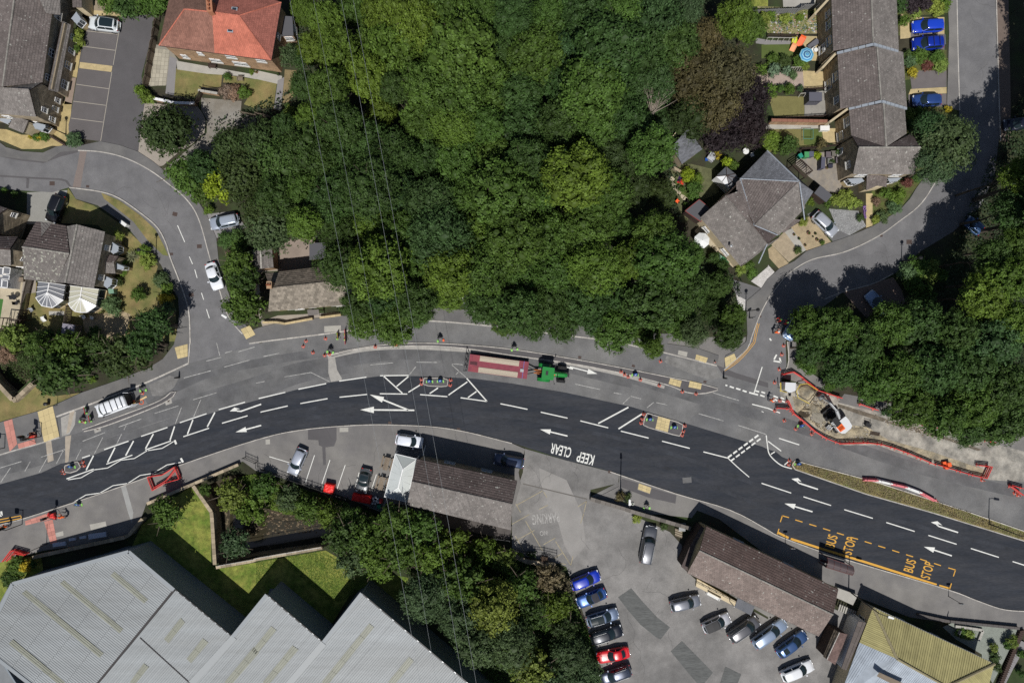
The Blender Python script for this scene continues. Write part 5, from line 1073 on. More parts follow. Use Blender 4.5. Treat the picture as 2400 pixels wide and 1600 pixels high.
for q in((1660,968,1700,1012,1548,1202,1505,1165),(1862,1155,1915,1195,1755,1385,1712,1345),(1320,1385,1368,1420,1240,1580,1190,1560),(2330,1235,2380,1290,2120,1590,2060,1560)):rl(w0,q)
for q in((140,1045,188,1082,0,1310,-40,1270),(335,1220,390,1260,110,1590,60,1560),(1040,1018,1085,1055,655,1590,600,1560),(1405,1325,1450,1365,1270,1590,1210,1560)):rl(w1,q)
b=MB();b.beam(w0(1600,712,ZW+.03),w0(880,1590,ZW+.03),.28,.06);b.build('valley_gutter',mat('dark_gutter',(.05,.045,.045),.8),h)
for a,b_ in((w0(1285,1150,ZW+.06),w0(1780,1600,ZW+.06)),):b=MB();b.beam(a,b_,.12,.05);b.build('flashing',MATS['dark_gutter'],h)
FL=mat('parapet_flashing',(.26,.28,.295),.5)
for a,b_ in((w0(-60,1010),w0(118,655)),(w0(118,655),w0(1185,360)),(w0(1185,360),w0(1600,710)),(w0(2140,1138),w1(100,755)),(w1(620,1190),w1(972,742)),(w0(-60,1310),w0(300,1590))):
 b=MB();b.beam(a+Vector((0,0,.05)),b_+Vector((0,0,.05)),.5,.12);b.build('parapet_trim',FL,h)
for a,b_ in((w0(1610,705),w0(2125,1132)),(w1(102,755),w1(608,1185)),(w1(975,745),w1(2000,1612))):
 b=MB();b.beam(a,b_,.16,.12);b.build('gutter',IRON,h)
 for k in range(9):p=a.lerp(b_,(k+.5)/9);b=MB();b.box((p.x,p.y,ZW+.08),(.08,.3,.04),math.atan2(d1.y,d1.x));b.build('gutter_bracket',METAL,h)
for q in((w0(2200,1080),w1(600,1190)),):
 b=MB();b.beam(w0(1600,1740,ZW+.06),w0(2150,1145,ZW+.06),.9,.03);b.build('valley_sheet',mat('pale_sheet',(.31,.325,.33),.5),h);b=MB();b.beam(w1(230,1660,ZW+.06),w1(620,1200,ZW+.06),.9,.03);b.build('valley_sheet',MATS['pale_sheet'],h)
outl=[w0(-60,1010),w0(118,660),w0(1182,368),w0(1605,712),w0(2133,1133),w1(100,757),w1(612,1188),w1(975,742),w1(2000,1610),w1(2450,1990),w0(640,2400),w0(-60,1290)]
q=[Vector((p.x,p.y,ZW))for p in outl];WCL=mat('wall_cladding',(.20,.23,.26),.6,rnd=.05)
walls(q,WCL,h,inset=.12)

sheet('warehouse_apron',[p for p in T(0,3,100,640,380,560,1180,310,1370,310,2352,1100)]+T(1,3,0,1060,130,700,220,700,660,1100,960,700,1060,680,1800,1300,2200,1700)+T(0,3,1200,1600,0,1600,-200,1200),.015,mat('blue_grey_apron',(.19,.20,.21),.9,var=.15,scale=.4,fine=.1))
# ================================================================ TREES AND SHRUBS
rng=np.random.default_rng(11)
def leaf_mesh(name,pts,nrm,size,mid,core=None):
 """many small four-sided leaves; pts, nrm (n,3); size (n,)"""
 n=len(pts);up=nrm+rng.normal(0,.42,(n,3));up/=np.linalg.norm(up,axis=1)[:,None]
 t=rng.normal(0,1,(n,3));t-=(t*up).sum(1)[:,None]*up;t/=np.linalg.norm(t,axis=1)[:,None];s=np.cross(up,t)
 L=size[:,None];V=np.stack([pts-t*L*.5,pts+s*L*.32+up*L*.05,pts+t*L*.5,pts-s*L*.32+up*L*.05],1).reshape(-1,3)
 me=bpy.data.meshes.new(name);me.vertices.add(n*4);me.vertices.foreach_set('co',V.astype(np.float32).ravel())
 me.loops.add(n*4);me.loops.foreach_set('vertex_index',np.arange(n*4,dtype=np.int32));me.polygons.add(n)
 me.polygons.foreach_set('loop_start',np.arange(0,n*4,4,dtype=np.int32));me.polygons.foreach_set('loop_total',np.full(n,4,dtype=np.int32))
 at=me.attributes.new('rnd','FLOAT','FACE');at.data.foreach_set('value',mid.astype(np.float32));me.materials.append(LEAF);me.update(calc_edges=True)
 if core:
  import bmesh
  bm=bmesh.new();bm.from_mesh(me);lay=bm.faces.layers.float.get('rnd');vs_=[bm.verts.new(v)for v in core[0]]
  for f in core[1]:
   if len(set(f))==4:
    fc=bm.faces.new([vs_[i]for i in f]);fc[lay]=rng.random()*.12  # core faces get the darkest leaf tone, painting shade into the crown's inside
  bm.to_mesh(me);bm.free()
 return me
def crown(name,Rm,flat,nlobes,spacing,leaf,per,seed,spiky=0.0,core=True,drop=.0):
 """crown of radius Rm: lobes over a dome, leaf sprays over the lobes, dark-coloured core blobs inside as painted inner shade"""
 g=np.random.default_rng(seed);P=[];Nn=[];Mi=[]
 lobes=[(np.array([0,0,0.0]),(.76 if Rm>3 and not spiky else .62)*Rm)]
 for i in range(nlobes):
  u=(i+.5)/nlobes;ph=i*2.39996+g.uniform(-.3,.3);el=math.asin(min(1,1-u*1.25))if 1-u*1.25>-1 else-.3
  big=Rm>3 and not spiky;rr=Rm*(g.uniform(.60,.78)if big else g.uniform(.58,.76));lr=Rm*(g.uniform(.19,.31)if big else g.uniform(.25,.40))
  lobes.append((np.array([rr*math.cos(el)*math.cos(ph),rr*math.cos(el)*math.sin(ph),rr*math.sin(el)*flat]),lr))
 for c,lr in lobes:
  area=4*math.pi*lr*lr*.8;n=max(6,int(area/spacing**2));d=g.normal(0,1,(n,3));d/=np.linalg.norm(d,axis=1)[:,None];d=d[d[:,2]>-.45]
  bump=1+.16*np.sin(d[:,0]*7+seed)*np.cos(d[:,1]*6+c[0])+g.normal(0,.07,len(d))+spiky*g.random(len(d))**3
  pc=c+d*(lr*bump)[:,None]*np.array([1,1,.9]);keep=np.ones(len(pc),bool)
  for c2,r2 in lobes:
   if r2==lr and(c2==c).all():continue
   keep&=(np.linalg.norm(pc-c2,axis=1)>r2*.72)
  if drop:keep&=g.random(len(pc))>drop
  pc,dd=pc[keep],d[keep];tone=g.random(len(pc))*.55
  for k in range(per):
   j=g.normal(0,spacing*.29,pc.shape)*np.array([1,1,.6]);P.append(pc+j);Nn.append(dd*1.0+np.array([0,0,.22]));Mi.append(np.clip(tone+g.random(len(pc))*.45,0,1))
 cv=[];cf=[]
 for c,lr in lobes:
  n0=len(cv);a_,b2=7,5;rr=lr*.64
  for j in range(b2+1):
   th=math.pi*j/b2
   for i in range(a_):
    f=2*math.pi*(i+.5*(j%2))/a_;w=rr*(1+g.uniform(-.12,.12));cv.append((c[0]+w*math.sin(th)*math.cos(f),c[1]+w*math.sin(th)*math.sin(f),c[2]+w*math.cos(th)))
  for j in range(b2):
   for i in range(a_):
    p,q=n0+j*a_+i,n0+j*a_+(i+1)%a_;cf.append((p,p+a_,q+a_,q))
 P=np.concatenate(P);Nn=np.concatenate(Nn);Mi=np.concatenate(Mi)
 sz=leaf*g.uniform(.65,1.35,len(P));global rng;rng=g
 return leaf_mesh(name,P,Nn,sz,Mi,(cv,cf)if core else None)
def trunk_mesh(name,ht,rad,seed,limbs=7,reach=3.0):
 g=random.Random(seed);b=MB();n=6
 path=[(g.uniform(-.12,.12)*i,g.uniform(-.12,.12)*i,ht*i/5)for i in range(6)];path[0]=(0,0,0)
 b.tube(path,[rad*1.25,rad,rad*.86,rad*.72,rad*.55,rad*.3],n)
 for k in range(limbs):
  a=k*2.4+g.uniform(-.3,.3);z0=ht*g.uniform(.5,.9);L=reach*g.uniform(.7,1.05)
  b.tube([(0,0,z0),(math.cos(a)*L*.45,math.sin(a)*L*.45,z0+L*.35),(math.cos(a+.2)*L,math.sin(a+.2)*L,z0+L*.55)],[rad*.45,rad*.28,rad*.07],5)
  b.tube([(math.cos(a)*L*.45,math.sin(a)*L*.45,z0+L*.35),(math.cos(a-.5)*L*.8,math.sin(a-.5)*L*.8,z0+L*.75)],[rad*.24,rad*.06],4)
 return b.mesh(name,BARK,smooth=True)
CR={}
for i in range(5):CR['big%d'%i]=(crown('broadleaf_crown',4.2,1.0,26+i,.56,.31,7,100+i),4.2)
for i in range(2):CR['fea%d'%i]=(crown('feathery_crown',4.0,.8,22,.38,.22,5,140+i,spiky=.35),4.0)
CR['thin0']=(crown('thin_crown',4.0,.8,20,.42,.2,5,150,spiky=.4,drop=.2),4.0)
for i in range(3):CR['mid%d'%i]=(crown('small_tree_crown',2.2,.8,11,.32,.25,5,160+i),2.2)
for i in range(3):CR['shr%d'%i]=(crown('shrub_foliage',1.0,.85,8,.21,.16,5,170+i),1.0)
CR['con0']=(crown('conifer_crown',3.0,.8,26,.30,.24,6,180,spiky=.8),3.0)
TRUNK_B=trunk_mesh('tree_trunk',1.0*7,.24,5);TRUNK_S=trunk_mesh('small_trunk',2.0,.10,6,5,1.2)
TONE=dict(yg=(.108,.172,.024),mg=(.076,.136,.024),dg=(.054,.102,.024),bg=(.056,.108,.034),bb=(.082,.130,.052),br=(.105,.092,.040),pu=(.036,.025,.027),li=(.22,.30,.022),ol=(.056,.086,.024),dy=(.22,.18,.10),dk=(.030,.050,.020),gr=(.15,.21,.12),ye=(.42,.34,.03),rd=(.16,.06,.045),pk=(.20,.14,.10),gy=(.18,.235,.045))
def plant(name,label,cat,px,r,tone,kind,h=None,group=None,sq=1.0,rz=None,trunk=True,squash=None):
 """px = picture point of the crown's middle, r = crown radius in photograph pixels, h = tree height in metres"""
 me,R0=CR[kind];z=(h or r/16*1.9)
 rad=r/16*(H-z*.75)/H;zc=max(z-rad*.72,rad*.35);p=W(px,zc+rad*.25)
 t=thing(name,label,cat,(p.x,p.y,0),0,group);o=link('crown',me,t);s=rad/R0
 if not squash:squash=1.0
 o.location=(0,0,zc);o.scale=(s*sq,s/sq,s*squash);o.rotation_euler=(0,0,R.uniform(0,6.28)if rz is None else rz)
 c=TONE[tone]if isinstance(tone,str)else tone;j=R.uniform(.88,1.12);k=R.uniform(-.08,.08);o.color=(c[0]*j*(1+k),c[1]*j,c[2]*j*(1-k),1)
 if trunk:
  tm,th=(TRUNK_B,7.0)if r>30 else(TRUNK_S,2.0)
  q=link('trunk',tm,t);q.scale=((s,s,(zc+rad*.2)/th)if r>30 else(s*.9,s*.9,max(zc,.4)/th));q.rotation_euler=(0,0,R.uniform(0,6.28))
 return t
ORD=['first','second','third','fourth','fifth','sixth','seventh','eighth','ninth','tenth','eleventh','twelfth','thirteenth','fourteenth','fifteenth','sixteenth','seventeenth','eighteenth','nineteenth','twentieth','twenty-first','twenty-second','twenty-third','twenty-fourth','twenty-fifth','twenty-sixth','twenty-seventh','twenty-eighth','twenty-ninth','thirtieth']
WORD=dict(yg='yellow-green',mg='mid-green',dg='dark green',bg='blue-green',bb='pale green',br='brownish',pu='purple-black',li='lime-yellow',ol='dull olive',dk='very dark green')
wood_rows=[
('in the big wood along the photo top',[(700,20,44,'yg'),(750,45,60,'yg'),(815,22,60,'mg'),(880,30,60,'yg'),(945,40,60,'yg'),(1020,28,62,'mg'),(1105,28,62,'mg'),(1185,40,68,'dg'),(1270,30,66,'mg'),(1350,36,66,'dg'),(1430,24,62,'mg'),(1510,36,58,'bg'),(1580,22,46,'bb')]),
('in the big wood, second band from the top',[(720,110,52,'yg'),(775,118,60,'yg'),(845,105,58,'mg'),(915,120,60,'yg'),(985,110,56,'dg'),(1062,118,70,'mg'),(1145,110,64,'dg'),(1228,124,70,'mg'),(1315,112,66,'bg'),(1400,110,66,'dg'),(1478,112,60,'dg'),(1545,100,56,'dg')]),
('in the wood, level with the red house garden',[(700,190,46,'dg'),(760,195,52,'mg'),(835,175,50,'yg'),(900,195,46,'dg'),(965,190,58,'mg'),(1035,205,66,'mg'),(1115,200,66,'mg'),(1200,205,66,'dg'),(1285,200,64,'dg'),(1360,195,60,'mg'),(1432,200,58,'dg'),(1500,195,54,'bg')]),
('in the wood, level with the bare dead tree',[(712,268,48,'yg'),(775,280,52,'dg'),(868,256,50,'yg'),(960,275,58,'mg'),(1040,290,68,'yg'),(1120,285,62,'mg'),(1205,285,66,'dg'),(1335,205,42,'yg'),(1290,275,60,'dg'),(1370,275,60,'mg'),(1445,270,50,'dg'),(1505,275,44,'bg')]),
('in the wood, level with the slate-roofed outbuilding',[(705,350,50,'dg'),(772,350,56,'dg'),(850,335,48,'dg'),(905,350,50,'dg'),(975,362,56,'dg'),(1050,372,70,'mg'),(1135,365,62,'mg'),(1215,362,62,'dg'),(1290,350,56,'dg'),(1350,345,60,'dg'),(1430,340,56,'ol'),(1500,345,46,'mg')]),
('in the wood, level with the dark-framed conservatory',[(700,430,52,'mg'),(770,440,60,'dg'),(845,430,56,'dg'),(915,445,56,'bg'),(990,455,58,'bg'),(1070,455,66,'mg'),(1155,445,66,'mg'),(1240,440,64,'mg'),(1325,400,64,'yg'),(1385,440,54,'mg'),(1450,425,68,'ol'),(1525,440,40,'ol')]),
('in the wood, level with the bungalow',[(690,510,50,'yg'),(770,530,62,'dg'),(850,520,60,'yg'),(930,535,60,'mg'),(1010,545,58,'bg'),(1095,545,72,'yg'),(1180,540,72,'mg'),(1265,540,68,'mg'),(1345,520,62,'mg'),(1425,520,62,'mg'),(1505,520,50,'mg')]),
('in the wood, level with the cottage roof',[(790,620,58,'dg'),(865,615,60,'yg'),(945,620,60,'mg'),(1030,625,50,'yg'),(1110,630,68,'mg'),(1195,630,72,'mg'),(1280,620,66,'mg'),(1365,610,66,'yg'),(1450,600,64,'yg'),(1530,595,58,'mg'),(1590,580,36,'mg')]),
('in the wood, second row from the lay-by',[(820,700,52,'dg'),(890,695,56,'dg'),(960,690,50,'dg'),(1030,672,34,'yg'),(1110,700,50,'dg'),(1185,710,60,'dg'),(1265,700,62,'dg'),(1345,690,62,'dg'),(1425,685,62,'dg'),(1505,680,60,'dg'),(1580,660,54,'dg'),(1645,650,42,'dg')]),
('in the wood\'s front row overhanging the lay-by',[(835,742,44,'mg'),(900,742,42,'mg'),(960,725,36,'mg'),(1225,748,44,'dg'),(1160,735,42,'mg'),(1290,742,40,'dg'),(1355,740,46,'dg'),(1420,755,42,'mg'),(1490,770,42,'mg'),(1505,798,30,'mg'),(1570,735,50,'mg'),(1640,720,50,'dg'),(1690,720,34,'mg'),(1675,770,36,'dg'),(1600,770,34,'bb')]),
]
for ri,(where,row)in enumerate(wood_rows):
 row=sorted(row,key=lambda q:q[0])
 for i,(x,y,r,tn)in enumerate(row):
  kd='thin0' if tn=='ol' else('fea%d'%(i%2)if(tn in('bg','bb')or(i+ri)%7==0)else 'big%d'%R.randrange(5))
  rq=R.choice([.78,.86,.95,1.02,1.1,1.34]);hh=12.5+R.uniform(-3.2,2.6)+(-2.5 if ri in(0,1)and x<940 else 0)+(-3.5 if ri==9 else 0)+(-4 if r<45 and ri!=9 else 0)
  plant('woodland_tree','%s tree, %s from left %s'%(WORD[tn],ORD[i],where),'tree',F(x+R.uniform(-6,6),y+R.uniform(-6,6))[0],r*rq,tn,kd,h=hh+(rq-1)*9,group='trees of the big wood',sq=R.uniform(.92,1.08))

for(x,y,r,tn,kd,hh,lab)in(
(1610,95,50,'br','fea0',11,'upper brownish feathery tree on the wood edge beside the terrace gardens'),(1590,170,62,'br','fea1',12,'brownish tree left of centre in the brown clump at the wood edge'),(1668,165,66,'br','fea0',12,'widest brownish tree in the brown clump nearest the gardens'),
(1640,240,62,'br','fea1',12,'lower brownish tree above the purple-black trees'),(1590,270,50,'ol','thin0',11,'olive-brown tree right of the bare dead tree'),
(1715,225,58,'pu','fea0',10,'purple-black tree with bare twigs beside the tan lawn'),(1660,300,56,'pu','fea1',10,'purple-black tree overhanging the slate-roofed outbuilding'),(1725,290,44,'pu','fea0',9,'smallest purple-black tree above the bungalow'),
(1690,40,50,'yg','big2',8,'bright green tree at the top edge left of the terrace gardens'),(1725,60,36,'mg','big1',7,'small green tree beside the topmost garden lawn')):
 plant('edge_tree',lab,'tree',F(x,y)[0],r*1.05,tn,kd,h=hh)

dt=thing('dead_tree','bare pale grey dead tree standing in the wood','tree',tuple(W(F(1500,225)[0],12).to_2d())+(0,));b=MB();g=random.Random(4)
b.tube([(0,0,0),(.1,0,6),(.2,-.6,10.5)],[.2,.16,.1],6);b.build('trunk',mat('dead_wood',(.26,.22,.18),.9),dt)
b=MB()
for k in range(46):
 a=g.uniform(-.9,.9)+1.2;L=g.uniform(1.4,3.2);z=g.uniform(10.2,11.2);x0,y0=.2+g.uniform(-.3,.3),-1.2+g.uniform(-.4,.4)
 b.tube([(x0,y0,z),(x0+math.cos(a)*L*.5+g.uniform(-.2,.2),y0+math.sin(a)*L*.5,z+.6),(x0+math.cos(a)*L,y0+math.sin(a)*L,z+g.uniform(.8,1.6))],[.055,.035,.012],4)
b.build('branches',MATS['dead_wood'],dt,kind='stuff')

for(x,y,r,tn,kd,hh,lab)in(
(380,298,56,'ol','con0',7,'round dark conifer standing alone by the cul-de-sac entrance'),(535,338,46,'ol','con0',8,'dark feathery tree behind the rough track, upper left of its clump'),(598,330,50,'ol','con0',9,'dark feathery tree between the track and the wood'),(655,292,36,'dg','big1',9,'dark tree under the garden fence of the red house'),(650,370,58,'dg','con0',10,'dark feathery tree touching the west edge of the wood'),
(560,400,58,'ol','con0',9,'dark feathery tree right of the lime-leaved tree'),(420,400,46,'mg','mid0',8,'green tree overhanging the bend of the side road'),(465,385,46,'dg','big3',8,'dark green tree between the road bend and the lime-leaved tree'),(500,425,40,'li','mid1',8,'lime-yellow tree beside the parked silver estate car'),(470,440,30,'mg','mid2',6,'small green tree at the foot of the lime-yellow tree'),
(630,450,50,'dg','big0',11,'dark green tree above the blue-green conifer'),(600,475,40,'ol','con0',9,'small dark conifer between the silver estate car and the wood'),(622,510,62,'bb','con0',8.5,'blue-green bushy conifer behind the cottage outbuilding'),(690,130,26,'dg','mid1',5,'dark tree touching the side wall of the red house'),(668,128,30,'bb','mid2',5,'dull green tree by the corner of the red house'),
(545,610,42,'mg','mid0',6,'upper round tree in the row beside the cottage'),(556,645,40,'dg','mid2',6,'middle round tree in the row beside the cottage'),(556,700,50,'mg','mid1',6.5,'lowest and largest round tree in the row beside the cottage'),
(350,745,46,'dg','mid0',8,'dark green tree at the lower right of the conservatory garden'),(325,792,42,'dg','mid2',8,'dark green tree directly above the pavement lower right of the garden'),(285,815,56,'ol','mid1',7,'olive tree touching the pavement above the white van'),(255,838,30,'ol','mid0',5,'small olive tree beside the garden wall above the white van'),
(130,850,68,'dg','mid0',8,'large dark green tree beside the walled ditch'),(150,800,42,'mg','mid1',7,'green tree above the large dark tree by the ditch'),(215,795,30,'dg','mid2',6,'dark tree above the garden fence left of the olive tree'),(85,792,36,'mg','mid0',6,'green tree behind the pergola patio'),(30,775,34,'gy','mid1',4,'light green bush at the left edge below the pergola')):
 plant('broadleaf_tree' if kd[:3]!='con' else 'conifer_tree',lab,'tree',F(x,y)[0],r*1.02,tn,kd,h=hh)

for(x,y,r,tn,kd,hh,lab)in(
(530,1142,42,'gy','mid0',3.2,'light green bush filling the west end of the walled stream'),(575,1165,46,'yg','mid1',3,'yellow-green bush in the stream by the west wall'),(603,1118,32,'mg','mid2',3,'green bush on the bank below the car park railings'),(660,1145,34,'bb','mid0',3,'pale green bush on the stream bank below the red tarpaulin'),(708,1172,36,'mg','mid1',3.4,'green bush on the stream bank right of the pale one'),(758,1185,34,'yg','mid2',4,'yellow-green bush under the pair of red tarpaulins'),(805,1192,32,'mg','mid0',5,'green bush beside the keg stack and canopy corner'),
(535,1250,38,'bb','mid2',3,'pale round bush in the bottom left corner of the walled stream'),(380,1180,40,'mg','mid0',5,'green tree by the pavement corner above the warehouse lawn'),(470,1125,16,'mg','mid1',3,'small bush behind the low wall at the stream west end'),
(790,1235,46,'dg','mid1',7,'dark tree over the stream, first south of the red tarpaulins'),(845,1235,52,'mg','mid2',7,'green tree over the stream left of the cafe terrace'),(905,1195,44,'mg','mid0',7,'green tree touching the cafe roof corner'),(965,1215,46,'mg','mid1',7,'green tree below the middle of the cafe terrace'),(870,1290,48,'yg','mid0',7,'yellow-green tree at the lawn tip beside the warehouse'),(810,1290,40,'bb','mid1',6,'pale tree at the west end of the lawn clump'),(925,1270,48,'mg','mid2',8,'green tree in the middle of the clump south of the cafe'),
(985,1275,46,'yg','mid0',7,'yellow-green tree right of the clump middle south of the cafe'),(1040,1250,40,'yg','mid1',5,'yellow-green bush below the cafe terrace east end'),(1110,1270,40,'yg','mid2',4,'yellow-green bush by the wire fence near the parking bays'),(1160,1290,36,'gy','mid0',3.5,'light bush behind the low wall with railings'),(980,1370,62,'bb','fea0',8,'pale grey-green tree between the warehouse roof and the cables'),(1060,1340,56,'mg','mid1',8,'green tree right of the pale grey-green tree'),
(1060,1420,60,'bb','fea1',8.5,'pale green tree along the warehouse edge, middle of three'),(1130,1400,66,'gy','big1',9,'light green tree with silvery leaves above the bottom edge'),(1100,1480,60,'bb','big2',9,'green tree nearest the lower warehouse edge'),(1170,1480,60,'bb','fea0',9,'silvery green tree at the bottom middle'),(1195,1350,44,'mg','mid2',6,'green tree west of the dark gully beside the car park'),(1215,1420,44,'dg','mid0',6,'dark tree west of the dark gully, lower one'),(1225,1540,50,'gy','mid1',6,'grey-green bush at the bottom edge left of the parked cars'),
(1255,1330,34,'dy','mid1',3,'brownish bush at the car park corner above the blue hatchback'),(1290,1350,26,'dy','shr0',2,'small russet bush touching the blue hatchback'),(1280,1395,38,'yg','mid2',4,'yellow-green bush beside the dark-blue convertible'),(1300,1450,38,'ol','mid0',4,'olive bush beside the silver-blue car with dark glass roof'),(1310,1510,50,'bb','fea1',5.5,'pale grey-green tree behind the red coupe'),(1340,1560,46,'bb','fea0',5.5,'pale grey-green tree at the bottom beside the navy car'),(1270,1570,44,'bb','mid2',6,'grey-green tree at the bottom edge left of the pale ones')):
 plant('streamside_tree' if hh>4.5 else 'streamside_bush',lab,'tree' if hh>4.5 else 'bush',F(x,y)[0],r*1.02,tn,kd,h=hh)

for(x,y,r,tn,kd,hh,lab)in(
(1860,745,52,'mg','big0',9,'green tree partly hiding the blue van beside the lane junction'),(1920,755,72,'mg','big1',11,'large green tree whose shadow covers the lane above'),(1870,800,50,'dg','big2',9,'dark green tree above the red barriers and spoil heap'),(1940,835,62,'dg','big3',11,'dark green tree right of the spoil heap'),(1985,790,56,'dg','big4',11,'dark tree in the second row above the excavator'),(2050,745,60,'mg','big0',11,'green tree below the silver-blue car with the black roof'),(2110,745,60,'dg','big1',11,'dark green tree below the flowering hedge'),(2010,880,60,'mg','big2',11,'green tree overhanging the footway above the excavator'),(2075,855,66,'mg','big3',12,'green tree one in from the footway, middle of the east wood'),
(2100,930,62,'mg','big4',11,'green tree over the footway left of centre of the east wood'),(2170,960,62,'mg','big0',11,'green tree over the footway, middle of its southern edge'),(2230,985,40,'dg','big1',8,'small dark tree reaching furthest over the footway'),(2240,930,62,'mg','big2',11,'green tree behind the southern edge of the east wood'),(2150,850,66,'dg','big3',13,'dark green tree deep in the east wood'),(2230,840,64,'dg','big4',12,'dark tree right of the deep middle of the east wood'),(2310,880,66,'dg','big0',12,'dark green tree by the right edge, level with the barriers'),(2310,960,60,'dg','big1',10,'dark tree at the lower right corner of the east wood'),
(2290,780,62,'bg','big2',13,'blue-green tree near the right edge of the east wood'),(2200,760,56,'dg','big3',12,'dark tree between the hedge and the blue-green tree'),(2270,680,60,'yg','big4',14,'yellow-green tree right of the flowering hedge'),(2320,640,62,'yg','big0',15,'largest yellow-green tree by the right edge'),(2290,590,54,'dg','big1',13,'dark tree above the largest yellow-green tree'),(2345,560,50,'mg','big2',13,'green tree at the right edge below the shaded lane'),(2345,400,50,'yg','big3',14,'yellow-green tree cut by the right edge beside the shaded lane'),(2340,480,50,'dg','big4',13,'dark tree cut by the right edge'),(2345,735,50,'yg','big1',14,'yellow-green tree cut by the right edge, lower one'),
(2180,330,76,'bb','fea1',9,'large pale-leaved tree at the end of the terrace beside the lane'),(2145,290,44,'bg','fea0',8,'blue-green tree below the navy parked car'),(2150,380,46,'bb','fea0',8,'pale tree beside the end house entrance'),
(2560,290,84,'mg','big0',20,'tall tree at the right edge shading the lane, third from the top'),(2605,190,84,'dg','big1',20,'tall tree at the right edge shading the lane, second from the top'),(2620,90,84,'dg','big2',20,'tall tree at the top right shading the lane'),(2620,0,84,'dg','big3',20,'tall tree in the top right corner'),(2480,385,84,'dg','big4',21,'tall tree at the right edge above the shaded dark blue car'),(2470,480,80,'dg','big0',20,'tall tree at the right edge below the shaded dark blue car')):
 plant('east_wood_tree',lab,'tree',F(x,y)[0],r*R.choice([.88,.98,1.12]),tn,kd,h=hh)
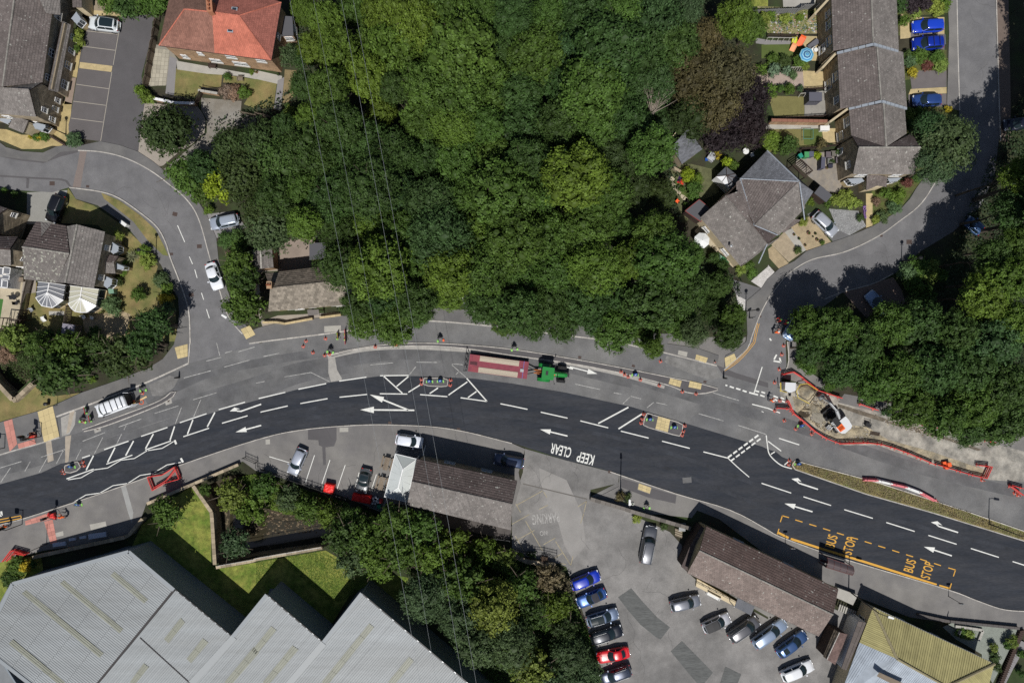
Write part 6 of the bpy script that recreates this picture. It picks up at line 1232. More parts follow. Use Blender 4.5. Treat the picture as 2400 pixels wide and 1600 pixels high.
# ---- shrubs and hedges
S=[
(0,0,1150,30,150,'dg',4,'green bush over the top edge left of the red house'),(0,0,1000,10,110,'mg',3,'green bush at the top edge above the white car'),(0,0,1340,30,130,'mg',4,'green bush at the top edge beside the red house drive'),(0,0,1440,40,100,'mg',4,'green bush against the west wall of the red house'),(0,0,1150,95,60,'dg',2,'small dark bush at the head of the cul-de-sac'),
(0,0,712,360,62,'gy',1.5,'clipped green hedge beside the lean-to and parking bays'),(0,0,710,300,50,'gy',1.5,'upper end of the clipped hedge beside the lean-to'),(0,0,700,440,36,'mg',1,'small shrub at the end of the lean-to hedge'),
(0,0,665,1285,78,'bb',1.8,'round grey-green bush at the corner of the parking bays'),(0,0,330,1262,42,'mg',1,'green shrub in the front border of the stone house'),(0,0,405,1255,48,'mg',1,'dark green shrub at the right end of the front border'),(0,0,278,1255,24,'ye',.8,'yellow shrub at the left end of the front border'),(0,0,358,1262,28,'ye',.8,'yellow shrub between two green ones in the front border'),
(0,0,1285,825,56,'yg',1.8,'bright green bush at the gate pillar of the red house'),(0,0,1330,890,62,'yg',1.8,'bright green bush on the outside of the garden wall'),(0,0,1380,905,48,'gy',1.5,'light green bush at the end of the brick garden wall'),
(0,0,2080,840,75,'pk',1.6,'left third of the reddish oval hedge in the front lawn'),(0,0,2150,845,80,'pk',1.6,'middle of the reddish oval hedge in the front lawn'),(0,0,2235,850,68,'mg',1.6,'green right end of the oval hedge in the front lawn'),(0,0,2085,700,40,'mg',1,'small shrub by the garden bench'),(0,0,2310,660,26,'yg',.7,'potted shrub by the front path'),
(1,0,300,1040,70,'gy',2.5,'yellow-tipped bush below the front fence of the red house'),(1,0,290,970,30,'dg',1.5,'small bush on the brown grass beside the wood'),(0,1,1090,590,46,'gy',2,'light green bush on the dry verge above the palm'),(0,1,1320,730,60,'yg',1.6,'yellow-green shrub right of the spiky palm'),(0,1,1350,830,82,'gy',1.8,'light green shrub below the spiky palm'),(0,1,1140,840,30,'yg',.9,'small round shrub by the porch, upper'),(0,1,1130,940,36,'yg',.9,'small round shrub by the porch, lower'),(0,1,1080,1020,50,'ol',1.2,'dull lavender bush by the lower bay window'),
(0,1,1465,1000,80,'bb',1.8,'pale variegated shrub by the pavement bend'),(0,1,1530,1085,62,'yg',1.6,'yellow-green shrub below the variegated one'),(0,1,1515,1175,66,'ye',1.5,'orange-yellow shrub by the pavement'),(0,1,1265,1130,72,'mg',2,'round green shrub in the middle of the dry lawn'),(0,1,1020,1235,98,'bb',2.2,'round grey-green shrub beside the cream conservatory'),(0,1,1540,1250,60,'bb',1.8,'grey-white bush beside the pavement above the dark trees'),
(0,1,200,1545,110,'mg',2.5,'left part of the hedge along the garden end'),(0,1,400,1560,120,'dg',2.5,'middle of the hedge along the garden end'),(0,1,600,1560,120,'mg',2.5,'right part of the hedge along the garden end'),(0,1,60,1540,90,'gy',2,'pale hedge end at the left edge'),(0,1,860,1510,80,'dg',2,'dark shrub at the bottom of the sand terrace'),(0,1,40,180,30,'mg',1,'small shrub behind the far left fence'),(0,1,130,215,30,'dg',1,'dark shrub in the shaded far left garden'),
(0,1,2060,640,82,'dg',1.8,'dark clipped hedge left half below the silver estate car'),(0,1,2160,610,84,'dg',1.8,'dark clipped hedge right half below the silver estate car'),(0,1,2200,700,90,'mg',2,'green bush above the tree row beside the cottage'),(0,1,2100,760,36,'pk',1.2,'brown dried shrub beside the clipped hedge'),(0,1,1800,260,50,'mg',2,'green bush on the outside of the road bend'),(0,1,1910,360,46,'yg',1.5,'yellow-green bush beside the silver estate car nose'),
(0,2,840,350,40,'yg',1,'small sunlit shrub in the dark corner by the pavement'),(0,2,40,120,90,'pk',1.6,'brownish plants in the walled ditch'),(0,2,230,170,80,'ol',1.6,'olive plants at the right side of the walled ditch'),
(0,3,140,500,100,'mg',2,'green hedge at the left edge above the warehouse roof'),(0,3,240,500,60,'ye',1.8,'yellow flowering bush above the warehouse roof'),(0,3,80,620,90,'dg',2,'dark bush against the warehouse parapet'),(0,3,300,480,40,'dg',1.5,'small dark bush right of the yellow one'),
(1,2,1690,0,1,'mg',.2,''),
(3,0,30,140,50,'yg',1.4,'yellow-green shrub at the left edge of the rockery'),(3,0,170,170,60,'gy',1,'light shrub in the rockery garden'),(3,0,300,160,36,'yg',.8,'yellow-green shrub in the middle of the rockery'),(2,0,2310,170,70,'gy',2,'mottled yellow shrub left of the rockery garden'),(2,0,2220,290,50,'mg',1.2,'green shrub on the path to the rockery'),
(3,0,50,540,60,'mg',1.4,'green shrub below the striped-parasol lawn, left'),(3,0,150,560,70,'ol',1.6,'golden-green shrub below the striped-parasol lawn'),(3,0,300,550,72,'mg',1.8,'green bamboo shrub beside the blue striped parasol'),(3,0,60,640,64,'gr',1.8,'largest silvery-green round shrub in the third garden'),(3,0,175,645,46,'gr',1.4,'smaller silvery-green shrub in the third garden'),(3,0,235,690,42,'bb',1.2,'grey-green shrub right of the silvery shrubs'),(3,0,345,610,40,'gy',1.2,'golden shrub by the third garden wall'),
(3,0,30,825,64,'yg',1.8,'bright round shrub in the fourth garden, left'),(3,0,120,810,40,'mg',1.2,'small green shrub in the fourth garden'),(3,0,200,818,54,'mg',1.6,'round dark green clipped shrub in the fourth garden'),(3,0,300,810,32,'bb',.9,'small pale shrub by the wooden rail'),(2,0,2290,640,60,'yg',1.8,'yellow-green shrub at the left end of the rose-paved garden'),(2,0,2250,760,50,'mg',1.6,'green shrub above the tan lawn'),
(3,0,60,1310,100,'yg',2,'yellow-green bush at the left of the fifth garden'),(3,0,200,1330,96,'dg',3,'dark green bush in the fifth garden'),(3,0,30,1250,60,'yg',1.6,'bright bush beside the purple tree'),(3,0,495,1320,50,'br',1.4,'brown domed shrub by the picket fence'),(3,0,460,1432,42,'li',1.1,'bright lime domed shrub on the bin patio'),(3,0,645,1400,26,'mg',.9,'small potted shrub against the shaded wall'),(3,0,590,1480,26,'ol',.8,'potted plant among the planters'),(2,0,2330,1290,70,'yg',1.6,'yellow-green bush left of the netted trampoline'),
(3,0,1230,30,80,'dg',1.4,'dark green shrub in the first front garden'),(3,0,1340,30,90,'pu',1.6,'purple shrub in the first front garden'),(3,0,1450,20,76,'pu',1.6,'second purple shrub nearer the road in the first front garden'),(3,0,1560,60,86,'gy',1.6,'grassy green shrub by the road in the first front garden'),(3,0,1640,30,56,'yg',1.4,'yellow-green shrub at the kerb of the first front garden'),(3,0,1260,190,54,'yg',1.4,'yellow-green shrub left of the first blue car'),(3,0,1370,120,50,'gy',.9,'low shrub above the first blue car'),
(3,0,1400,500,82,'mg',1.8,'bright green shrub below the blue car with roof rails'),(3,0,1560,520,70,'mg',1.8,'green shrub nearer the road below the blue cars'),(3,0,1315,560,66,'bb',1.4,'blue-green spreading shrub in the second front garden'),(3,0,1480,580,70,'rd',1.2,'dark red shrub in the second front garden'),(3,0,1590,590,78,'gy',1.6,'feathery green shrub by the kerb'),(3,0,1335,660,52,'ye',1.2,'bright yellow conifer shrub in the second front garden'),(3,0,1280,490,40,'ol',1.2,'dull shrub against the terrace front wall'),
(3,0,1310,1050,70,'gy',1.8,'green hedge in front of the lower terraced house'),(3,0,1400,1060,80,'mg',2,'green bush below the navy car, left'),(3,0,1660,1000,34,'ye',1,'yellow bush by the kerb below the navy car'),(3,0,1290,1150,50,'dg',2,'dark bush against the lower terraced house'),
(3,1,720,250,86,'gy',1.6,'large golden-green shrub left of the entrance path'),(3,1,800,300,66,'gy',1.4,'golden-green shrub nearer the entrance path'),(3,1,620,270,60,'gy',1.4,'long golden shrub behind the bin store'),(3,1,550,300,40,'mg',1.2,'green shrub between the bin store and the golden shrubs'),(3,1,385,285,46,'yg',1.2,'yellow-green shrub above the silver hatchback'),(3,1,330,470,46,'gy',1,'yellow flowering shrub on the bungalow drive'),(3,1,1000,280,42,'pk',1,'orange heather shrub right of the entrance path'),(3,1,1090,210,60,'mg',1.6,'green shrub right of the porch'),(3,1,1200,230,80,'yg',1.8,'bright green shrub by the footway below the end house'),(3,1,1170,330,76,'bb',1.4,'blue-green spreading shrub by the footway'),(3,1,1060,420,60,'bb',1.2,'grey-green shrub by the footway lower down'),(3,1,990,450,40,'gy',1,'small shrub at the foot of the entrance path'),(3,1,1290,110,50,'rd',1.2,'reddish shrub by the footway corner'),(3,1,1360,70,50,'mg',1.2,'green shrub below the large pale tree'),(3,1,850,430,40,'ol',.9,'straggly shrub left of the entrance path'),(3,1,500,660,24,'mg',.7,'potted shrub on the bungalow terrace by the footway'),(3,1,110,550,30,'mg',.9,'dark potted shrub at the bungalow corner'),(3,1,280,730,40,'ol',.9,'straggly dry shrub on the flag patio'),
(2,1,1620,40,70,'li',2,'lime-yellow tree-like shrub in the bungalow back garden, left'),(2,1,1700,80,60,'yg',2,'yellow-green shrub in the bungalow back garden'),(2,1,1680,170,86,'mg',2.4,'largest green shrub in the bungalow back garden'),(2,1,1560,170,30,'mg',.8,'low green mound beside the stepping stones'),(2,1,1645,250,24,'mg',.9,'clipped ball shrub at the end of the stepping stones'),(2,1,1598,308,24,'mg',.9,'clipped ball shrub nearest the dark shed'),(2,0,1970,1485,50,'li',2,'lime shrub beside the dark-framed conservatory'),(2,0,1890,1420,36,'ye',1.2,'yellow shrub by the grey garden table'),(2,0,1850,1350,50,'yg',1.6,'green shrub below the purple trees'),(2,0,2040,1520,50,'mg',1.4,'green shrub right of the lime one'),(2,0,2120,1310,60,'ol',1.8,'olive shrub above the round garden table'),
(2,1,2180,870,56,'mg',1.4,'green bush at the bungalow corner by the drive'),(2,1,2110,900,60,'gy',1.4,'light bush at the bungalow corner'),(2,1,2210,940,50,'mg',1,'spiky green plant beside the white gravel'),(2,1,1940,880,70,'dg',2,'dark bush along the bungalow terrace, lower'),(2,1,1860,800,60,'dg',2,'dark bush below the green bins'),
(3,1,1300,930,100,'bb',2.2,'flowering hedge by the lane lamp, left part'),(3,1,1400,880,110,'mg',2.4,'flowering hedge by the lane lamp, middle'),(3,1,1500,920,110,'gy',2.4,'flowering hedge by the lane lamp, right part'),(3,1,1340,1040,100,'mg',2.2,'flowering hedge lower part beside the brick bay'),(3,1,1600,960,60,'mg',2.2,'end of the flowering hedge towards the wood'),(3,1,1450,1130,90,'mg',4,'green bush beside the silver-blue car'),(3,1,1470,1220,90,'dg',5,'dark bush right of the silver-blue car'),
(3,2,380,250,70,'mg',2.5,'green bush above the red barriers, left'),(3,2,300,190,60,'mg',2.2,'green bush by the lane footway'),(3,2,560,400,60,'mg',2.5,'green bush above the red barriers, right'),(3,2,1100,640,60,'bg',2.5,'blue-green bush overhanging the footway behind the barriers'),
(2,2,1000,1425,50,'br',1,'dry brown plants in the planter by the roadside lamp'),(2,2,1060,1440,46,'ol',1,'straggly plants right of the lamp base'),(2,3,1150,60,50,'gy',.8,'weeds at the yard wall foot'),(2,3,1400,130,40,'ol',.8,'weeds by the stacked pallets'),(1,3,1850,270,60,'yg',1.6,'bright bush below the cafe terrace, left'),(1,3,2000,320,70,'yg',1.6,'bright bush below the cafe terrace, middle'),(1,3,2200,370,70,'yg',1.6,'bright bush below the cafe terrace, right'),(2,3,180,390,40,'ol',.9,'weeds growing behind the low wall railings'),(2,3,70,400,36,'gy',.9,'green weeds at the left end of the low wall'),(2,3,300,440,40,'pk',1,'dry brown weeds outside the low wall'),(2,3,420,560,60,'dy',1.6,'dry russet scrub above the blue hatchback'),
(3,3,1780,1110,56,'mg',1,'dark green planting in the stone-edged bed, left'),(3,3,1850,1130,56,'gy',1,'light green planting in the stone-edged bed, right'),(3,3,2250,1190,58,'gy',1.6,'largest round topiary bush at the right edge'),(3,3,2200,1225,40,'mg',1.2,'round topiary bush left of the largest'),(3,3,2080,1240,44,'gy',1.2,'round topiary bush nearest the mossy roof'),(3,3,2090,1340,56,'ol',1.2,'brown-green bush beside the mossy roof corner'),(3,3,2100,1420,50,'ol',1.2,'lower brown-green bush beside the mossy roof corner'),(3,3,2330,1300,40,'mg',1.2,'green bush right of the sleeper steps'),(3,3,2330,1480,40,'dg',1.2,'dark bush at the bottom right corner'),
]
for i,(c,r,x,y,rad,tn,hh,lab)in enumerate(S):
 if not lab:continue
 plant('hedge' if 'hedge' in lab else 'shrub',lab,'hedge' if 'hedge' in lab else 'shrub',T(c,r,x,y)[0],rad/3.92*1.05,tuple(v*1.25 for v in TONE[tn]),('shr%d'%(i%3))if rad<70 else('mid%d'%(i%3)),h=hh,trunk=hh>1.2,squash=min(1.2,max(.55,hh/(rad/3.92/16*1.75))))

t=thing('spiky_plant','spiky palm-like plant on the dry lawn above the light green shrub','plant',tuple(WT(0,1,1230,790,.6).to_2d())+(0,));b=MB();g=random.Random(2)
for k in range(60):
 a=k*2.4;L=g.uniform(.7,1.35);e=g.uniform(.15,.9);d=Vector((math.cos(a)*math.cos(e),math.sin(a)*math.cos(e),math.sin(e)));s=Vector((-d.y,d.x,0)).normalized()*.05;p0=Vector((0,0,.7));p1=p0+d*L*.6;p2=p0+d*L-Vector((0,0,.25));b.face([p0-s*.5,p0+s*.5,p1+s,p1-s]);b.face([p1-s,p1+s,p2])
o=b.build('fronds',LEAF,t);o.color=(.16,.17,.09,1);b=MB();b.tube([(0,0,0),(0,0,.75)],[.12,.08],7);b.build('trunk',BARK,t)

def cover(name,px,n,tone,zmax,label,cat,size=.16,z0=0.0,hmap=None):
 pts=wpts(px);xs=[p.x for p in pts];ys=[p.y for p in pts];out=[];lo=(min(xs),min(ys));hi=(max(xs),max(ys));g=np.random.default_rng(n)
 while len(out)<n:
  x,y=g.uniform(lo[0],hi[0]),g.uniform(lo[1],hi[1]);ins=False;j=len(pts)-1
  for i in range(len(pts)):
   if(ys[i]>y)!=(ys[j]>y)and x<(xs[j]-xs[i])*(y-ys[i])/(ys[j]-ys[i])+xs[i]:ins=not ins
   j=i
  if ins:
   hgt=zmax*(.35+.65*max(0,noise.noise(Vector((x*.7,y*.7,n)))+.5));out.append((x,y,z0+hgt*g.uniform(.3,1)))
 P_=np.array(out);global rng;rng=g
 me=leaf_mesh(name,P_,np.tile([0,0,1.0],(len(P_),1)),size*g.uniform(.6,1.4,len(P_)),g.random(len(P_)));o=link(name,me,None,kind='stuff');o['label']=label;o['category']=cat
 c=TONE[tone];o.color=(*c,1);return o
cover('bank_undergrowth',T(1,2,0,1215,400,1335,820,1470,1160,1600)+T(1,3,760,40,300,20,0,-60)+T(0,2,2352,1420,2180,1250),16000,'yg',1.1,'thick green undergrowth on the stream bank below the railings','undergrowth',.2,-.6)
cover('bank_undergrowth',T(1,3,760,60,1500,120,2352,400)+T(2,3,0,400,420,500,760,1200,820,1568,-200,1568)+T(1,3,1700,900,1350,500,900,350),30000,'mg',1.3,'rough green undergrowth between the warehouse and the car park','undergrowth',.22)
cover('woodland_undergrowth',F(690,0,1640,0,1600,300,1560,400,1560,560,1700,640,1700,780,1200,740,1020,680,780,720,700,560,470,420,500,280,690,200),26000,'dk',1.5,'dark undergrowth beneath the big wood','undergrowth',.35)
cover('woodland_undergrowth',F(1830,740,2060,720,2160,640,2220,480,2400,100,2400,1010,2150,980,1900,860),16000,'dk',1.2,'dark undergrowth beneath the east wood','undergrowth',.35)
cover('verge_grass',T(3,2,235,1160,240,1110,290,1112,1000,1304,1850,1568)+T(3,3,1850,18,2352,186,2352,248,1500,-12)+T(3,2,1480,1550,900,1388),5000,'dy',.22,'dry tufted grass along the central reservation','grass',.14,.13)
cover('lawn_grass',T(1,3,0,445,600,350,820,480,1200,620,1000,700,700,850)+T(1,3,230,430,0,670),9000,'yg',.10,'sunlit grass on the lawn beside the warehouse','grass',.12)
cover('garden_flowers',T(3,0,-60,90,440,100,460,300,0,310),700,'yg',.4,'low flowering plants in the rockery garden','plants',.16)
cover('ditch_plants',T(0,2,-160,-40,330,70,345,200,125,420,-20,330),2600,'ol',.8,'rough plants growing in the walled ditch','plants',.2,-1.9)
cover('purple_flowers',T(3,1,870,330,900,320,900,440,880,440),160,'pk',.3,'purple flowers edging the entrance path','flowers',.12).color=(.28,.16,.42,1)
# ================================================================ VEHICLES
def paint(key,col,metallic=.35):return mat('paint_'+key,col,.32,metallic=metallic,coat=1.0,spec=.5)
CG=mat('car_glass',(.014,.024,.028),.10,spec=.6,coat=.25)
LENS=mat('lamp_lens',(.62,.64,.66),.1,coat=.5);TAIL=mat('tail_lens',(.35,.01,.01),.2,coat=.4);TRIM=mat('black_trim',(.02,.02,.022),.6);RIM=mat('alloy',(.45,.46,.48),.35,metallic=.8);PLATE=mat('number_plate',(.6,.58,.4),.5)
STY=dict(hatch=dict(W=1.78,H=1.47,f=(.28,.07,-.41,-.49)),estate=dict(W=1.82,H=1.49,f=(.27,.07,-.44,-.495)),suv=dict(W=1.88,H=1.68,f=(.28,.08,-.43,-.49)),saloon=dict(W=1.8,H=1.44,f=(.25,.05,-.28,-.41)),coupe=dict(W=1.78,H=1.36,f=(.18,-.02,-.24,-.42)),mpv=dict(W=1.84,H=1.66,f=(.33,.12,-.42,-.49)),van=dict(W=2.0,H=2.05,f=(.40,.24,-.47,-.495)),fourby=dict(W=1.92,H=1.86,f=(.24,.10,-.47,-.495)))
def make_car(name,label,cat,c,r,front,rear,style,m,roof=None,rails=False,L=None,group=None,open_doors=False,bars=False,z=.85,sunroof=False):
 st=STY[style];Wd,Ht=st['W'],st['H'];pf,pr=WT(c,r,*front,z),WT(c,r,*rear,z);d=pf-pr;L=L or min(d.length,5.9);ctr=(pf+pr)/2;ang=math.atan2(d.y,d.x)
 t=thing(name,label,cat,(ctr.x,ctr.y,.03),ang,group)
 wt=Wd/2;hb=(Ht*.62 if style not in('van','fourby')else Ht*.56);xf,rf,rr,xr=[k*L for k in st['f']]
 X=[-.5,-.485,-.45,-.38,-.25,-.1,.05,.2,.3,.4,.455,.485,.5]
 def hw(u):
  e=abs(u)/.5;return wt*(1-.20*max(0,(e-.62)/.38)**2.4-(.10*max(0,(e-.93)/.07)**2))
 def zt(u):
  if u*L>xf:k=(u*L-xf)/(.5*L-xf);return hb*(1.0-.10*k-.30*max(0,(k-.6)/.4)**2)
  if u*L<xr+.02:k=min(1,(xr-u*L)/(L*.5+xr+.001))if L*.5+xr>.05 else 0;return hb*(1.0-.12*max(k,0)**2)
  return hb
 b=MB();rows=[]
 for u in X:
  h,zz=hw(u),zt(u);e=abs(u)>=.5;low=.22 if not e else .34
  rows.append([Vector((u*L,y,q))for y,q in((-h*.9,low),(-h,.42),(-h*1.0,zz*.72),(-h*.965,zz*.93),(-h*.86,zz),(-h*.45,zz+.025),(0,zz+.035),(h*.45,zz+.025),(h*.86,zz),(h*.965,zz*.93),(h*1.0,zz*.72),(h,.42),(h*.9,low))])
 b.grid(rows);b.face([p for p in rows[0]]);b.face([p for p in rows[-1]][::-1])

 wb,wr=wt*.90,wt*(.74 if style not in('van','fourby')else .80);n=6
 def front_base(y):return Vector((xf-.32*(abs(y)/wb)**2.2*.8,y,hb+.01))
 def bow(x,y,zc,w,k):return Vector((x,y,zc-.05*(abs(y)/w)**2))
 ys=[-1,-.6,-.2,.2,.6,1]
 rowsc=[[Vector((xf+.02-.30*abs(v)**2.2,v*wb,hb))for v in ys],[Vector((rf+.06-.16*abs(v)**2,v*wr,Ht-.05-.03*v*v))for v in ys],[Vector((rf-.15-.1*abs(v)**2,v*wr*1.01,Ht-.01-.04*v*v))for v in ys],[Vector(((rf+rr)/2,v*wr*1.02,Ht-.04*v*v))for v in ys],[Vector((rr+.12,v*wr*.98,Ht-.03-.04*v*v))for v in ys],[Vector((rr+.05*abs(v)**2,v*wr*.95,Ht-.08-.04*v*v))for v in ys],[Vector((xr+.18*abs(v)**2,v*wb*.93,hb))for v in ys]]
 b.grid(rowsc,flip=True)
 for s in(0,-1):
  side=[rw[s]for rw in rowsc]
  base=[Vector((side[0].x,side[0].y,hb-.02))]
  b.face(side if s==-1 else side[::-1])
 body=b.build('body',m,t,smooth=True,merge=True)
 for p in body.data.polygons:p.use_smooth=p.area<3
 def patch(rows,nm,mt,off=.012,parent=t):
  q=MB();up=[]
  for i in range(len(rows)):
   up.append([])
   for j in range(len(rows[i])):
    a=rows[min(i+1,len(rows)-1)][j]-rows[max(i-1,0)][j];c_=rows[i][min(j+1,len(rows[i])-1)]-rows[i][max(j-1,0)];nn=a.cross(c_).normalized()
    if nn.z<0 or(abs(nn.z)<.05 and nn.y*rows[i][j].y<0):nn=-nn
    up[-1].append(rows[i][j]+nn*off)
  q.grid(up);return q.build(nm,mt,parent,smooth=True)
 def shrink(row,k):return[p.lerp(Vector((p.x,0,p.z)),k)for p in row]
 A0,A1=shrink(rowsc[0],.07),shrink(rowsc[1],.06)
 patch([[p.lerp(q,.08)for p,q in zip(A0,A1)],[p.lerp(q,.5)+Vector((.03,0,.02))for p,q in zip(A0,A1)],[p.lerp(q,.95)for p,q in zip(A0,A1)]],'windscreen',CG)
 if not open_doors:
  B0,B1=shrink(rowsc[5],.10),shrink(rowsc[6],.12);patch([[p.lerp(q,.12)for p,q in zip(B0,B1)],[p.lerp(q,.75)for p,q in zip(B0,B1)]],'rear_window',CG)
 for s in(-1,1):
  x0,x1=xf-.42,xr+.28;mid=(rf+rr)/2+.15
  top=lambda x:Vector((x,s*(wr*1.0),Ht-.14));bot=lambda x:Vector((x,s*wb*1.0,hb+.05))
  segs=((x0,rf-.10,mid+.04),(mid-.04,mid-.04,None))if style!='van' else((x0,rf-.1,rf-.75),)
  for k,(xa,xt,xe)in enumerate(segs):
   xe2=xe if xe is not None else None
   if xe2 is None:q4=[bot(mid-.04),top(mid-.04),top(rr+.22),bot(xr+.42)]
   else:q4=[bot(xa),top(xt),top(xe2),bot(xe2)]
   q=MB();q.face([p+Vector((0,s*.02,0))for p in(q4 if s>0 else q4[::-1])]);q.build('side_window',CG,t)
  q=MB();q.box((xf-.38,s*(wt+.10),hb+.06),(.16,.20,.13),s*.2);q.build('mirror',m if style not in('van',)else TRIM,t)
  q=MB();zz=zt(.46);q.box((.465*L,s*hw(.46)*.80,zz*.90),(.22,.30,.12),-s*.5);q.build('headlight',LENS,t)
  q=MB();q.box((-.485*L,s*hw(.48)*.84,hb*.86),(.10,.24,.20),s*.3);q.build('tail_light',TAIL,t)
  if rails:
   q=MB();q.tube([(rf-.2,s*wr*.9,Ht-.0),(rf-.3,s*wr*.92,Ht+.05),(rr+.35,s*wr*.92,Ht+.03),(rr+.2,s*wr*.9,Ht-.04)],.022,6);q.build('roof_rail',METAL,t)
  for x in(.31*L,-.30*L):
   w=MB();w.lathe([(.18,-.10),(.30,-.11),(.33,-.06),(.33,.06),(.30,.11),(.18,.10)],16,axis='Y');o=w.build('wheel',RUBBER,t,smooth=True);o.location=(x,s*(wt-.10),.33)
   w=MB();w.lathe([(.0,s*.10),(.06,s*.105),(.19,s*.09),(.20,s*.04)],12,axis='Y');w.build('rim',RIM,o)
 if roof=='glass' or sunroof:
  i0,i1=(2,4);R0,R1,R2=shrink(rowsc[2],.10 if not sunroof else .25),shrink(rowsc[3],.10 if not sunroof else .25),shrink(rowsc[4],.10 if not sunroof else .25)
  if sunroof:R2=[p.lerp(q,.7)for p,q in zip(R1,R2)];R0=R1;R1=[p.lerp(q,.5)for p,q in zip(R0,R2)]
  patch([R0,R1,R2],'roof_glass',CG,.014)
 elif roof=='black' or roof=='soft':
  mt=TRIM if roof=='black' else mat('soft_top',(.035,.035,.045),.85);patch([rowsc[1],rowsc[2],rowsc[3],rowsc[4],rowsc[5]],'roof_panel' if roof=='black' else 'soft_top',mt,.014)
 q=MB();q.box((-.497*L,0,hb*.62),(.03,.5,.11));q.build('number_plate',PLATE,t)
 q=MB();q.box((.498*L,0,.45),(.05,wt*1.1,.2));q.build('grille',TRIM,t)
 for s in(-.25,.3):q=MB();q.beam((xf-.04,s*wt,hb+.045),(xf-.28,(s-.3)*wt,hb+.16),.03,.02);q.build('wiper',TRIM,t)
 q=MB();q.lathe([(.02,0),(.012,.16),(0,.17)],6,c=(rr+.35,0,Ht-.04));q.build('aerial',TRIM,t)
 if bars:
  for x in(.55,-.35,-1.2):q=MB();q.beam((x,-wr*1.02,Ht+.07),(x,wr*1.02,Ht+.07),.06);q.build('roof_bar',TRIM,t)
  for(x,y)in((-1.9,0),):q=MB();q.beam((x,-wr,Ht+.1),(x,wr,Ht+.1),.08);q.build('ladder_roller',METAL,t)
 return t
CARS=[
(0,0,(815,205),(1090,240),'suv','pearl_white',(.62,.66,.68),'glass','white hatchback with black glass roof parked at the head of the bays',{}),
(0,1,(460,470),(560,225),'suv','black',(.012,.012,.015),None,'black 4x4 parked on the drive of the gabled house',dict(rails=True)),
(0,1,(1925,495),(2190,440),'estate','silver_blue',(.42,.47,.55),None,'silver-blue estate car parked under the trees above the clipped hedge',dict(rails=True)),
(0,1,(2005,1088),(1925,848),'saloon','white',(.74,.76,.80),None,'white saloon parked against the kerb of the side road',{}),
(1,2,(325,1222),(430,985),'hatch','silver',(.40,.43,.50),None,'silver hatchback in the forecourt bay nearest the lay-by end',{}),
(1,2,(962,1385),(1018,1170),'saloon','gunmetal',(.10,.105,.11),'glass','dark grey saloon in the forecourt bay facing the red tarpaulins',{}),
(1,2,(1532,935),(1285,895),'hatch','white2',(.70,.73,.80),None,'white hatchback on the forecourt half in the shadow of the canopy',{}),
(2,2,(-165,1075),(108,1120),'hatch','dark_blue',(.04,.06,.12),None,'dark blue hatchback parked in the shade north of the cafe building',{}),
(3,0,(1330,245),(1612,230),'estate','royal_blue',(.01,.05,.50),None,'bright blue car on the upper terrace drive, without roof bars',{}),
(3,0,(1330,408),(1608,390),'suv','royal_blue2',(.008,.035,.40),None,'bright blue car with white roof bars below the other blue car',dict(bars=True)),
(3,0,(1335,925),(1592,915),'hatch','navy',(.03,.075,.26),None,'navy hatchback on the lowest terrace drive, above the pale tree',{}),
(3,0,(2175,1150),(2450,1120),'saloon','midnight',(.012,.014,.03),None,'midnight blue car deep in shade beside the lane',{}),
(3,1,(625,582),(432,395),'hatch','silver2',(.46,.48,.53),None,'silver hatchback on the bungalow drive',{}),
(3,1,(1830,450),(1960,560),'hatch','shade_blue',(.04,.09,.20),None,'dark blue car deep in tree shade on the lane',{}),
(3,1,(925,1120),(1105,1330),'saloon','ice_blue',(.28,.38,.55),'soft','light blue convertible with black roof on the brick bay',{}),
(3,1,(175,1545),(330,1290),'mpv','pale_blue',(.30,.42,.62),'black','pale blue van half hidden under the tree at the lane junction',{}),
(2,3,(1285,128),(1218,468),'fourby','charcoal',(.10,.105,.12),None,'large charcoal 4x4 standing alone near the yard entrance',dict(rails=True)),
(2,3,(805,575),(545,680),'hatch','cobalt',(.005,.03,.42),None,'cobalt blue hatchback at the top of the car park row',{}),
(2,3,(600,845),(862,735),'coupe','ink_blue',(.02,.07,.24),'soft','dark blue convertible with black soft top, second in the car park row',{}),
(2,3,(975,925),(690,1010),'hatch','steel_blue',(.17,.22,.32),'glass','steel-blue car with black glass roof, third in the car park row',dict(rails=True)),
(2,3,(1015,1080),(725,1175),'estate','jet',(.012,.014,.022),None,'jet black car with roof rails, fourth in the car park row',dict(rails=True)),
(2,3,(780,1345),(1078,1285),'coupe','red',(.60,.005,.012),None,'bright red coupe, fifth in the car park row',{}),
(2,3,(815,1545),(1092,1445),'estate','petrol',(.035,.045,.075),None,'dark navy car, last in the car park row at the bottom edge',dict(rails=True)),
(2,3,(1732,805),(1455,870),'hatch','pewter',(.19,.20,.23),None,'pewter grey hatchback parked alone below the raised terrace',{}),
(2,3,(2005,965),(1755,1075),'hatch','silver3',(.50,.50,.53),'black','silver-white hatchback with black roof beside the building',{}),
(2,3,(2262,985),(2000,1165),'mpv','graphite',(.11,.11,.12),None,'graphite people carrier parked nose to the chocolate-tiled building',dict(rails=True)),
(3,3,(165,1010),(-130,1225),'estate','powder_blue',(.26,.33,.45),None,'powder blue estate car parked nose to the chocolate-tiled building',{}),
(3,3,(350,1120),(90,1310),'hatch','denim',(.04,.09,.22),None,'denim blue hatchback with sunroof near the building corner',dict(sunroof=True)),
(3,3,(415,1400),(125,1520),'hatch','white3',(.72,.73,.75),None,'white hatchback at the bottom of the yard',{})]
for c,r,fr,re,sty,ck,col,roof,lab,kw in CARS:
 make_car('parked_car' if 'van' not in lab else 'parked_van',lab,'car' if 'van' not in lab else 'van',c,r,fr,re,sty,paint(ck,col,0.0 if('white' in ck or ck in('red','cobalt','royal_blue'))else .35),roof,group='parked cars',**kw)
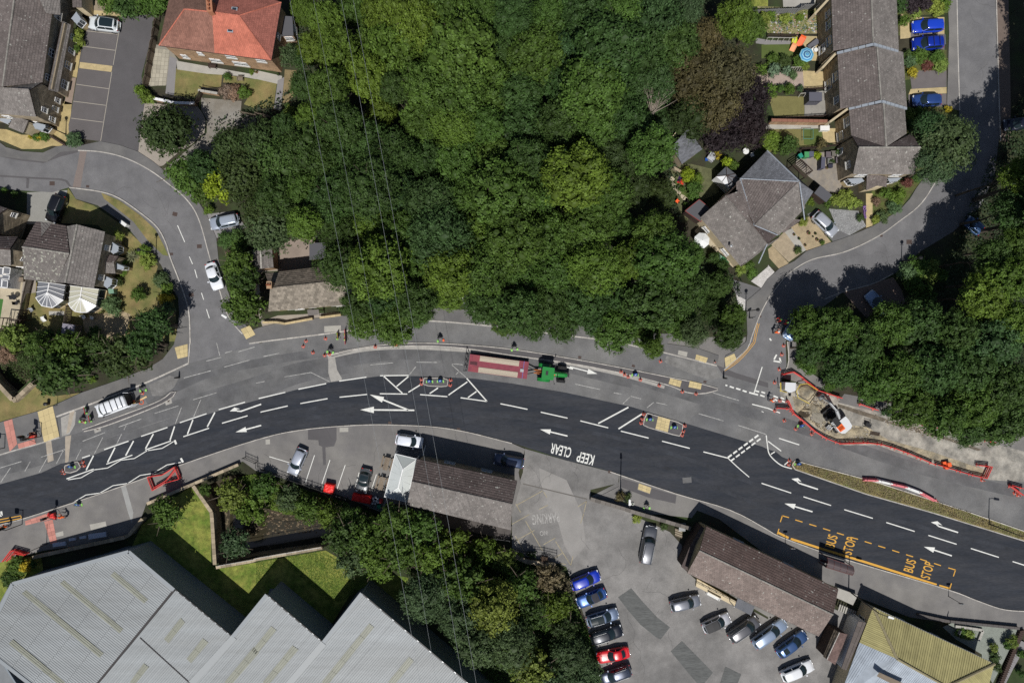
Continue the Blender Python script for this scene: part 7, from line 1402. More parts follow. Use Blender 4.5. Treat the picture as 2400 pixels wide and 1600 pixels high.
vn=make_car('works_van','white works van with open rear doors and tools, parked in the lay-by','van',0,2,(855,655),(1195,530),'van',paint('van_white',(.74,.76,.79),0),None,open_doors=True,bars=True,z=1.3,L=5.1)
b=MB();b.box((-2.60,0,1.1),(.03,1.7,1.7));b.build('dark_load_panel',TRIM,vn)  # black panel painting the shade of the van's open load space
for s in(-1,1):
 b=MB();b.box((-2.95,s*1.0,1.15),(.8,.05,1.75),s*.35);b.build('rear_door',MATS['paint_van_white'],vn)
b=MB();b.box((-1.3,-1.01,1.5),(1.2,.02,.35));b.build('side_window',CG,vn)
lad=thing('tool_bundle','yellow and orange tools lying behind the open van doors','tools',tuple(WT(0,2,1195,560,.5).to_2d())+(0,));g=random.Random(3)
for k in range(7):b=MB();b.beam((g.uniform(-.5,.3),g.uniform(-.4,.4),.15+k*.05),(g.uniform(.2,.9),g.uniform(-.3,.4),.2+k*.05),.06);b.build('tool',[PAINT_Y,ORANGE,WOOD][k%3],lad)
o=MB();p0,p1=WT(0,2,1215,575,.06),WT(0,2,1348,505,.06);o.beam(p0,p1,.24,.06);o=o.build('timber_board',mat('new_timber',(.62,.45,.24),.8));_tag(o,'long pale timber board lying on the lay-by behind the van','board')
b=MB();p=WT(0,2,1298,556,.08)
for k in range(20):a=k*.314;b.beam((p.x+.33*math.cos(a),p.y+.33*math.sin(a),.06),(p.x+.33*math.cos(a+.314),p.y+.33*math.sin(a+.314),.06),.07)
o=b.build('orange_hose_coil',ORANGE);_tag(o,'orange hose coil lying beside the timber board','hose')
# ---- tractor and low trailer (axis roughly left to right)
def zt_(x,y,z=0):return W((1080+x*270/2352,790+y*180/1568),z)
pa,pb_=zt_(165,520,1.1),zt_(1370,680,1.1);d=pb_-pa;ang=math.atan2(d.y,d.x);LT=d.length;ce=(pa+pb_)/2
MAROON=mat('maroon_paint',(.21,.036,.055),.6,var=.2,scale=1.5,fine=.1);t=thing('flatbed_trailer','maroon low flatbed trailer with two timber deck strips behind the tractor','trailer',(ce.x,ce.y,0),ang)
WT_=2.5
b=MB();b.box((0,0,.95),(LT,WT_,.16));b.build('deck',MAROON,t)
for s in(-1,1):
 n=5
 for k in range(n):b=MB();b.box((.05,s*.82+(k-2)*.155,1.06),(LT*.665,.145,.06),r=R.random());b.build('plank',mat('deck_timber',(.43,.37,.29),.9,rnd=.12,fine=.1),t)
 for k in range(6):b=MB();b.box((-LT*.42+k*.17-.1,s*.85,1.06),(.07,.8,.07));b.build('ramp_rib',mat('red_rib',(.30,.06,.07),.6),t)
 for x in(-1.6,-.6):w=MB();w.lathe([(.2,-.12),(.38,-.13),(.41,0),(.38,.13),(.2,.12)],16,axis='Y');o=w.build('wheel',RUBBER,t);o.location=(x,s*1.12,.42)
for k in range(5):b=MB();b.box((-LT*.42,-.2+k*.1,1.05),(LT*.12,.04,.05));b.build('ramp_bar',TRIM,t)
b=MB();b.box((LT*.42,0,1.05),(.08,WT_,.05));b.build('strap',mat('blue_strap',(.12,.13,.35),.7),t);b=MB();b.box((LT*.40,-.1,1.10),(.5,.45,.2));b.build('tool_box',METAL,t)
b=MB();b.beam((LT/2,-.5,.8),(LT/2+1.5,0,.7),.14);b.beam((LT/2,.5,.8),(LT/2+1.5,0,.7),.14);b.build('drawbar',TRIM,t)
b=MB()
for y in(-1.2,-.4,.4,1.2):b.beam((-LT/2-.15,y,.5),(-LT/2-.55,y,2.1),.08)
for z in(.6,1.2,2.0):b.beam((-LT/2-.15-(z-.5)*.25,-1.2,z),(-LT/2-.15-(z-.5)*.25,1.2,z),.08)
b.build('raised_ramp',TRIM,t)
GREEN=mat('green_paint',(.012,.20,.035),.35,coat=.6);YEL=mat('wheel_yellow',(.65,.42,.02),.5)
pc=zt_(1780,740,2.9);t=thing('tractor','green tractor with yellow wheel rims towing the maroon trailer','tractor',(pc.x,pc.y,0),ang+.02)
b=MB();b.prism([(-.85,-.82),(-.75,-.9),(.75,-.88),(.88,-.78),(.88,.78),(.75,.88),(-.75,.9),(-.85,.82)],2.75,2.95);b.build('cab_roof',GREEN,t);b=MB();b.box((-.15,.05,2.96),(.36,.6,.05));b.build('roof_hatch',TRIM,t)
b=MB();b.lathe([(.1,0),(.1,.14),(.05,.2),(0,.2)],10,c=(.95,-.1,2.8));b.build('beacon',ORANGE,t)
b=MB();b.box((0,0,2.05),(1.5,1.5,1.35));b.build('cab_glass',CG,t);b=MB()
for x in(-.75,.75):
 for y in(-.76,.76):b.beam((x,y,1.2),(x,y,2.8),.09)
b.build('cab_pillars',TRIM,t)
b=MB();rows=[[Vector((x,y*w,z+h*(1-abs(y)**3)))for y in(-1,-.85,-.4,0,.4,.85,1)]for x,w,z,h in((.78,.46,1.3,.55),(1.6,.44,1.25,.52),(2.5,.40,1.15,.45),(2.9,.34,1.0,.35),(3.0,.3,.8,.1))];b.grid(rows);b.build('bonnet',GREEN,t,smooth=True)
b=MB();b.box((1.6,0,.95),(3.2,.55,.6));b.build('chassis',TRIM,t);b=MB();b.tube([(1.5,-.5,1.4),(1.5,-.5,2.7)],.06,8);b.build('exhaust',TRIM,t)
b=MB();b.box((3.02,0,1.0),(.1,.62,.3));b.build('headlight',LENS,t)
for(x,y,rr,w)in((-.45,1.02,.88,.52),(-.45,-1.02,.88,.52),(2.1,.98,.62,.42),(2.1,-.98,.62,.42)):
 m_=MB();pr=[(rr*.45,-w/2),(rr*.92,-w/2),(rr,-w/2+.08),(rr,w/2-.08),(rr*.92,w/2),(rr*.45,w/2)];m_.lathe(pr,20,axis='Y')
 for k in range(20):a=k*math.pi/10;m_.box((math.cos(a)*rr,(-.12 if k%2 else .12),math.sin(a)*rr),(.09,w*.45,.07),0,M=None)
 o=m_.build('wheel',RUBBER,t);o.location=(x,y,rr);s=1 if y>0 else-1;m_=MB();m_.lathe([(0,s*w*.3),(rr*.4,s*w*.46),(rr*.47,s*w*.3)],14,axis='Y');m_.build('rim',YEL,o)
for s in(-1,1):
 b=MB();rows=[[Vector((-.45+1.0*math.cos(a),s*(.78+q),.92+1.0*math.sin(a)))for q in(0,.5)]for a in[math.pi*(.1+.8*k/8)for k in range(9)]];b.grid(rows);b.build('mudguard',GREEN,t)
 b=MB();b.beam((.85,s*.8,2.3),(1.1,s*1.35,2.3),.05);b.box((1.1,s*1.4,2.2),(.1,.2,.4));b.build('mirror',TRIM,t)
b=MB();b.beam((-.9,-.3,.8),(-2.0,-.2,.75),.12);b.beam((-.9,.3,.8),(-2.0,.2,.75),.12);b.beam((-.9,0,1.1),(-1.7,0,.8),.09);b.build('hitch_linkage',mat('rusty_orange',(.40,.13,.03),.8),t)
# ---- excavator
def ze(x,y,z=0):return W((1780+x*270/2352,840+y*180/1568),z)
WHITEP=paint('excavator_white',(.66,.67,.68),0);ORP=mat('orange_panel',(.78,.13,.02),.5)
pe=ze(1640,1290,1.4);ta=ze(1740,1400,1.5);hd=ze(1330,850,2.2);d=hd-ze(1700,1330,2.2);ang=math.atan2(d.y,d.x)
t=thing('excavator','white and orange wheeled excavator digging beside the spoil heap','excavator',(pe.x,pe.y,0),ang)
t.scale=(.87,.87,.9)
b=MB();b.prism([(-1.85,-.7),(-1.6,-1.1),(-.6,-1.25),(.3,-1.2),(.3,.35),(-.1,.4),(-.1,1.2),(-.9,1.25),(-1.6,1.05),(-1.9,.6)],1.1,1.95);b.build('body',WHITEP,t)
b=MB();b.prism([(-1.25,.10),(-.15,.10),(-.15,1.12),(-1.2,1.10)],1.95,2.1);b.build('engine_cover',ORP,t)
for k in range(5):b=MB();b.box((-.95+k*.11,.62,2.12),(.05,.8,.04));b.build('vent_slat',mat('orange_dark',(.40,.06,.01),.6),t)
b=MB();b.prism([(.2,.35),(1.35,.4),(1.5,.55),(1.5,1.1),(1.35,1.25),(.1,1.25)],1.2,2.75);b.build('cab',CG,t)
b=MB()
for p in((.2,.4),(1.4,.5),(1.4,1.15),(.15,1.22)):b.beam((p[0],p[1],1.1),(p[0],p[1],2.8),.09)
b.prism([(.12,.33),(1.4,.38),(1.55,.55),(1.55,1.1),(1.4,1.28),(.05,1.28)],2.75,2.84);b.build('cab_frame',TRIM,t)
ARM=mat('arm_grey',(.42,.43,.44),.5)
b=MB();b.beam((.6,-.2,1.7),(2.4,-.2,3.0),.32,.4);b.beam((2.4,-.2,3.0),(4.0,-.2,2.7),.28,.34);b.build('boom',ARM,t)
b=MB();b.beam((3.9,-.2,2.9),(4.9,-.25,1.3),.24,.26);b.build('dipper_arm',ARM,t)
for y in(-.42,.02):b=MB();b.tube([(1.0,y,2.3),(2.6,y,3.2)],.07,8);b.build('hydraulic_ram',METAL,t)
b=MB();b.tube([(2.5,-.2,3.3),(3.9,-.2,3.2)],.07,8);b.build('hydraulic_ram',METAL,t)
b=MB();rows=[[Vector((4.9+.45*math.cos(a),-.25+q,.75+.5*math.sin(a)))for q in(-.45,.45)]for a in[math.pi*(-.1+1.2*k/8)for k in range(9)]];b.grid(rows)
for s in(-.45,.45):b.face([r_[0 if s<0 else 1]for r_ in rows])
b.build('bucket',METAL,t)
b=MB();b.box((.2,0,.85),(3.6,1.3,.35));b.build('chassis',TRIM,t)
for(x,y)in((-1.1,1.05),(-1.1,-1.05),(1.4,1.05),(1.4,-1.05)):
 m_=MB();m_.lathe([(.22,-.26),(.46,-.28),(.5,-.2),(.5,.2),(.46,.28),(.22,.26)],18,axis='Y');o=m_.build('wheel',RUBBER,t);o.location=(x,y,.5);m_=MB();m_.lathe([(0,.2 if y>0 else-.2),(.22,.22 if y>0 else-.22)],12,axis='Y');m_.build('rim',METAL,o)
b=MB();b.box((2.5,0,.45),(.25,2.4,.6));b.build('dozer_blade',TRIM,t)
for k,(x,y)in enumerate(((-.3,1.65),(-.05,1.8),(.2,1.75))):b=MB();b.box((x,y,.8-.12*k),(.22,.8,.08),.1);b.build('step_plate',METAL,t)
# ---- welfare skip (white box with clipped corner) and open skip of spoil
q=[ze(530,485,1.9),ze(745,495,1.9),ze(735,655,1.9),ze(620,700,1.9),ze(520,640,1.9)];t=thing('site_trailer','white-topped site generator trailer behind the red barriers','trailer',(0,0,0));b=MB();b.prism([(p.x,p.y)for p in q],.5,1.9);b.build('canopy',WHITEP,t)
b=MB();b.beam(ze(430,490,1.2),ze(435,650,1.0),.12);b.beam(ze(410,655,.8),ze(560,690,.8),.08);b.build('guard_rail',mat('safety_yellow',(.55,.42,.05),.6),t);b=MB();b.prism([(p.x,p.y)for p in(ze(470,490),ze(530,470),ze(540,660),ze(460,670))],.3,1.5);b.build('engine_bay',IRON,t)
for p in(ze(600,500),ze(600,720)):m_=MB();m_.lathe([(.1,-.1),(.3,-.1),(.3,.1),(.1,.1)],12,axis='X');o=m_.build('wheel',RUBBER,t);o.location=(p.x,p.y,.3)
fr=thing('trench_frame','yellow-edged shoring frame around the round spoil heap','frame',(0,0,0));q=[ze(830,530,.9),ze(980,510,.9),ze(1190,650,.9),ze(1130,760,.9),ze(1020,920,.9),ze(790,800,.9),ze(755,660,.9)]
for i in range(7):b=MB();b.beam(q[i],q[(i+1)%7],.08,.10);b.build('frame_bar',MATS['safety_yellow']if i not in(2,3)else IRON,fr);b=MB();b.beam((q[i].x,q[i].y,0),q[i],.06);b.build('leg',IRON,fr)
pw=thing('pump_cart','black pump cart standing on the dusty works ground right of the excavator','pump',tuple(WT(3,2,918,765,.4).to_2d())+(0,),-.3);b=MB();b.box((0,0,.45),(.8,.5,.35));b.build('engine',IRON,pw);b=MB()
for s in(-.35,.35):b.beam((-.5,s,.1),(.5,s,.1),.05);b.beam((-.5,s,.1),(-.5,s,.8),.05);b.beam((.5,s,.1),(.5,s,.8),.05);b.beam((-.5,s,.8),(.5,s,.8),.05)
b.build('frame',TRIM,pw)
pw=thing('steel_props','bundle of dark steel props lying on the sandy works ground','props',tuple(WT(3,2,980,845,0).to_2d())+(0,),-.2)
for k in range(3):b=MB();b.tube([(-.7,k*.18-.2,.1),(.7,k*.18-.15,.1)],.06,7);b.build('prop',WOOD_D,pw)
# ================================================================ ROADWORKS
def barrier_mesh():
 f=MB();w=2.0;h=1.0
 f.box((0,0,h-.05),(w,.09,.12));f.box((0,0,.20),(w,.06,.16));f.box((0,0,.60),(w,.05,.20))
 for k in range(11):f.box((-w/2+.05+k*(w-.1)/10,0,.55),(.055,.045,.85))
 ft=MB()
 for x in(-.7,.7):ft.box((x,0,.04),(.16,.5,.08))
 bd=MB();bd.box((0,-.035,.60),(w*.94,.02,.15))
 return f.mesh('barrier_frame',RED),ft.mesh('barrier_feet',mat('faded_red',(.42,.12,.10),.8)),bd.mesh('reflective_strip',mat('reflector',(.62,.30,.26),.5))
BF,BT,BD=barrier_mesh()
BARP=None
def barrier_run(pts,desc,tall=1.0,n=None):
 """panels follow a line of picture points taken at the top rail"""
 q=[W(p,.95)for p in pts];L=sum((b_-a).length for a,b_ in zip(q,q[1:]));n=n or max(1,round(L/2.02));rs=resample(q,n+1)
 left=rs[0].x<rs[-1].x
 for i in range(n):
  a,b_=rs[i],rs[i+1];m_=(a+b_)/2;d=b_-a;w=d.length/2.0
  k=i if left else n-1-i
  lab=desc if desc.startswith('single')else 'red plastic barrier %s'%desc if n==1 else '%s red barrier from left %s'%(ORD[min(k,29)],desc)
  t=thing('road_barrier',lab,'barrier',(m_.x,m_.y,.03),math.atan2(d.y,d.x),'red plastic barriers')
  for nm,me in(('frame',BF),('feet',BT),('reflective_strip',BD)):
   o=link(nm,me,t);o.scale=(w,1,1)
barrier_run(T(3,2,85,612,150,612,215,622),'in the short run pointing west beside the orange worker')
barrier_run(T(3,2,188,540,215,600,240,665,290,715,360,750,420,815,500,870,590,918,700,950,800,935,900,930,1030,942,1150,975,1300,1030,1430,1085,1540,1132),'in the long run curving below the excavator')
barrier_run(T(3,2,1560,1132,1700,1175,1850,1220,2010,1262,2030,1210,2060,1150),'in the run round the south corner of the works')
barrier_run(T(3,2,1935,1138,2060,1150),'at the east end of the dug strip')
barrier_run(T(3,2,140,305,160,268,295,288,330,338),'behind the white-topped generator trailer')
barrier_run(T(3,2,330,345,420,400,460,445),'linking the generator trailer to the wood edge')
barrier_run(T(3,2,465,450,580,488,685,522),'along the wood edge above the excavator arm')
barrier_run(T(3,2,845,574,930,602,1020,635),'along the footway just right of the excavator')
barrier_run(T(3,2,1180,678,1300,722,1440,765,1560,795),'along the footway under the middle of the east wood')
barrier_run(T(3,2,2020,915,2095,930),'single red plastic barrier under the last trees of the east wood')
barrier_run(T(3,2,2240,1330,2352,1415),'in the pair at the right edge, lower side');barrier_run(T(3,2,2240,1320,2380,1360),'in the pair at the right edge, upper side')
barrier_run(T(0,2,1355,1245,1500,1225,1600,1155),'on the north side of the pen on the south footway');barrier_run(T(0,2,1355,1250,1400,1370),'on the west end of the pen on the south footway');barrier_run(T(0,2,1400,1368,1510,1300,1640,1265),'on the south side of the pen on the south footway');barrier_run(T(0,2,1600,1150,1615,1200,1645,1262),'on the east end of the pen on the south footway')
barrier_run(T(0,2,1410,1345,1520,1285,1610,1170),'leaning inside the pen on the south footway')
barrier_run(T(0,3,20,455,100,350),'in the slanting pair by the hedge at the left edge');barrier_run(T(0,3,100,350,240,388),'in the flat pair by the hedge at the left edge');barrier_run(T(0,3,60,450,120,375,225,395),'in the inner pair by the hedge at the left edge')
b=MB();p=WT(3,2,1622,1130)
for(x,y,h_)in((-.25,.2,.5),(.25,.1,.8),(0,-.25,.6)):b.box((p.x+x,p.y+y,h_/2),(.55,.6,h_),.2)
o=b.build('orange_crate_stack',ORANGE);_tag(o,'orange-red plastic blocks stacked where two barrier runs meet','blocks')

pts=[W(p,.75)for p in T(3,2,885,1272,1015,1278,1148,1310,1282,1340,1418,1392,1550,1465)]
PINK=mat('faded_pink',(.62,.17,.19),.6,var=.1,scale=2);names=['first','second','third','fourth','fifth']
for i in range(5):
 a,c=pts[i],pts[i+1];d=c-a;t=thing('water_barrier','%s %s water-filled barrier from the left beside the central reservation'%(names[i],'red' if i%2==0 else 'white'),'barrier',((a.x+c.x)/2,(a.y+c.y)/2,.03),math.atan2(d.y,d.x),'water-filled barriers');L=d.length*.985
 b=MB();pr=[(-.26,0),(.26,0),(.24,.22),(.11,.40),(.09,.78),(-.09,.78),(-.11,.40),(-.24,.22)]
 for j in range(8):(y0,z0),(y1,z1)=pr[j],pr[(j+1)%8];b.face([(-L/2,y0,z0),(L/2,y0,z0),(L/2,y1,z1),(-L/2,y1,z1)][::-1])
 b.face([(-L/2,y,z)for y,z in pr]);b.face([(L/2,y,z)for y,z in pr][::-1]);b.build('body',PINK if i%2==0 else PWHITE,t)
 for x in(-L*.3,L*.3):b=MB();b.lathe([(.05,.78),(.05,.82),(0,.82)],8,c=(x,0,0));b.build('filler_cap',TRIM,t)

cm=MB();cm.lathe([(.155,.05),(.115,.25),(.085,.45),(.055,.62),(.03,.75),(0,.75)],12);CB=cm.mesh('cone_body',mat('cone_orange',(.72,.13,.06),.5),smooth=True)
cm=MB();cm.lathe([(.128,.22),(.092,.44)],12);CS=cm.mesh('cone_sleeve',PWHITE);cm=MB();cm.prism([(-.22,-.18),(-.18,-.22),(.18,-.22),(.22,-.18),(.22,.18),(.18,.22),(-.18,.22),(-.22,.18)],0,.05);CBs=cm.mesh('cone_base',mat('cone_base',(.45,.10,.07),.7))
CONES=[(0,2,572,1188,'at the upper left corner of the small refuge island near the zigzags'),(0,2,583,1210,'at the lower left corner of the small refuge island near the zigzags'),(0,2,752,1108,'at the upper right corner of the small refuge island near the zigzags'),(0,2,763,1142,'at the lower right corner of the small refuge island near the zigzags'),(0,2,1302,476,'behind the white van beside the lime-footed sign'),(0,2,762,738,'beside the two red boards in front of the van'),
(1,2,430,45,'in the lay-by, furthest left'),(1,2,520,103,'in the lay-by, second from the left near the island tip'),(1,2,628,128,'in the lay-by, left of the island tip'),(1,2,672,118,'standing on the tip of the thin island'),(1,2,1094,50,'on the thin island below the cables, left of two'),(1,2,1282,32,'on the thin island below the cables, right of two'),
(1,1,455,1565,'by the kerb left of the yellow board'),(1,1,635,1542,'left of the yellow board in the lay-by'),
(1,2,1518,350,'at the upper left corner of the middle refuge island'),(1,2,1518,390,'at the lower left corner of the middle refuge island'),(1,2,1787,355,'at the upper right corner of the middle refuge island'),(1,2,1783,402,'at the lower right corner of the middle refuge island'),
(2,2,1003,280,'left of the three before the thin island\'s blue arrow sign'),(2,2,1035,305,'middle of the three before the thin island\'s blue arrow sign'),(2,2,1068,325,'right of the three before the thin island\'s blue arrow sign'),(2,2,1182,352,'just right of the blue arrow sign on the thin island'),(2,2,1355,405,'left of the buff paving on the thin island'),(2,2,1567,462,'between the buff paving patches on the thin island'),(2,2,1693,482,'at the tapering end of the thin island'),
(2,2,1212,668,'at the top left of the large refuge island'),(2,2,1198,712,'middle of three at the left end of the large refuge island'),(2,2,1187,750,'at the bottom left of the large refuge island'),(2,2,1590,775,'at the top right of the large refuge island'),(2,2,1577,825,'middle of three at the right end of the large refuge island'),(2,2,1565,862,'at the bottom right of the large refuge island'),
(2,2,1368,183,'under the tree drooping over the lay-by'),(2,2,1865,190,'between the overhanging tree and the lane corner'),
(3,2,150,38,'at the lane kerb, nearest the blue van'),(3,2,132,120,'at the lane kerb beside the painted box'),(3,2,108,256,'at the corner of the barriers behind the generator trailer'),(3,2,66,378,'on the lane left of the generator trailer'),(3,2,115,545,'above the short west barrier run'),(3,2,68,638,'below the short west barrier run'),(3,2,155,728,'on the road left of the small blue sign'),(3,2,260,805,'beside the small blue sign'),(3,2,408,852,'below the long barrier run, right of the small blue sign'),
(3,2,203,1095,'on the nose of the central reservation, upper'),(3,2,197,1132,'on the nose of the central reservation, lower'),(3,2,1975,1275,'at the outer corner of the barriers, far right'),(3,2,2275,1395,'left of two under the barriers at the right edge'),(3,2,2305,1415,'right of two under the barriers at the right edge'),(3,2,1548,1465,'at the right end of the red and white barriers')]
for c,r,x,y,lab in CONES:
 p=WT(c,r,x,y,.3);zb=.15 if('island' in lab and 'corner' not in lab)else .03;t=thing('traffic_cone',('orange traffic cone ' if len(lab.split())>10 else 'orange and white traffic cone ')+lab,'traffic cone',(p.x,p.y,zb),R.uniform(0,1.5),'traffic cones')
 link('body',CB,t);link('sleeve',CS,t);link('base',CBs,t)

def disc_sign(c,r,x,y,lab,size=.34,tilt=.9,col=BLUE,feet=LIMEP,rz=0.0,arrow=True):
 p=WT(c,r,x,y,.6);t=thing('arrow_sign',lab,'sign',(p.x,p.y,.05),rz,'temporary road signs')
 M_=Matrix.Translation((0,0,.62))@Matrix.Rotation(tilt,4,'X');b=MB();n=20;ring=[(size*math.cos(2*math.pi*k/n),size*math.sin(2*math.pi*k/n))for k in range(n)]
 b.face([M_@Vector((q[0],q[1],.015))for q in ring]);b.face([M_@Vector((q[0],q[1],-.015))for q in ring][::-1])
 for k in range(n):a,d=ring[k],ring[(k+1)%n];b.face([M_@Vector((a[0],a[1],-.015)),M_@Vector((d[0],d[1],-.015)),M_@Vector((d[0],d[1],.015)),M_@Vector((a[0],a[1],.015))])
 o=b.build('sign_disc',col,t)
 if arrow:
  b=MB();s=size;q=[(-.06,.6),(.06,.6),(.06,-.1),(.25,-.1),(0,-.6),(-.25,-.1),(-.06,-.1)];R2=Matrix.Rotation(-.7,4,'Z')
  b.poly([Vector((u*s,v*s,0))for u,v in q]);b.v=[tuple(M_@R2@Vector((v[0],v[1],.02)))for v in b.v];b.build('arrow',PWHITE,o)
 b=MB()
 for s in(-.35,.35):b.beam((s*.6,0,1.0),(s,-.35,.05),.04);b.beam((s*.6,0,1.0),(s,.4,.05),.04)
 b.build('stand',IRON,t)
 for s in(-.4,.4):b=MB();b.prism([(s-.14,-.28),(s+.14,-.28),(s+.1,.1),(s-.1,.1)],.0,.14);b.build('sand_bag',feet,t)
for a in((0,2,645,1152,'blue arrow sign on the small refuge island near the zigzags'),(0,2,708,1500,'blue round arrow sign on the south footway by the zigzag end'),(1,2,1592,365,'blue arrow sign with lime bags, left end of the middle refuge island'),(1,2,1692,362,'blue arrow sign with lime bags, right end of the middle refuge island'),(2,2,1135,305,'blue arrow sign with lime bags on the thin island right of three cones'),(2,2,1270,715,'blue arrow sign on the left part of the large refuge island'),(2,2,1495,788,'blue arrow sign on the right part of the large refuge island'),(3,2,312,775,'small blue arrow sign outside the barriers below the dug hole'),(3,2,285,1125,'blue arrow sign on the nose of the central reservation')):disc_sign(*a)
def board_sign(c,r,x,y,lab,col,w=.75,h=1.05,rz=0.0,tilt=.45,bars=True,feet=LIMEP,edge=False):
 p=WT(c,r,x,y,.6);t=thing('road_sign_board',lab,'sign',(p.x,p.y,.04),rz,'temporary road signs');M_=Matrix.Translation((0,0,.65))@Matrix.Rotation(tilt,4,'Y')
 b=MB();b.box((0,0,0),(.04,w,h),M=M_);o=b.build('board',col,t)
 if bars:
  for z in(-.3,-.1,.1,.3):
   b=MB();b.box((.03,0,z),(.01,w*.7,.07),M=M_);b.build('white_bar',PWHITE,o)
 b=MB()
 for s in(-.3,.3):b.beam((0,s,1.1),(-.35,s,.03),.04);b.beam((0,s,1.1),(.35,s,.03),.04)
 b.build('stand',IRON,t)
 for s in(-.38,.38):b=MB();b.prism([(-.3,s-.13),(.0,s-.13),(.0,s+.13),(-.3,s+.13)],0,.12);b.build('sand_bag',feet,t)
board_sign(0,2,780,635,'upper red board with white bars in front of the white van',RED,1.0,.9,A(12));board_sign(0,2,822,710,'lower red board with white bars in front of the white van',RED,1.0,.9,A(12))
board_sign(1,1,818,1528,'long red board standing in the lay-by below the cottage',RED,2.2,1.0,A(2),.2);board_sign(1,1,748,1520,'yellow board sign with lime bags left of the long red board',mat('sign_yellow',(.42,.27,.04),.6),1.0,1.0,A(4),.3,False)
for(c,r,x,y,lab)in((0,2,1300,425,'dark-backed triangular sign with lime bags behind the white van'),(1,2,680,72,'dark-backed triangular sign with lime bags in the lay-by left of the thin island'),(1,1,1690,1535,'triangular sign with orange and lime bags in the lay-by under the wood'),(2,2,20,50,'triangular sign with lime bags in the lay-by above the tractor'),(0,2,750,715,'folded sign frame with lime bag beside the red boards'),(2,2,1240,1510,'folded sign with lime and red bags behind the low wall')):
 p=WT(c,r,x,y,.5);t=thing('triangle_sign',lab,'sign',(p.x,p.y,.04),R.uniform(-.2,.2),'temporary road signs');b=MB();tri=[(-.45,.25),(.45,.25),(0,1.05)]
 b.face([(q[0],-.02+(q[1]-.25)*.35,q[1])for q in tri]);b.face([(q[0],.01+(q[1]-.25)*.35,q[1])for q in tri][::-1]);b.build('triangle',IRON,t)
 b=MB()
 for s in(-.4,.4):b.beam((0,.25,1.0),(s,-.4,.03),.04);b.beam((0,.25,1.0),(s,.45,.03),.04)
 b.build('stand',IRON,t)
 for s in(-.42,.42):b=MB();b.prism([(s-.14,-.6),(s+.14,-.6),(s+.12,-.25),(s-.12,-.25)],0,.16);b.build('sand_bag',LIMEP if s<0 or 'orange' not in lab else ORANGE,t)
# ---- lamp posts, signals, poles
def post(name,lab,cat,c,r,x,y,h,rad=.07,head=None,m=None,arm=0,az=0):
 p=WT(c,r,x,y,.1);t=thing(name,lab,cat,(p.x,p.y,.05),az);b=MB();b.tube([(0,0,0),(0,0,1.2),(0,0,h)],[rad*1.5,rad,rad*.7],10);b.build('pole',m or IRON,t)
 if head=='lantern':
  b=MB();b.lathe([(.06,0),(.20,.12),(.26,.42),(.05,.62),(0,.62)],8,c=(0,0,h));b.build('lantern',IRON,t);b=MB();b.beam((-.3,0,h-.35),(.3,0,h-.35),.04);b.build('ladder_bar',IRON,t)
 elif head=='arm':
  b=MB();b.tube([(0,0,h-.2),(arm*.5,0,h+.1),(arm,0,h+.15)],.045,8);b.build('arm',m or METAL,t);b=MB();b.prism([(arm-.1,-.16),(arm+.65,-.12),(arm+.72,0),(arm+.65,.12),(arm-.1,.16)],h+.05,h+.22);b.build('lamp_head',METAL if m is None else PWHITE,t)
 elif head=='sign':
  b=MB();b.box((0,0,h-.3),(.6,.04,.5));b.build('sign_plate',METAL,t)
 return t
post('street_lamp','black lantern lamp post on the dry verge left of the side road','street lamp',0,1,1435,765,4.4,head='lantern');post('street_lamp','black lantern lamp post in the sandy border by the parking bays','street lamp',0,0,602,1235,3.6,head='lantern');post('street_lamp','black lantern lamp post by the flowering hedge on the lane','street lamp',3,1,1228,835,4.4,head='lantern');post('street_lamp','black lantern lamp post at the wood corner beside the lane mouth','street lamp',2,1,2148,1290,4.6,head='lantern');post('sign_post','short sign post on the footway inside the lane bend','sign post',2,1,2180,1350,2.4,head='sign',az=.5)
post('street_lamp','tall dark street lamp by the yard entrance planter','street lamp',2,2,995,1395,8.0,.09,head='arm',m=IRON,arm=.3,az=1.6);post('street_lamp','pale street lamp with white head on the footway below the cottage trees','street lamp',0,1,2352,1410,7.5,.07,'arm',METAL,1.4,2.6)
post('street_lamp','pale street lamp leaning out of the wood by the lay-by','street lamp',1,1,1950,1262,7.0,.07,'arm',METAL,.8,1.9);post('street_lamp','tall dark street lamp behind the bus shelter','street lamp',3,3,740,720,8.5,.09,head='arm',m=IRON,arm=1.2,az=-.3);post('street_lamp','dark street lamp on the central reservation at the right','street lamp',3,3,2030,105,6.2,.08,head='arm',m=IRON,arm=.8,az=-.2)
post('bus_stop_pole','thin bus stop pole at the left end of the yellow bus bay','pole',3,3,158,280,3.0,.04,'sign');post('bus_stop_pole','thin bus stop pole at the right end of the yellow bus bay','pole',3,3,1658,770,3.2,.04,'sign');post('sign_post','sign post at the garden wall by the mossy-roofed building','sign post',3,3,1650,1030,3.0,.05,'sign',az=1.2)
post('sign_post','thin pole beside the buff crossing above the van lay-by','sign post',0,2,525,585,2.2,.04);post('sign_post','thin pole at the ditch-side trees above the pavement','sign post',0,2,748,465,3.2,.04);post('bollard_post','short black post on the bare kerb end beside the side road mouth','post',0,2,1645,330,1.5,.10);post('bollard_post','short black post on the scuffed asphalt at the lane mouth','post',2,2,1945,335,1.7,.10)
post('sign_post','dark pole on the south footway left of the red pen','sign post',0,3,430,290,5.0,.05);post('street_lamp','thin lamp post at the top right beside the lane','street lamp',3,0,2240,118,3.0,.04,'sign',az=1.6)
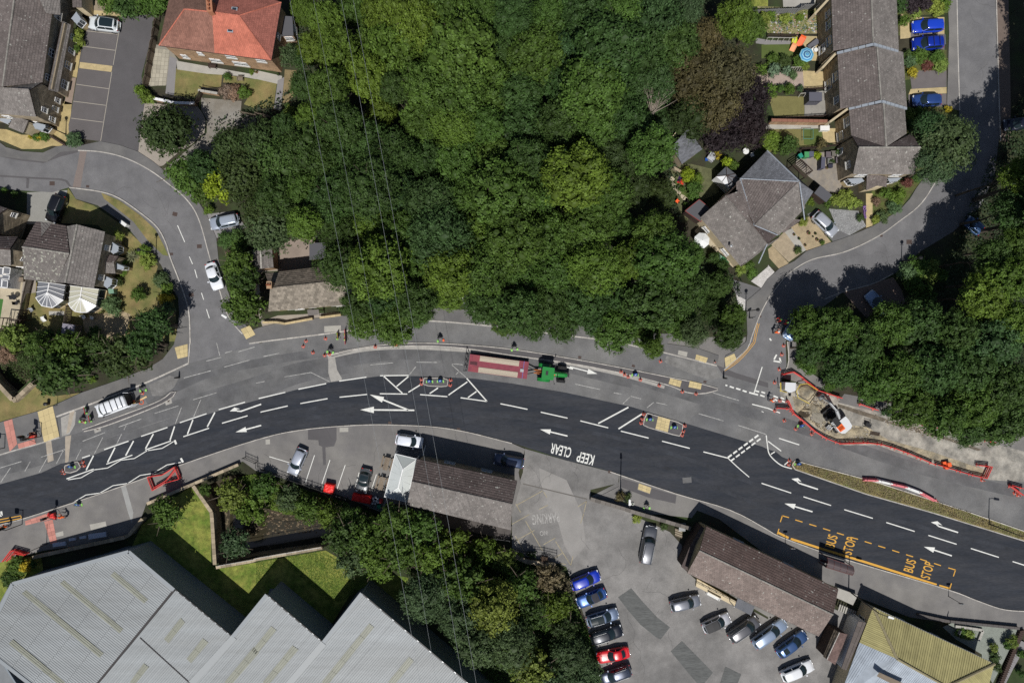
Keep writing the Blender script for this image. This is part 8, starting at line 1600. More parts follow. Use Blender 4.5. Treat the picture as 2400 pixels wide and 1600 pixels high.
def signal(c,r,x,y,az,lab):
 p=WT(c,r,x,y,.1);t=thing('traffic_signal',lab,'traffic light',(p.x,p.y,.12),az,'traffic lights at the crossing');b=MB();b.tube([(0,0,0),(0,0,3.4)],.06,8);b.beam((0,0,3.3),(.9,0,3.3),.07);b.build('pole',IRON,t)
 b=MB();b.box((.9,0,2.95),(.36,.3,1.0));b.box((.9,-.02,2.95),(.62,.04,1.25));o=b.build('signal_head',IRON,t)
 for k,m_ in enumerate((mat('signal_red',(.35,.02,.02),.3),mat('signal_amber',(.4,.2,.02),.3),mat('signal_green',(.02,.2,.08),.3))):
  b=MB();b.lathe([(0,-.01),(.1,-.01),(.1,.05)],10,c=(0,0,0),axis='Y');q=b.build('signal_lens',m_,o);q.location=(.9,-.2,3.25-k*.3)
signal(0,2,380,870,A(160),'traffic light beside the buff crossing on the north footway');signal(0,2,45,975,A(180),'traffic light on the north footway at the left edge');signal(0,3,205,108,A(175),'traffic light on the south footway at the left edge')
def tripod(c,r,x,y,lab,flag=True):
 p=WT(c,r,x,y,.1);t=thing('temporary_signal',lab,'temporary traffic light',(p.x,p.y,.12),R.uniform(0,1));b=MB()
 for k in range(4):a=k*1.57;b.beam((math.cos(a)*.8,math.sin(a)*.8,0),(0,0,1.9),.05)
 b.build('stand',IRON,t);b=MB();b.tube([(0,0,1.2),(0,0,3.0)],.04,7);b.build('mast',IRON,t);b=MB();b.box((.1,0,2.7),(.35,.35,.9));b.build('signal_head',IRON,t);b=MB();b.box((-.2,.1,.35),(.8,.5,.5));b.build('battery_box',RED,t)
 b=MB();b.beam((-.9,0,1.0),(.2,0,1.2),.06);b.build('cable_arm',ORANGE,t)
tripod(0,2,330,875,'temporary traffic light on a red stand beside the red tactile paving');tripod(0,3,510,20,'temporary traffic light with red battery box on the south footway')
t=thing('red_sack_pile','red mesh sacks piled around the temporary signal on the south footway','sacks',tuple(WT(0,3,500,35).to_2d())+(.12,))
for k in range(6):b=MB();b.lathe([(0,.0),(.25,.02),(.3,.15),(.2,.32),(0,.36)],8,c=(R.uniform(-.6,.6),R.uniform(-.4,.4),0));b.build('sack',RED,t,smooth=True)
p=WT(0,2,432,572,.4);t=thing('litter_bin','dark litter bin on the grass above the buff crossing','bin',(p.x,p.y,0));b=MB();b.lathe([(.22,0),(.25,.8),(.27,.9),(.1,.98),(0,.98)],12);b.build('body',IRON,t);b=MB();b.lathe([(.28,.78),(.28,.84)],12);b.build('band',METAL,t)
p=WT(0,1,1150,490,.5);t=thing('utility_cabinet','white utility cabinet on the dry verge above the pavement','cabinet',(p.x,p.y,0),A(-38));b=MB();b.box((0,0,.5),(1.0,.4,1.0));b.box((0,0,1.02),(1.06,.46,.06));b.build('casing',PWHITE,t);b=MB();b.box((0,-.21,.5),(.03,.01,.9));b.build('door_seam',METAL,t)

c0=[WT(3,3,545,415,2.5),WT(3,3,785,500,2.5),WT(3,3,775,578,2.5),WT(3,3,535,505,2.5)];t=thing('bus_shelter','bus shelter with curved glossy brown roof beside the yellow bus bay','bus shelter',(0,0,0));SH=mat('brown_acrylic',(.095,.068,.065),.2,coat=.8,spec=.8)
for k in range(4):
 rows=[]
 for j in range(9):
  v=j/8;zz=.35*math.sin(math.pi*v);a=c0[0].lerp(c0[3],v);d=c0[1].lerp(c0[2],v);rows.append([a.lerp(d,(k+.015)/4)+Vector((0,0,zz)),a.lerp(d,(k+.985)/4)+Vector((0,0,zz))])
 b=MB();b.grid(rows);b.build('roof_panel',SH,t,smooth=True)
b=MB();MRN=mat('maroon_frame',(.10,.03,.03),.5)
for k in range(5):a,d=c0[0].lerp(c0[1],k/4),c0[3].lerp(c0[2],k/4);b.tube([a.lerp(d,j/8)+Vector((0,0,.37*math.sin(math.pi*j/8)))for j in range(9)],.03,5)
for i in range(4):b.beam(c0[i],c0[(i+1)%4],.07)
b.build('frame',MRN,t)
for i in range(4):b=MB();b.beam((c0[i].x,c0[i].y,.1),(c0[i].x,c0[i].y,2.5),.08);b.build('post',MRN,t)
b=MB();b.face([(c0[3].x,c0[3].y,.3),(c0[2].x,c0[2].y,.3),(c0[2].x,c0[2].y,2.2),(c0[3].x,c0[3].y,2.2)]);b.build('back_pane',GLASS,t);b=MB();m1_,m2_=c0[3].lerp(c0[0],.3),c0[2].lerp(c0[1],.3);b.beam((m1_.x,m1_.y,.55),(m2_.x,m2_.y,.55),.3,.05);b.build('bench',MRN,t)
# ---- walls and fences
def gwall(pts,lab,h=1.0,w=.35,m=None,name='garden_wall',base=0.0,cop=None,cat='wall'):
 q=[W(p,base+h)for p in pts];t=thing(name,lab,cat,(0,0,0));b=MB();strip_mb(b,q,w,base,base+h,joint=.6);b.build('wall',m or STONE_W,t,kind='stuff');
 L=sum((y-x).length for x,y in zip(q,q[1:]));n=min(90,max(2,int(L/.75)+1));rs=resample(q,n);
 for i in range(n-1):b=MB();d=rs[i+1]-rs[i];c_=(rs[i]+rs[i+1])/2;b.box((c_.x,c_.y,base+h+.04),(d.length*.97,w+.12,.09),math.atan2(d.y,d.x),r=R.random());b.build('coping_stone',cop or m or STONE_W,t)
 return t
gwall(T(0,2,-60,350,0,410,128,548,298,385),'dry-stone wall along the south corner of the walled ditch',.9,.5)
gwall(T(0,2,1350,1490,2190,1130),'low stone wall along the back of the south footway',.8,.3);gwall(T(0,2,1775,1325,1945,1568)+T(0,3,1945,0,1975,480),'stone wall down the west side of the walled stream',1.0,.4)
gwall(T(0,3,1985,505,2352,440)+T(1,3,0,432,610,325),'stone wall with railings along the south side of the walled stream',.9,.32);gwall(T(0,3,300,415,1170,225,1310,60),'dark stone wall behind the south footway above the warehouse',1.0,.35)
gwall(T(2,2,720,1445,1060,1545)+T(2,3,1060,-20,1640,150),'low roadside stone wall beside the yard entrance',1.0,.4,mat('dark_stone_wall',(.15,.135,.12),.95,rnd=.25));gwall(T(2,3,0,385,120,450,400,490),'low curved stone wall with railings by the yellow parking bays',.8,.5)
gwall(T(3,3,1380,940,1660,1000,2310,1065),'dark wall between the south footway and the green gravel garden',.6,.25,mat('dark_wall',(.10,.09,.085),.9));gwall(T(0,0,1410,905,1600,945,1790,950),'brick and white garden wall with wavy iron railing by the red house',1.0,.25,BRICK,cop=WHITE);gwall(T(0,0,1820,830,2000,860),'short pale wall beside the garden gate of the red house',.9,.22,BRICK,cop=CONC)
gwall(T(0,0,460,1250,600,1335),'thin dark wall along the corner of the sandy front border',.5,.12,WOOD_D);gwall(T(1,1,60,1395,205,1390,240,1410,520,1360),'low stone wall in front of the stone cottage, left part',.7,.2,STONE);gwall(T(1,1,585,1350,780,1325),'low stone wall in front of the stone cottage, right part',.7,.2,STONE)
gwall(T(3,0,30,1105,560,1115),'red-brown brick wall between the tan lawn and the fifth garden',1.5,.3,BRICK,cop=mat('red_coping',(.26,.12,.08),.9));gwall(T(2,1,1480,-30,1640,60),'short wall in the bungalow back garden',.8,.25);gwall(T(3,3,1720,1045,1975,1080,1935,1180),'stone edging of the planted bed in the green gravel garden',.35,.25,CONC)
gwall(T(2,0,1460,1290,1560,1170),'cream boundary wall between the wood and the outbuilding',1.4,.3,RENDER)
def fence(pts,lab,h=1.0,gap=.14,sw=.07,m=None,post_gap=1.8,name='fence',base=0.0,maxp=300,rails=(.25,.85),psz=.1):
 q=[W(p,base+h*.7)for p in pts];t=thing(name,lab,'fence' if 'rail' not in name else 'railing',(0,0,0));L=sum((y-x).length for x,y in zip(q,q[1:]));m=m or WOOD_D
 n=max(3,min(int(L/gap),maxp));rs=resample(q,n);gsz=L/n
 mesh=MB();mesh.box((0,0,h/2),(sw,.03,h));me=mesh.mesh('slat',m)
 for i,p in enumerate(rs):
  d=rs[min(i+1,n-1)]-rs[max(i-1,0)];o=link('slat' if m in(WOOD_D,WOOD)else 'bar',me,t);o.location=(p.x,p.y,base);o.rotation_euler=(0,0,math.atan2(d.y,d.x))
 for z in rails:b=MB();[b.beam((x.x,x.y,base+h*z),(y.x,y.y,base+h*z),.05)for x,y in zip(q,q[1:])];b.build('rail',m,t)
 for p in resample(q,max(2,int(L/post_gap)+1)):b=MB();b.box((p.x,p.y,base+(h+.1)/2),(psz,psz,h+.1));b.build('post',m,t)
 return t
fence(T(0,2,2235,1070,2352,1120)+T(1,2,0,1165,300,1270,600,1370,740,1420,830,1445),'black metal railings between the forecourt and the stream',1.3,.22,.03,IRON,name='metal_railing',base=.1)
fence(T(1,2,1050,1520,1160,1562,1200,1430),'grey railing around the keg stack beside the canopy',1.2,.3,.03,METAL,name='metal_railing');fence(T(1,3,1740,170,1950,200,2250,250,2330,260),'dark railing at the back of the cafe terrace',1.1,.25,.04,IRON,name='metal_railing',base=.35)
fence(T(2,3,-60,330,100,365,285,380,415,410),'black iron railing behind the low curved wall',1.1,.28,.03,IRON,name='iron_railing',base=.2);fence(T(0,3,2000,490,2352,428)+T(1,3,0,420,600,318),'thin railing on the south wall of the stream',.7,1.4,.04,METAL,name='metal_railing',base=.95,rails=(.95,),post_gap=2.5,psz=.05)
fence(T(0,1,262,1000,225,1150,190,1350,160,1450),'dark slatted wooden fence between the two left gardens',1.7,.16,.13,WOOD_D);fence(T(0,1,625,1240,600,1400),'weathered wooden fence between the conservatory gardens',1.7,.2,.17,WOOD);fence(T(0,1,0,1475,230,1500),'fence at the end of the pergola patio',1.2,.2,.15,WOOD)
fence(T(0,0,1500,880,1620,890,1780,925),'black wavy iron railing on the garden wall of the red house',.6,.14,.03,IRON,name='iron_railing',base=.9);fence(T(0,0,1840,800,1985,830),'small black iron railing by the garden gate of the red house',.8,.14,.03,IRON,name='iron_railing',base=.3);fence(T(0,0,1790,960,1840,850),'dark garden gate of the red house',1.2,.15,.1,WOOD_D,name='gate')
for i,(x0,y0,x1,y1)in enumerate(((1405,160,1420,230),(1385,235,1408,330),(1365,340,1390,445),(1345,450,1368,560),(1325,565,1348,675),(1305,680,1330,770))):
 a,c=WT(0,0,x1,y0,1.6),WT(0,0,x0,y1,1.6);d=c-a;t=thing('bow_topped_fence','bow-topped dark fence panel beside the red house path, %s from the top'%ORD[i],'fence',(a.x,a.y,0),math.atan2(d.y,d.x),'bow-topped fence panels');n=11
 for k in range(n):u=(k+.5)/n;hh=1.45+.3*math.sin(math.pi*u);b=MB();b.box((d.length*u,0,hh/2),(d.length/n*.93,.03,hh));b.build('slat',WOOD,t)
 b=MB();b.beam((0,.02,1.3),(d.length,.02,1.3),.06);b.beam((0,0,0),(0,0,1.7),.1);b.build('frame',WOOD_D,t)
fence(T(3,0,30,1090,550,1060),'dark picket fence along the bottom of the tan lawn',1.0,.18,.09,WOOD_D);fence(T(3,0,310,1365,650,1330),'picket fence above the bin patio',1.0,.18,.09,WOOD_D);fence(T(3,0,0,320,260,325),'dark picket fence below the rockery garden',.9,.18,.08,WOOD_D)
fence(T(3,0,355,815,520,805),'dark low fence below the third garden patio',.9,.18,.08,WOOD_D);fence(T(2,0,2190,110,2352,100)+T(3,0,0,100,280,90,330,60,450,50),'grey fence panels between the first two gardens',1.6,.3,.27,mat('grey_fence',(.20,.20,.20),.9,rnd=.15));fence(T(1,0,0,1040,200,1090,225,1100),'white-capped brown fence at the foot of the red house garden',1.2,.2,.17,WOOD);fence(T(0,0,2210,1030,2352,1060),'white-capped brown fence beside the rough track',1.2,.2,.17,WOOD)

for(x0,y0,x1,y1,lab)in((0,345,255,350,'white slatted planter ladder above the striped-parasol lawn'),(300,860,550,840,'pale slatted rail beside the small grey shed'),(215,620,330,615,'white-topped low board in the third garden')):
 t=thing('slatted_rail',lab,'rail',(0,0,0));a,c=WT(3,0,x0,y0,.8),WT(3,0,x1,y1,.8);b=MB();b.beam(a,c,.08);b.build('rail',CONC,t)
 for k in range(6):p=a.lerp(c,k/5);b=MB();b.beam(p,p+Vector((-.15,-.4,-.5)),.05);b.build('slat',CONC,t)

t=thing('sleeper_steps','row of dark timber sleeper steps at the bottom right','steps',(0,0,0))
for k in range(26):p=WT(3,3,2335-k*7.6,1090+k*19,.5);b=MB();b.box((p.x,p.y,.3),(.75,.22,.6),A(18));b.build('sleeper',WOOD_D,t)
gwall(T(3,3,2352,1190,2230,1400,2130,1600),'grey path edge wall right of the sleeper steps',.3,.9,MATS['grey_path'])
# ---- garden and yard objects
def table(c,r,x,y,lab,rz,n=6,L=1.8,w=.7,m=None):
 p=WT(c,r,x,y,.6);t=thing('picnic_table',lab,'picnic table',(p.x,p.y,.1),rz)
 for k in range(n):b=MB();b.box((0,(k-(n-1)/2)*w/n*1.02,.74),(L,w/n*.92,.04),r=R.random());b.build('plank',m or WOOD,t)
 for s in(-1,1):b=MB();b.box((0,s*(w/2+.35),.45),(L,.22,.04));b.build('seat',m or WOOD,t)
 for s in(-1,1):b=MB();b.beam((s*L*.35,-.7,0),(s*L*.35,-.15,.72),.08);b.beam((s*L*.35,.7,0),(s*L*.35,.15,.72),.08);b.beam((s*L*.35,-.75,.42),(s*L*.35,.75,.42),.07);b.build('leg',m or WOOD,t)
table(1,2,1200,1120,'upper weathered picnic table beside the white canopy',A(75),5,1.9);table(1,2,1155,1300,'lower weathered picnic table beside the white canopy',A(75),5,1.9)
def tarp(c,r,x,y,w,d,h,rz,lab,m=None):
 p=WT(c,r,x,y,h);t=thing('covered_stack',lab,'tarpaulin',(p.x,p.y,.1),rz);b=MB();n=8;rows=[[Vector((w*(i/n-.5),d*(j/n-.5),h+.06*noise.noise(Vector((i*.8,j*.8,x)))-(.08 if i in(0,n)or j in(0,n)else 0)))for j in range(n+1)]for i in range(n+1)];b.grid(rows)
 for k in range(n):
  for(a,q)in((rows[k][0],rows[k+1][0]),(rows[k+1][n],rows[k][n]),(rows[0][k+1],rows[0][k]),(rows[n][k],rows[n][k+1])):b.face([a,q,Vector((q.x*1.03,q.y*1.03,.1)),Vector((a.x*1.03,a.y*1.03,.1))])
 b.build('sheet',m or mat('red_tarp',(.75,.015,.01),.5,fine=.1),t,smooth=False);b=MB();b.box((0,0,h*.4),(w*.85,d*.85,h*.7));b.build('load',WOOD,t)
tarp(1,2,668,1352,1.4,1.3,1.1,A(-12),'single square red tarpaulin stack by the forecourt railings');tarp(1,2,925,1436,1.35,1.0,1.0,A(-12),'left one of the two adjoining red tarpaulins');tarp(1,2,1010,1450,1.35,1.1,1.05,A(-10),'right one of the two adjoining red tarpaulins')
for i,(x,y,m_)in enumerate(((1078,1440,'a'),(1100,1430,'b'),(1120,1445,'c'),(1085,1462,'d'),(1108,1465,'e'),(1072,1485,'f'),(1095,1488,'g'),(1122,1475,'h'))):
 p=WT(1,2,x,y,.5);t=thing('beer_keg','steel beer keg, %s'%['at the top left of the keg stack','at the top of the keg stack','at the top right of the keg stack','at the left middle of the keg stack','in the middle of the keg stack','at the bottom left of the keg stack','at the bottom of the keg stack','beside the red crate in the keg stack'][i],'keg',(p.x,p.y,.1),0,'beer kegs');b=MB();b.lathe([(.15,0),(.19,.05),(.2,.28),(.19,.5),(.15,.52),(.15,.56),(.11,.56),(.11,.51),(0,.51)],12);b.build('body',RIM,t,smooth=False);b=MB();b.lathe([(.205,.2),(.205,.26)],12);b.build('band',[BLUE,mat('violet',(.2,.15,.4),.5),PWHITE][i%3],t)
for(x,y,m_,lab)in((1145,1465,RED,'red plastic crate by the keg stack'),(1130,1515,mat('green_plastic',(.02,.3,.15),.5),'green plastic crate below the keg stack')):
 p=WT(1,2,x,y,.5);t=thing('plastic_crate',lab,'crate',(p.x,p.y,.1),A(-10));b=MB()
 for s in(-.25,.25):b.box((s,0,.25),(.03,.5,.5));b.box((0,s,.25),(.5,.03,.5))
 b.build('sides',m_,t);b=MB();b.box((0,0,.3),(.46,.46,.3));b.build('contents',m_,t)
def bench(c,r,x,y,rz,lab,m,L=1.4):
 p=WT(c,r,x,y,.5);t=thing('garden_bench',lab,'bench',(p.x,p.y,.02),rz)
 for k in range(4):b=MB();b.box((0,-.18+k*.12,.43),(L,.1,.03));b.build('seat_slat',m,t)
 for k in range(3):b=MB();b.box((0,.26,.55+k*.13),(L,.03,.09));b.build('back_slat',m,t)
 for s in(-1,1):b=MB();b.beam((s*L*.45,-.2,0),(s*L*.45,-.2,.6),.06);b.beam((s*L*.45,.26,0),(s*L*.45,.26,.9),.06);b.beam((s*L*.45,-.2,.6),(s*L*.45,.26,.6),.06);b.build('leg',m,t)
bench(2,3,1850,770,A(-28),'white bench on the tarmac against the raised cream terrace',PWHITE,2.2);bench(0,0,1950,610,A(-5),'dark brown bench under the front windows of the red house',WOOD_D,1.1);bench(0,0,2205,725,A(0),'grey slatted chair-bench on the right lawn of the red house',WOOD,.9)
def chair(c,r,x,y,rz,lab,m):
 p=WT(c,r,x,y,.4);t=thing('garden_chair',lab,'chair',(p.x,p.y,.02),rz);b=MB();b.box((0,0,.42),(.48,.48,.04));b.build('seat',m,t);b=MB();b.box((0,.24,.68),(.46,.04,.5));b.build('backrest',m,t)
 for sx in(-.2,.2):
  for sy in(-.2,.2):b=MB();b.beam((sx,sy,0),(sx,sy,.42),.04);b.build('leg',m,t)
for a in((0,1,770,1345,.5,'white chair with padded seat, left of the pair behind the cream conservatory',PWHITE),(0,1,845,1350,-.5,'white chair with padded seat, right of the pair behind the cream conservatory',PWHITE),(0,1,100,1165,.3,'dark chair on the paved patio, left of the round table',IRON),(0,1,150,1215,1.8,'dark chair on the paved patio below the round table',IRON),(0,1,290,1280,.6,'grey chair lying on the conservatory lawn',METAL),(2,1,1520,280,.8,'orange child chair beside the stepping stones',ORANGE),(3,0,415,460,.5,'small white chair on the striped-parasol patio',PWHITE),(2,0,2205,1425,.4,'white garden chair beside the round table in the bungalow garden',PWHITE)):chair(*a)
def rtable(c,r,x,y,rad,lab,m):
 p=WT(c,r,x,y,.7);t=thing('round_table',lab,'table',(p.x,p.y,.02));b=MB();b.lathe([(0,.74),(rad,.74),(rad,.70),(0,.70)],20);b.build('tabletop',m,t);b=MB();b.tube([(0,0,0),(0,0,.7)],.05,8);b.build('pedestal',m,t)
rtable(2,0,2148,1390,.45,'round grey-white table in the bungalow garden shade',PWHITE);rtable(0,1,130,1160,.4,'round dark table on the paved patio at the left edge',IRON);rtable(3,0,440,460,.3,'small round white table on the striped-parasol patio',PWHITE)

p=WT(3,0,360,500,2.2);t=thing('parasol','blue striped octagonal parasol on the terrace garden patio','parasol',(p.x,p.y,0));cols=[mat('par_blue',(.05,.25,.50),.7),mat('par_teal',(.20,.42,.50),.7),mat('par_navy',(.02,.08,.22),.7),mat('par_pale',(.25,.50,.65),.7)]
for k in range(8):
 a0,a1=k*math.pi/4,(k+1)*math.pi/4;b=MB()
 for j in range(6):
  r0,r1=.04+j*.17,.04+(j+1)*.17;z0,z1=2.35-r0*.28,2.35-r1*.28
  b.face([(r0*math.cos(a0),r0*math.sin(a0),z0),(r1*math.cos(a0),r1*math.sin(a0),z1),(r1*math.cos(a1),r1*math.sin(a1),z1),(r0*math.cos(a1),r0*math.sin(a1),z0)],j%4)
 b.build('canopy_panel',cols,t)
b=MB();b.tube([(0,0,0),(0,0,2.35)],.03,8);b.build('pole',WHITE,t)

p=WT(2,1,1745,640,2.3);t=thing('parasol','large white square parasol beside the bungalow terrace','parasol',(p.x,p.y,0));CLO=mat('white_cloth',(.72,.73,.72),.8)
for k in range(8):
 a0,a1=k*math.pi/4+.3,(k+1)*math.pi/4+.3;b=MB();b.face([(0,0,2.7),(1.15*math.cos(a0),1.15*math.sin(a0),2.25),(1.15*math.cos(a1),1.15*math.sin(a1),2.25)]);b.build('canopy_panel',CLO,t)
b=MB();b.tube([(0,0,0),(0,0,2.7)],.04,8);b.build('pole',WOOD,t)
def toy(c,r,x,y,w,d,h,rz,lab,m,cat='toy',name='play_slide'):
 p=WT(c,r,x,y,h);t=thing(name,lab,cat,(p.x,p.y,.02),rz);b=MB();b.face([(-w/2,-d/2,.1),(w/2,-d/2,.1),(w/2,d/2,h),(-w/2,d/2,h)]);b.face([(-w/2,d/2,h),(w/2,d/2,h),(w/2,d/2+.3,h),(-w/2,d/2+.3,h)]);b.build('slope',m,t)
 b=MB()
 for s in(-1,1):b.beam((s*w/2,-d/2,.16),(s*w/2,d/2,h+.06),.06);b.beam((s*w/2,d/2+.3,0),(s*w/2,d/2+.3,h),.06)
 b.build('side_rail',m,t)
toy(3,0,310,375,.8,1.0,.9,A(-25),'orange-red toy slide on the terrace garden lawn',ORANGE);toy(3,0,235,438,.7,.7,.6,A(-20),'pale orange toy ramp below the lime toy block',mat('peach',(.72,.30,.14),.6));toy(3,0,245,380,.7,.6,.5,A(0),'lime-yellow toy block on the terrace garden lawn',mat('lime_toy',(.50,.52,.03),.6));toy(0,1,395,1370,.5,.4,.5,A(20),'small white toy on the conservatory lawn',PWHITE)
def box_thing(name,lab,cat,c,r,x,y,w,d,h,rz,m,lid=None,m2=None):
 p=WT(c,r,x,y,h);t=thing(name,lab,cat,(p.x,p.y,.02),rz);b=MB();b.prism([(-w/2,-d/2),(w/2,-d/2),(w/2,d/2),(-w/2,d/2)],0,h*.9);b.build('body',m2 or m,t);b=MB();b.prism([(-w/2-.03,-d/2-.03),(w/2+.03,-d/2-.03),(w/2+.03,d/2+.03),(-w/2-.03,d/2+.03)],h*.9,h);b.build(lid or 'lid',m,t);b=MB();b.beam((-w*.4,-d/2-.03,h*.85),(w*.4,-d/2-.03,h*.85),.04);b.build('handle',IRON,t);return t
GB=mat('bin_green',(.06,.26,.10),.6);GD=mat('bin_dark',(.09,.10,.14),.6)
box_thing('garden_store','green lidded bin on the bin patio behind the end house','bin',3,0,357,1420,.62,.75,1.1,0,GB);box_thing('garden_store','slate-grey lidded bin beside the green one on the bin patio','bin',3,0,400,1415,.6,.7,1.1,0,GD);box_thing('storage_box','teal box at the left end of the bin patio','box',3,0,302,1430,.5,.6,.8,.5,mat('teal',(.02,.25,.18),.6));box_thing('storage_unit','long dark upright garden cupboard on the bin patio','cupboard',3,0,507,1495,.5,1.6,1.4,A(-4),mat('cupboard',(.085,.085,.12),.7))
for i,(x,y,w,d)in enumerate(((560,1420,.8,.8),(605,1410,.8,.7),(575,1480,.8,.8),(645,1470,.6,.8),(575,1520,.6,.6))):box_thing('planter',['upper left dark planter','upper right dark planter','middle planter with leafy plant','planter against the shaded wall','lowest planter with black lid'][i]+' on the bin patio','planter',3,0,x,y,w,d,.55,0,mat('planter%d'%i,((.12,.10,.11),(.14,.13,.11),(.15,.15,.14),(.12,.10,.11),(.03,.03,.05))[i],.8))
box_thing('tall_shed','small dark grey plastic shed on the grey patio','shed',3,0,437,888,1.8,1.2,1.9,0,mat('shed_grey',(.10,.10,.125),.7),'roof');box_thing('sofa_set','dark grey outdoor lounger on the striped-parasol patio','lounger',3,0,420,405,1.7,.7,.5,A(38),mat('grey_cushion',(.12,.12,.14),.9),'cushion');box_thing('storage_box','white flat box by the end of the long garden path','box',3,0,523,1178,1.3,.65,.7,0,PWHITE)
box_thing('grey_table','large grey rectangular garden table beside the outbuilding','table',2,0,1665+0,1455,1.0,1.2,.75,A(-35),mat('table_grey',(.42,.43,.46),.6),'top');bpy.data.objects['grey_table'].location=tuple(z6(1040,290,0).to_2d())+(.02,)
box_thing('parcel_tub','blue tub beside the grey garden table','tub',2,1,0,0,.35,.35,.4,0,BLUE);bpy.data.objects['parcel_tub'].location=tuple(z6(925,345,0).to_2d())+(.02,)
box_thing('water_butt','green water butt at the corner of the cream conservatory','water butt',0,1,1020,1105,.7,.7,1.0,A(10),mat('sage',(.16,.28,.20),.6));box_thing('garden_shed','small mauve-grey shed at the end of the conservatory garden','shed',0,1,625,1455,1.7,1.4,1.9,A(-8),mat('mauve_shed',(.22,.21,.25),.8,rnd=.1),'roof',WOOD);box_thing('cold_frame','dark open planter box on the stone patio','box',0,1,190,1000,.7,.6,.5,0,WOOD);box_thing('hot_tub_cover','brown framed planter box against the edge house','box',0,1,130,930,.9,.8,.8,0,WOOD_D)
for i,(x,y,lab)in enumerate(((1940,815,'dark green wheelie bin nearest the bungalow on its terrace path'),(1965,840,'second dark green wheelie bin on the bungalow terrace path'),(1910,795,'pale green wheelie bin on the bungalow terrace path'))):box_thing('wheelie_bin',lab,'bin',2,1,x,y,.6,.6,1.05,A(-40),GB if i<2 else MATS['sage'])
t=thing('play_tent','small red and purple play tent on the bungalow lawn','tent',tuple(z6(360,810,0).to_2d())+(.02,),.4)
for k in range(4):a0,a1=k*1.5708,(k+1)*1.5708;b=MB();b.face([(0,0,1.0),(.75*math.cos(a0),.75*math.sin(a0),0),(.75*math.cos(a1),.75*math.sin(a1),0)]);b.build('side',[RED,mat('purple',(.10,.03,.20),.7),RED,mat('tent_dark',(.25,.02,.08),.7)][k],t)
for i,(x,y)in enumerate(((150,780),(170,915),(235,1005),(305,1085),(385,1185),(450,1235),(495,1265))):p=z6(x,y,0);b=MB();b.box((p.x,p.y,.03),(.62,.52,.05),A(-40+i*3));o=b.build('stepping_stone',mat('step_stone',(.44,.38,.28),.9,rnd=.1));_tag(o,'pale stepping stone, %s from the top on the bungalow lawn edge'%ORD[i],'stepping stone','stepping stones')
b=MB();p=WT(3,0,365,1235,.6)
t=thing('netted_frame','teal netted square frame on the fifth garden lawn','frame',(p.x,p.y,0))
for(x0,y0,x1,y1)in((-.7,-.7,.7,-.7),(.7,-.7,.7,.7),(.7,.7,-.7,.7),(-.7,.7,-.7,-.7)):b=MB();b.beam((x0,y0,.8),(x1,y1,.8),.05);b.build('bar',mat('teal_bar',(.08,.22,.20),.7),t);b=MB();b.beam((x0,y0,0),(x0,y0,.8),.04);b.build('leg',MATS['teal_bar'],t)

g=random.Random(21);RC=[mat('rk%d'%i,c_,.9)for i,c_ in enumerate(((.42,.40,.36),(.30,.24,.18),(.16,.20,.24),(.5,.5,.5),(.34,.2,.16)))]
b=MB()
for k in range(230):
 p=WT(3,0,g.uniform(20,460),g.uniform(120,305),0);s=g.uniform(.05,.2);n=6;ring=[(p.x+s*g.uniform(.7,1.1)*math.cos(j*1.047),p.y+s*g.uniform(.7,1.1)*math.sin(j*1.047))for j in range(n)];m_=g.randrange(5)
 for j in range(n):a,c_=ring[j],ring[(j+1)%n];b.face([(a[0],a[1],.01),(c_[0],c_[1],.01),(p.x,p.y,s*.9)],m_)
o=b.build('rockery_stones',RC,kind='stuff');o['label']='stones and pots strewn over the rockery garden';o['category']='stones'
POTS=[(3,0,48,200,'at the left of the rockery garden',.25,METAL),(3,0,108,205,'second from the left in the rockery garden',.25,METAL),(3,0,205,205,'in the middle of the rockery garden',.28,METAL),(3,0,395,130,'at the top of the rockery garden',.3,IRON),(3,1,372,575,'largest on the bungalow drive patio',.25,RT_RUST),(3,1,435,578,'upper right on the bungalow drive patio',.18,WOOD_D),(3,1,415,605,'smallest on the bungalow drive patio',.12,WOOD_D),(3,1,450,635,'lower right on the bungalow drive patio',.22,RT_RUST),(3,1,240,588,'at the left edge of the bungalow drive patio, upper',.18,RT_RUST),(3,1,285,625,'at the left edge of the bungalow drive patio, middle',.18,IRON),(3,1,342,685,'at the left edge of the bungalow drive patio, lower',.18,RT_RUST),(1,0,5,665,'under the front window of the red house',.2,RT_RUST),(1,0,205,685,'with purple flowers at the corner of the red house',.2,IRON),(3,0,540,1545,'terracotta, on the bin patio',.18,RT_RUST),(2,2,1108,1490,'white, behind the roadside wall',.2,PWHITE)]
for c,r,x,y,lab,s,m_ in POTS:
 p=WT(c,r,x,y,.2);t=thing('plant_pot','round plant pot '+lab,'plant pot',(p.x,p.y,.02),0,'plant pots');b=MB();b.lathe([(s*.7,0),(s,s*1.4),(s*1.05,s*1.5),(s*.85,s*1.5),(s*.8,s*1.3),(0,s*1.3)],12);b.build('pot',m_,t);o=link('plant',CR['shr0'][0],t);o.scale=(s*.8,)*3;o.location=(0,0,s*1.5);o.color=(*TONE['mg'],1)

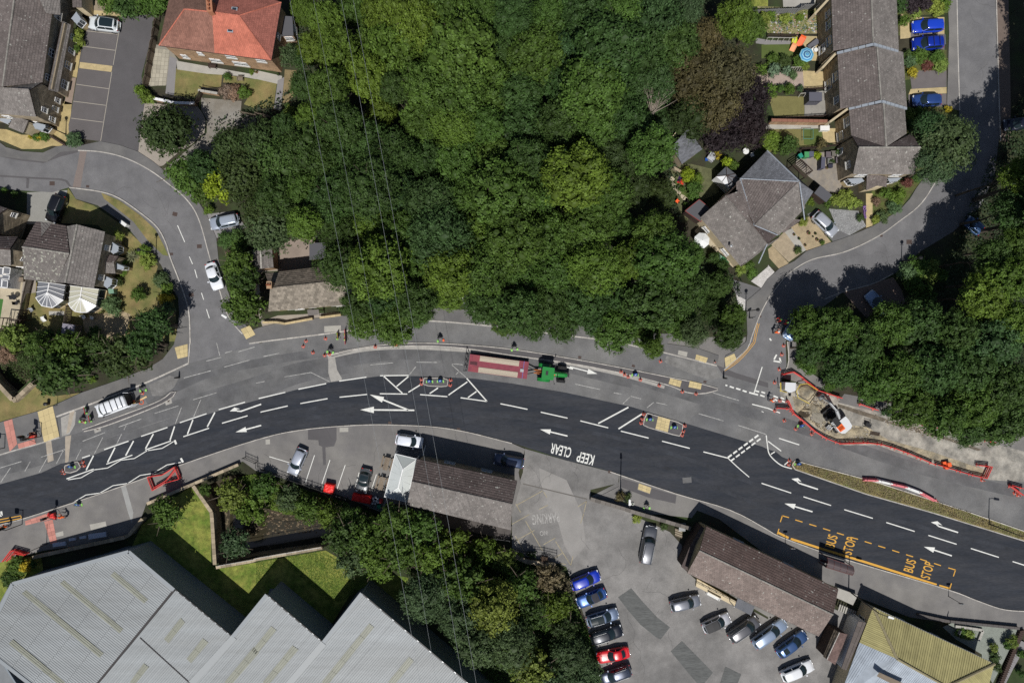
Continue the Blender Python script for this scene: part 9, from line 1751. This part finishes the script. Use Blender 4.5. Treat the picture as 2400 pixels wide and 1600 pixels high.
q=T(0,0,1395,440,1560,460,1525,790,1352,790);a,b_,c,d=[Vector((p.x,p.y,0))for p in wpts(q)]
pat=thing('slab_patio','pale concrete slab patio beside the rust-roofed half of the red house','patio',(0,0,0));n1_,n2_=5,9
for i in range(n1_):
 for j in range(n2_):
  f=lambda u,v:a.lerp(b_,u).lerp(d.lerp(c,u),v);qq=[f(i/n1_+.006,j/n2_+.004),f((i+1)/n1_-.006,j/n2_+.004),f((i+1)/n1_-.006,(j+1)/n2_-.004),f(i/n1_+.006,(j+1)/n2_-.004)];m_=MB();m_.prism([(v.x,v.y)for v in qq],.014,.045+R.uniform(0,.008),r=R.random());m_.build('paving_slab',mat('patio_slab',(.37,.34,.27),.9,rnd=.14,fine=.08),pat)
def pergola(fn,corners,n,lab,h=2.2):
 t=thing('pergola',lab,'pergola',(0,0,0));a,b_,c,d=[fn(x,y,h)for x,y in corners]
 for(u,v)in((a,b_),(d,c)):m_=MB();m_.beam(u,v,.1,.15);m_.build('beam',WOOD_D,t)
 for k in range(n):u,v=a.lerp(b_,k/(n-1)),d.lerp(c,k/(n-1));m_=MB();m_.beam(u+Vector((0,0,.1)),v+Vector((0,0,.1)),.08,.1);m_.build('rafter',WOOD_D,t)
 for p in(a,b_,c,d):m_=MB();m_.beam((p.x,p.y,0),p,.12);m_.build('post',WOOD_D,t)
pergola(lambda x,y,z:WT(0,1,x,y,z),((0,1350),(190,1370),(160,1470),(-20,1450)),6,'dark pergola over the end of the stone patio at the left edge');pergola(lambda x,y,z:WT(3,0,x,y,z),((310,1470),(410,1568),(340,1630),(230,1520)),9,'weathered pergola between the bungalow roof and the bin patio')

t=thing('pallet_stack','broken pallets and corrugated sheet heaped at the west end of the chocolate-tiled building','pallets',tuple(WT(2,3,1530,190,.3).to_2d())+(0,))
for k in range(7):b=MB();b.box((0,-.5+k*.16,.3),(1.1,.1,.05),-.35);b.build('board',[WOOD,mat('pale_board',(.42,.36,.26),.9)][k%2],t)
b=MB()
for k in range(7):b.box((.1+k*.14,.9,.45),(.08,1.2,.05),-.1)
b.build('corrugated_sheet',METAL,t)

for i,(x,y,s)in enumerate(((1375,320,1.0),(1462,415,1.15),(1537,483,1.25),(1610,540,1.4))):p=WT(0,3,x,y,.6);b=MB();b.prism([(p.x-s*.5,p.y),(p.x-s*.1,p.y+s*.45),(p.x+s*.5,p.y+s*.1),(p.x+s*.1,p.y-s*.45)],0,.55+.1*i);o=b.build('stone_block',STONE_W);_tag(o,'stone block in the warehouse shade, %s from the north'%ORD[i],'stone block','stone blocks beside the warehouse')
for i,(x,y,w,d)in enumerate(((540,295,1.9,.55),(660,250,1.0,.35),(757,232,.95,.35),(890,215,2.6,.7))):p=WT(0,3,x,y,.5);t=thing('stacked_boards',['long stack of blue-grey boards at the left end of the shaded footway','small pale board stack, second from the left on the shaded footway','small pale board stack, third from the left on the shaded footway','largest pale board stack on the shaded footway'][i],'board stack',(p.x,p.y,.12),A(8));[(lambda b:(b.box((0,0,.06+k*.11),(w,d,.09),R.uniform(-.03,.03)),b.build('board',mat('shade_board',(.42,.46,.55),.7),t)))(MB())for k in range(3)]

# ---- overhead wires and their fixings
WIRE=mat('wire',(.33,.35,.36),.5,metallic=.3);hw_=18.5
for i,(x0,y0,x1,y1,lab)in enumerate(((668,-10,975,1600,'leftmost of the four overhead wires crossing the photo'),(722,-10,1012,1600,'second of the four overhead wires from the left'),(785,-10,1072,1600,'third of the four overhead wires from the left'),(812,-10,1102,1600,'rightmost of the four overhead wires'))):
 a,c=W(F(x0,y0)[0],hw_),W(F(x1,y1)[0],hw_ if i>1 else hw_);b=MB();d=c-a;a2=a-d*.3;c2=c+d*.3;n=40
 b.tube([a2.lerp(c2,k/n)+Vector((0,0,3.0*((2*k/n-1)**2)-.2))for k in range(n+1)],.013 if i in(0,2,3)else .010,5);o=b.build('overhead_wire',WIRE);_tag(o,lab,'wire','overhead wires')
# ================================================================ PEOPLE
def skin_mesh(name,verts,edges,radii,root=0,sub=1,mats=()):
 me=bpy.data.meshes.new(name);me.from_pydata(verts,edges,[]);o=bpy.data.objects.new(name,me);COL.objects.link(o)
 sk=o.modifiers.new('s','SKIN');sk.use_smooth_shade=True;sb=o.modifiers.new('u','SUBSURF');sb.levels=sub;sb.render_levels=sub
 for i,v in enumerate(me.skin_vertices[0].data):v.radius=(radii[i],radii[i]*.85 if i<4 else radii[i]);v.use_root=(i==root)
 dg=bpy.context.evaluated_depsgraph_get();m2=bpy.data.meshes.new_from_object(o.evaluated_get(dg));bpy.data.objects.remove(o);m2.materials.clear()
 for m_ in mats:m2.materials.append(m_)
 m2.name=name;return m2
SKIN=mat('skin',(.45,.26,.18),.6);DENIM=mat('work_trousers',(.03,.035,.06),.9);HIVO=mat('hivis_orange',(.85,.14,.02),.7);HIVR=mat('hivis_red',(.65,.03,.02),.7)
def person(px,lab,rz,jacket,hat,arm=0.0,bend=.12,trousers=DENIM):
 p=W(px,1.4);t=thing('person',lab,'person',(p.x,p.y,.04),rz);f=math.sin(bend);H0=.92
 sh=H0+.52*math.cos(bend);fx=.52*f
 V=[(0,0,H0),(fx*.4,0,H0+.22),(fx*.8,0,sh-.06),(fx,0,sh+.06),(fx+.02,0,sh+.14),(fx+.03,0,sh+.25),(fx+.03,0,sh+.34)];E=[(i,i+1)for i in range(6)];Rr=[.15,.145,.16,.09,.055,.10,.085]
 for s in(-1,1):
  k=len(V);V+=[(fx*.85,s*.19,sh-.02),(fx*.9+.08,s*.27,sh-.28),(fx+.22+arm,s*.24,sh-.42+arm*.6),(fx+.30+arm,s*.23,sh-.45+arm*.7)];E+=[(3,k),(k,k+1),(k+1,k+2),(k+2,k+3)];Rr+=[.065,.048,.034,.038]
  base=k+3
  for q in range(5):
   kk=len(V);sp=(q-2)*.018;ln=(.05,.075,.08,.075,.06)[q]if q else .05
   V+=[(V[base][0]+.035+ln*.5,V[base][1]+sp*1.2-(s*.02 if q==0 else 0),V[base][2]-.01),(V[base][0]+.035+ln,V[base][1]+sp*1.5,V[base][2]-.03)];E+=[(base,kk),(kk,kk+1)];Rr+=[.010,.009]
  k=len(V);V+=[(0,s*.10,H0-.10),(.03+.04*s,s*.11,.50),(-.02+.05*s,s*.11,.10),(.10+.05*s,s*.12,.045)];E+=[(0,k),(k,k+1),(k+1,k+2),(k+2,k+3)];Rr+=[.10,.068,.045,.045]
 body=link('body',skin_mesh('person_body',V,E,Rr,0,1,[SKIN]),t)
 n=7;arms=[i for i,v in enumerate(V)if False]
 Vj=[V[0],V[1],V[2],V[3]];Ej=[(0,1),(1,2),(2,3)];Rj=[.175,.172,.185,.12];Vt=[V[0]];Et=[];Rt=[.168]
 off=7
 for s in(0,1):
  b0=off+s*(4+10+4);Vj+=[V[b0],V[b0+1],V[b0+2]];k=len(Vj)-3;Ej+=[(3,k),(k,k+1),(k+1,k+2)];Rj+=[.088,.066,.052]
  l0=b0+14;Vt+=[V[l0],V[l0+1],V[l0+2]];k=len(Vt)-3;Et+=[(0,k),(k,k+1),(k+1,k+2)];Rt+=[.118,.088,.066]
 link('jacket',skin_mesh('jacket',Vj,Ej,Rj,0,1,[jacket]),t);link('trousers',skin_mesh('trousers',Vt,Et,Rt,0,1,[trousers]),t)
 hp=Vector(V[6]);b=MB();b.lathe([(.155,-.02),(.135,0),(.125,.06),(.08,.11),(0,.13)],14,c=(hp.x,0,hp.z-.02));b.build('hard_hat',hat,t,smooth=True)
 b=MB();b.box((hp.x+.10,0,hp.z-.09),(.04,.03,.05));b.build('nose',SKIN,t)
 for s in(-.035,.035):b=MB();b.box((hp.x+.093,s,hp.z-.06),(.012,.022,.014));b.build('eye',IRON,t)
 b=MB();b.box((hp.x+.092,0,hp.z-.135),(.012,.05,.012));b.build('mouth',mat('lip',(.3,.1,.08),.6),t)
 b=MB();b.lathe([(.19,H0+.02),(.19,H0+.07)],12);b.build('reflective_band',PWHITE,t)
PHW=PWHITE
def zp(x,y):return(1780+x*180/2352,700+y*120/1568)
person(zp(650,625),'person in red and white hi-vis standing uppermost beside the blue van',A(200),HIVR,LIMEP,.1);person(zp(850,740),'person in red with a pale hat standing against the blue van',A(150),HIVR,LIMEP,.05);person(zp(510,1030),'person in bright orange with a white hat bending left of the blue van',A(20),HIVO,PHW,.2,.55)
person((1780+245*270/2352,840+852*180/1568),'person in bright orange with a white hat walking left of the generator trailer',A(0),HIVO,PHW,.15,.3);person((100*180/1660,1150+780*170/1568),'person in bright orange at the left edge below the double yellow lines',A(180),HIVO,ORANGE,.1,.4)
person((1350*180/1660,1150+575*170/1568),'person in bright orange bending over the red sacks',A(170),HIVO,ORANGE,.25,.7)
person((850*180/2352,940+1020*120/1568),'person in rust-orange with a white hat beside the temporary light',A(0),mat('rust_jacket',(.35,.07,.03),.8),PHW,.2,.5)
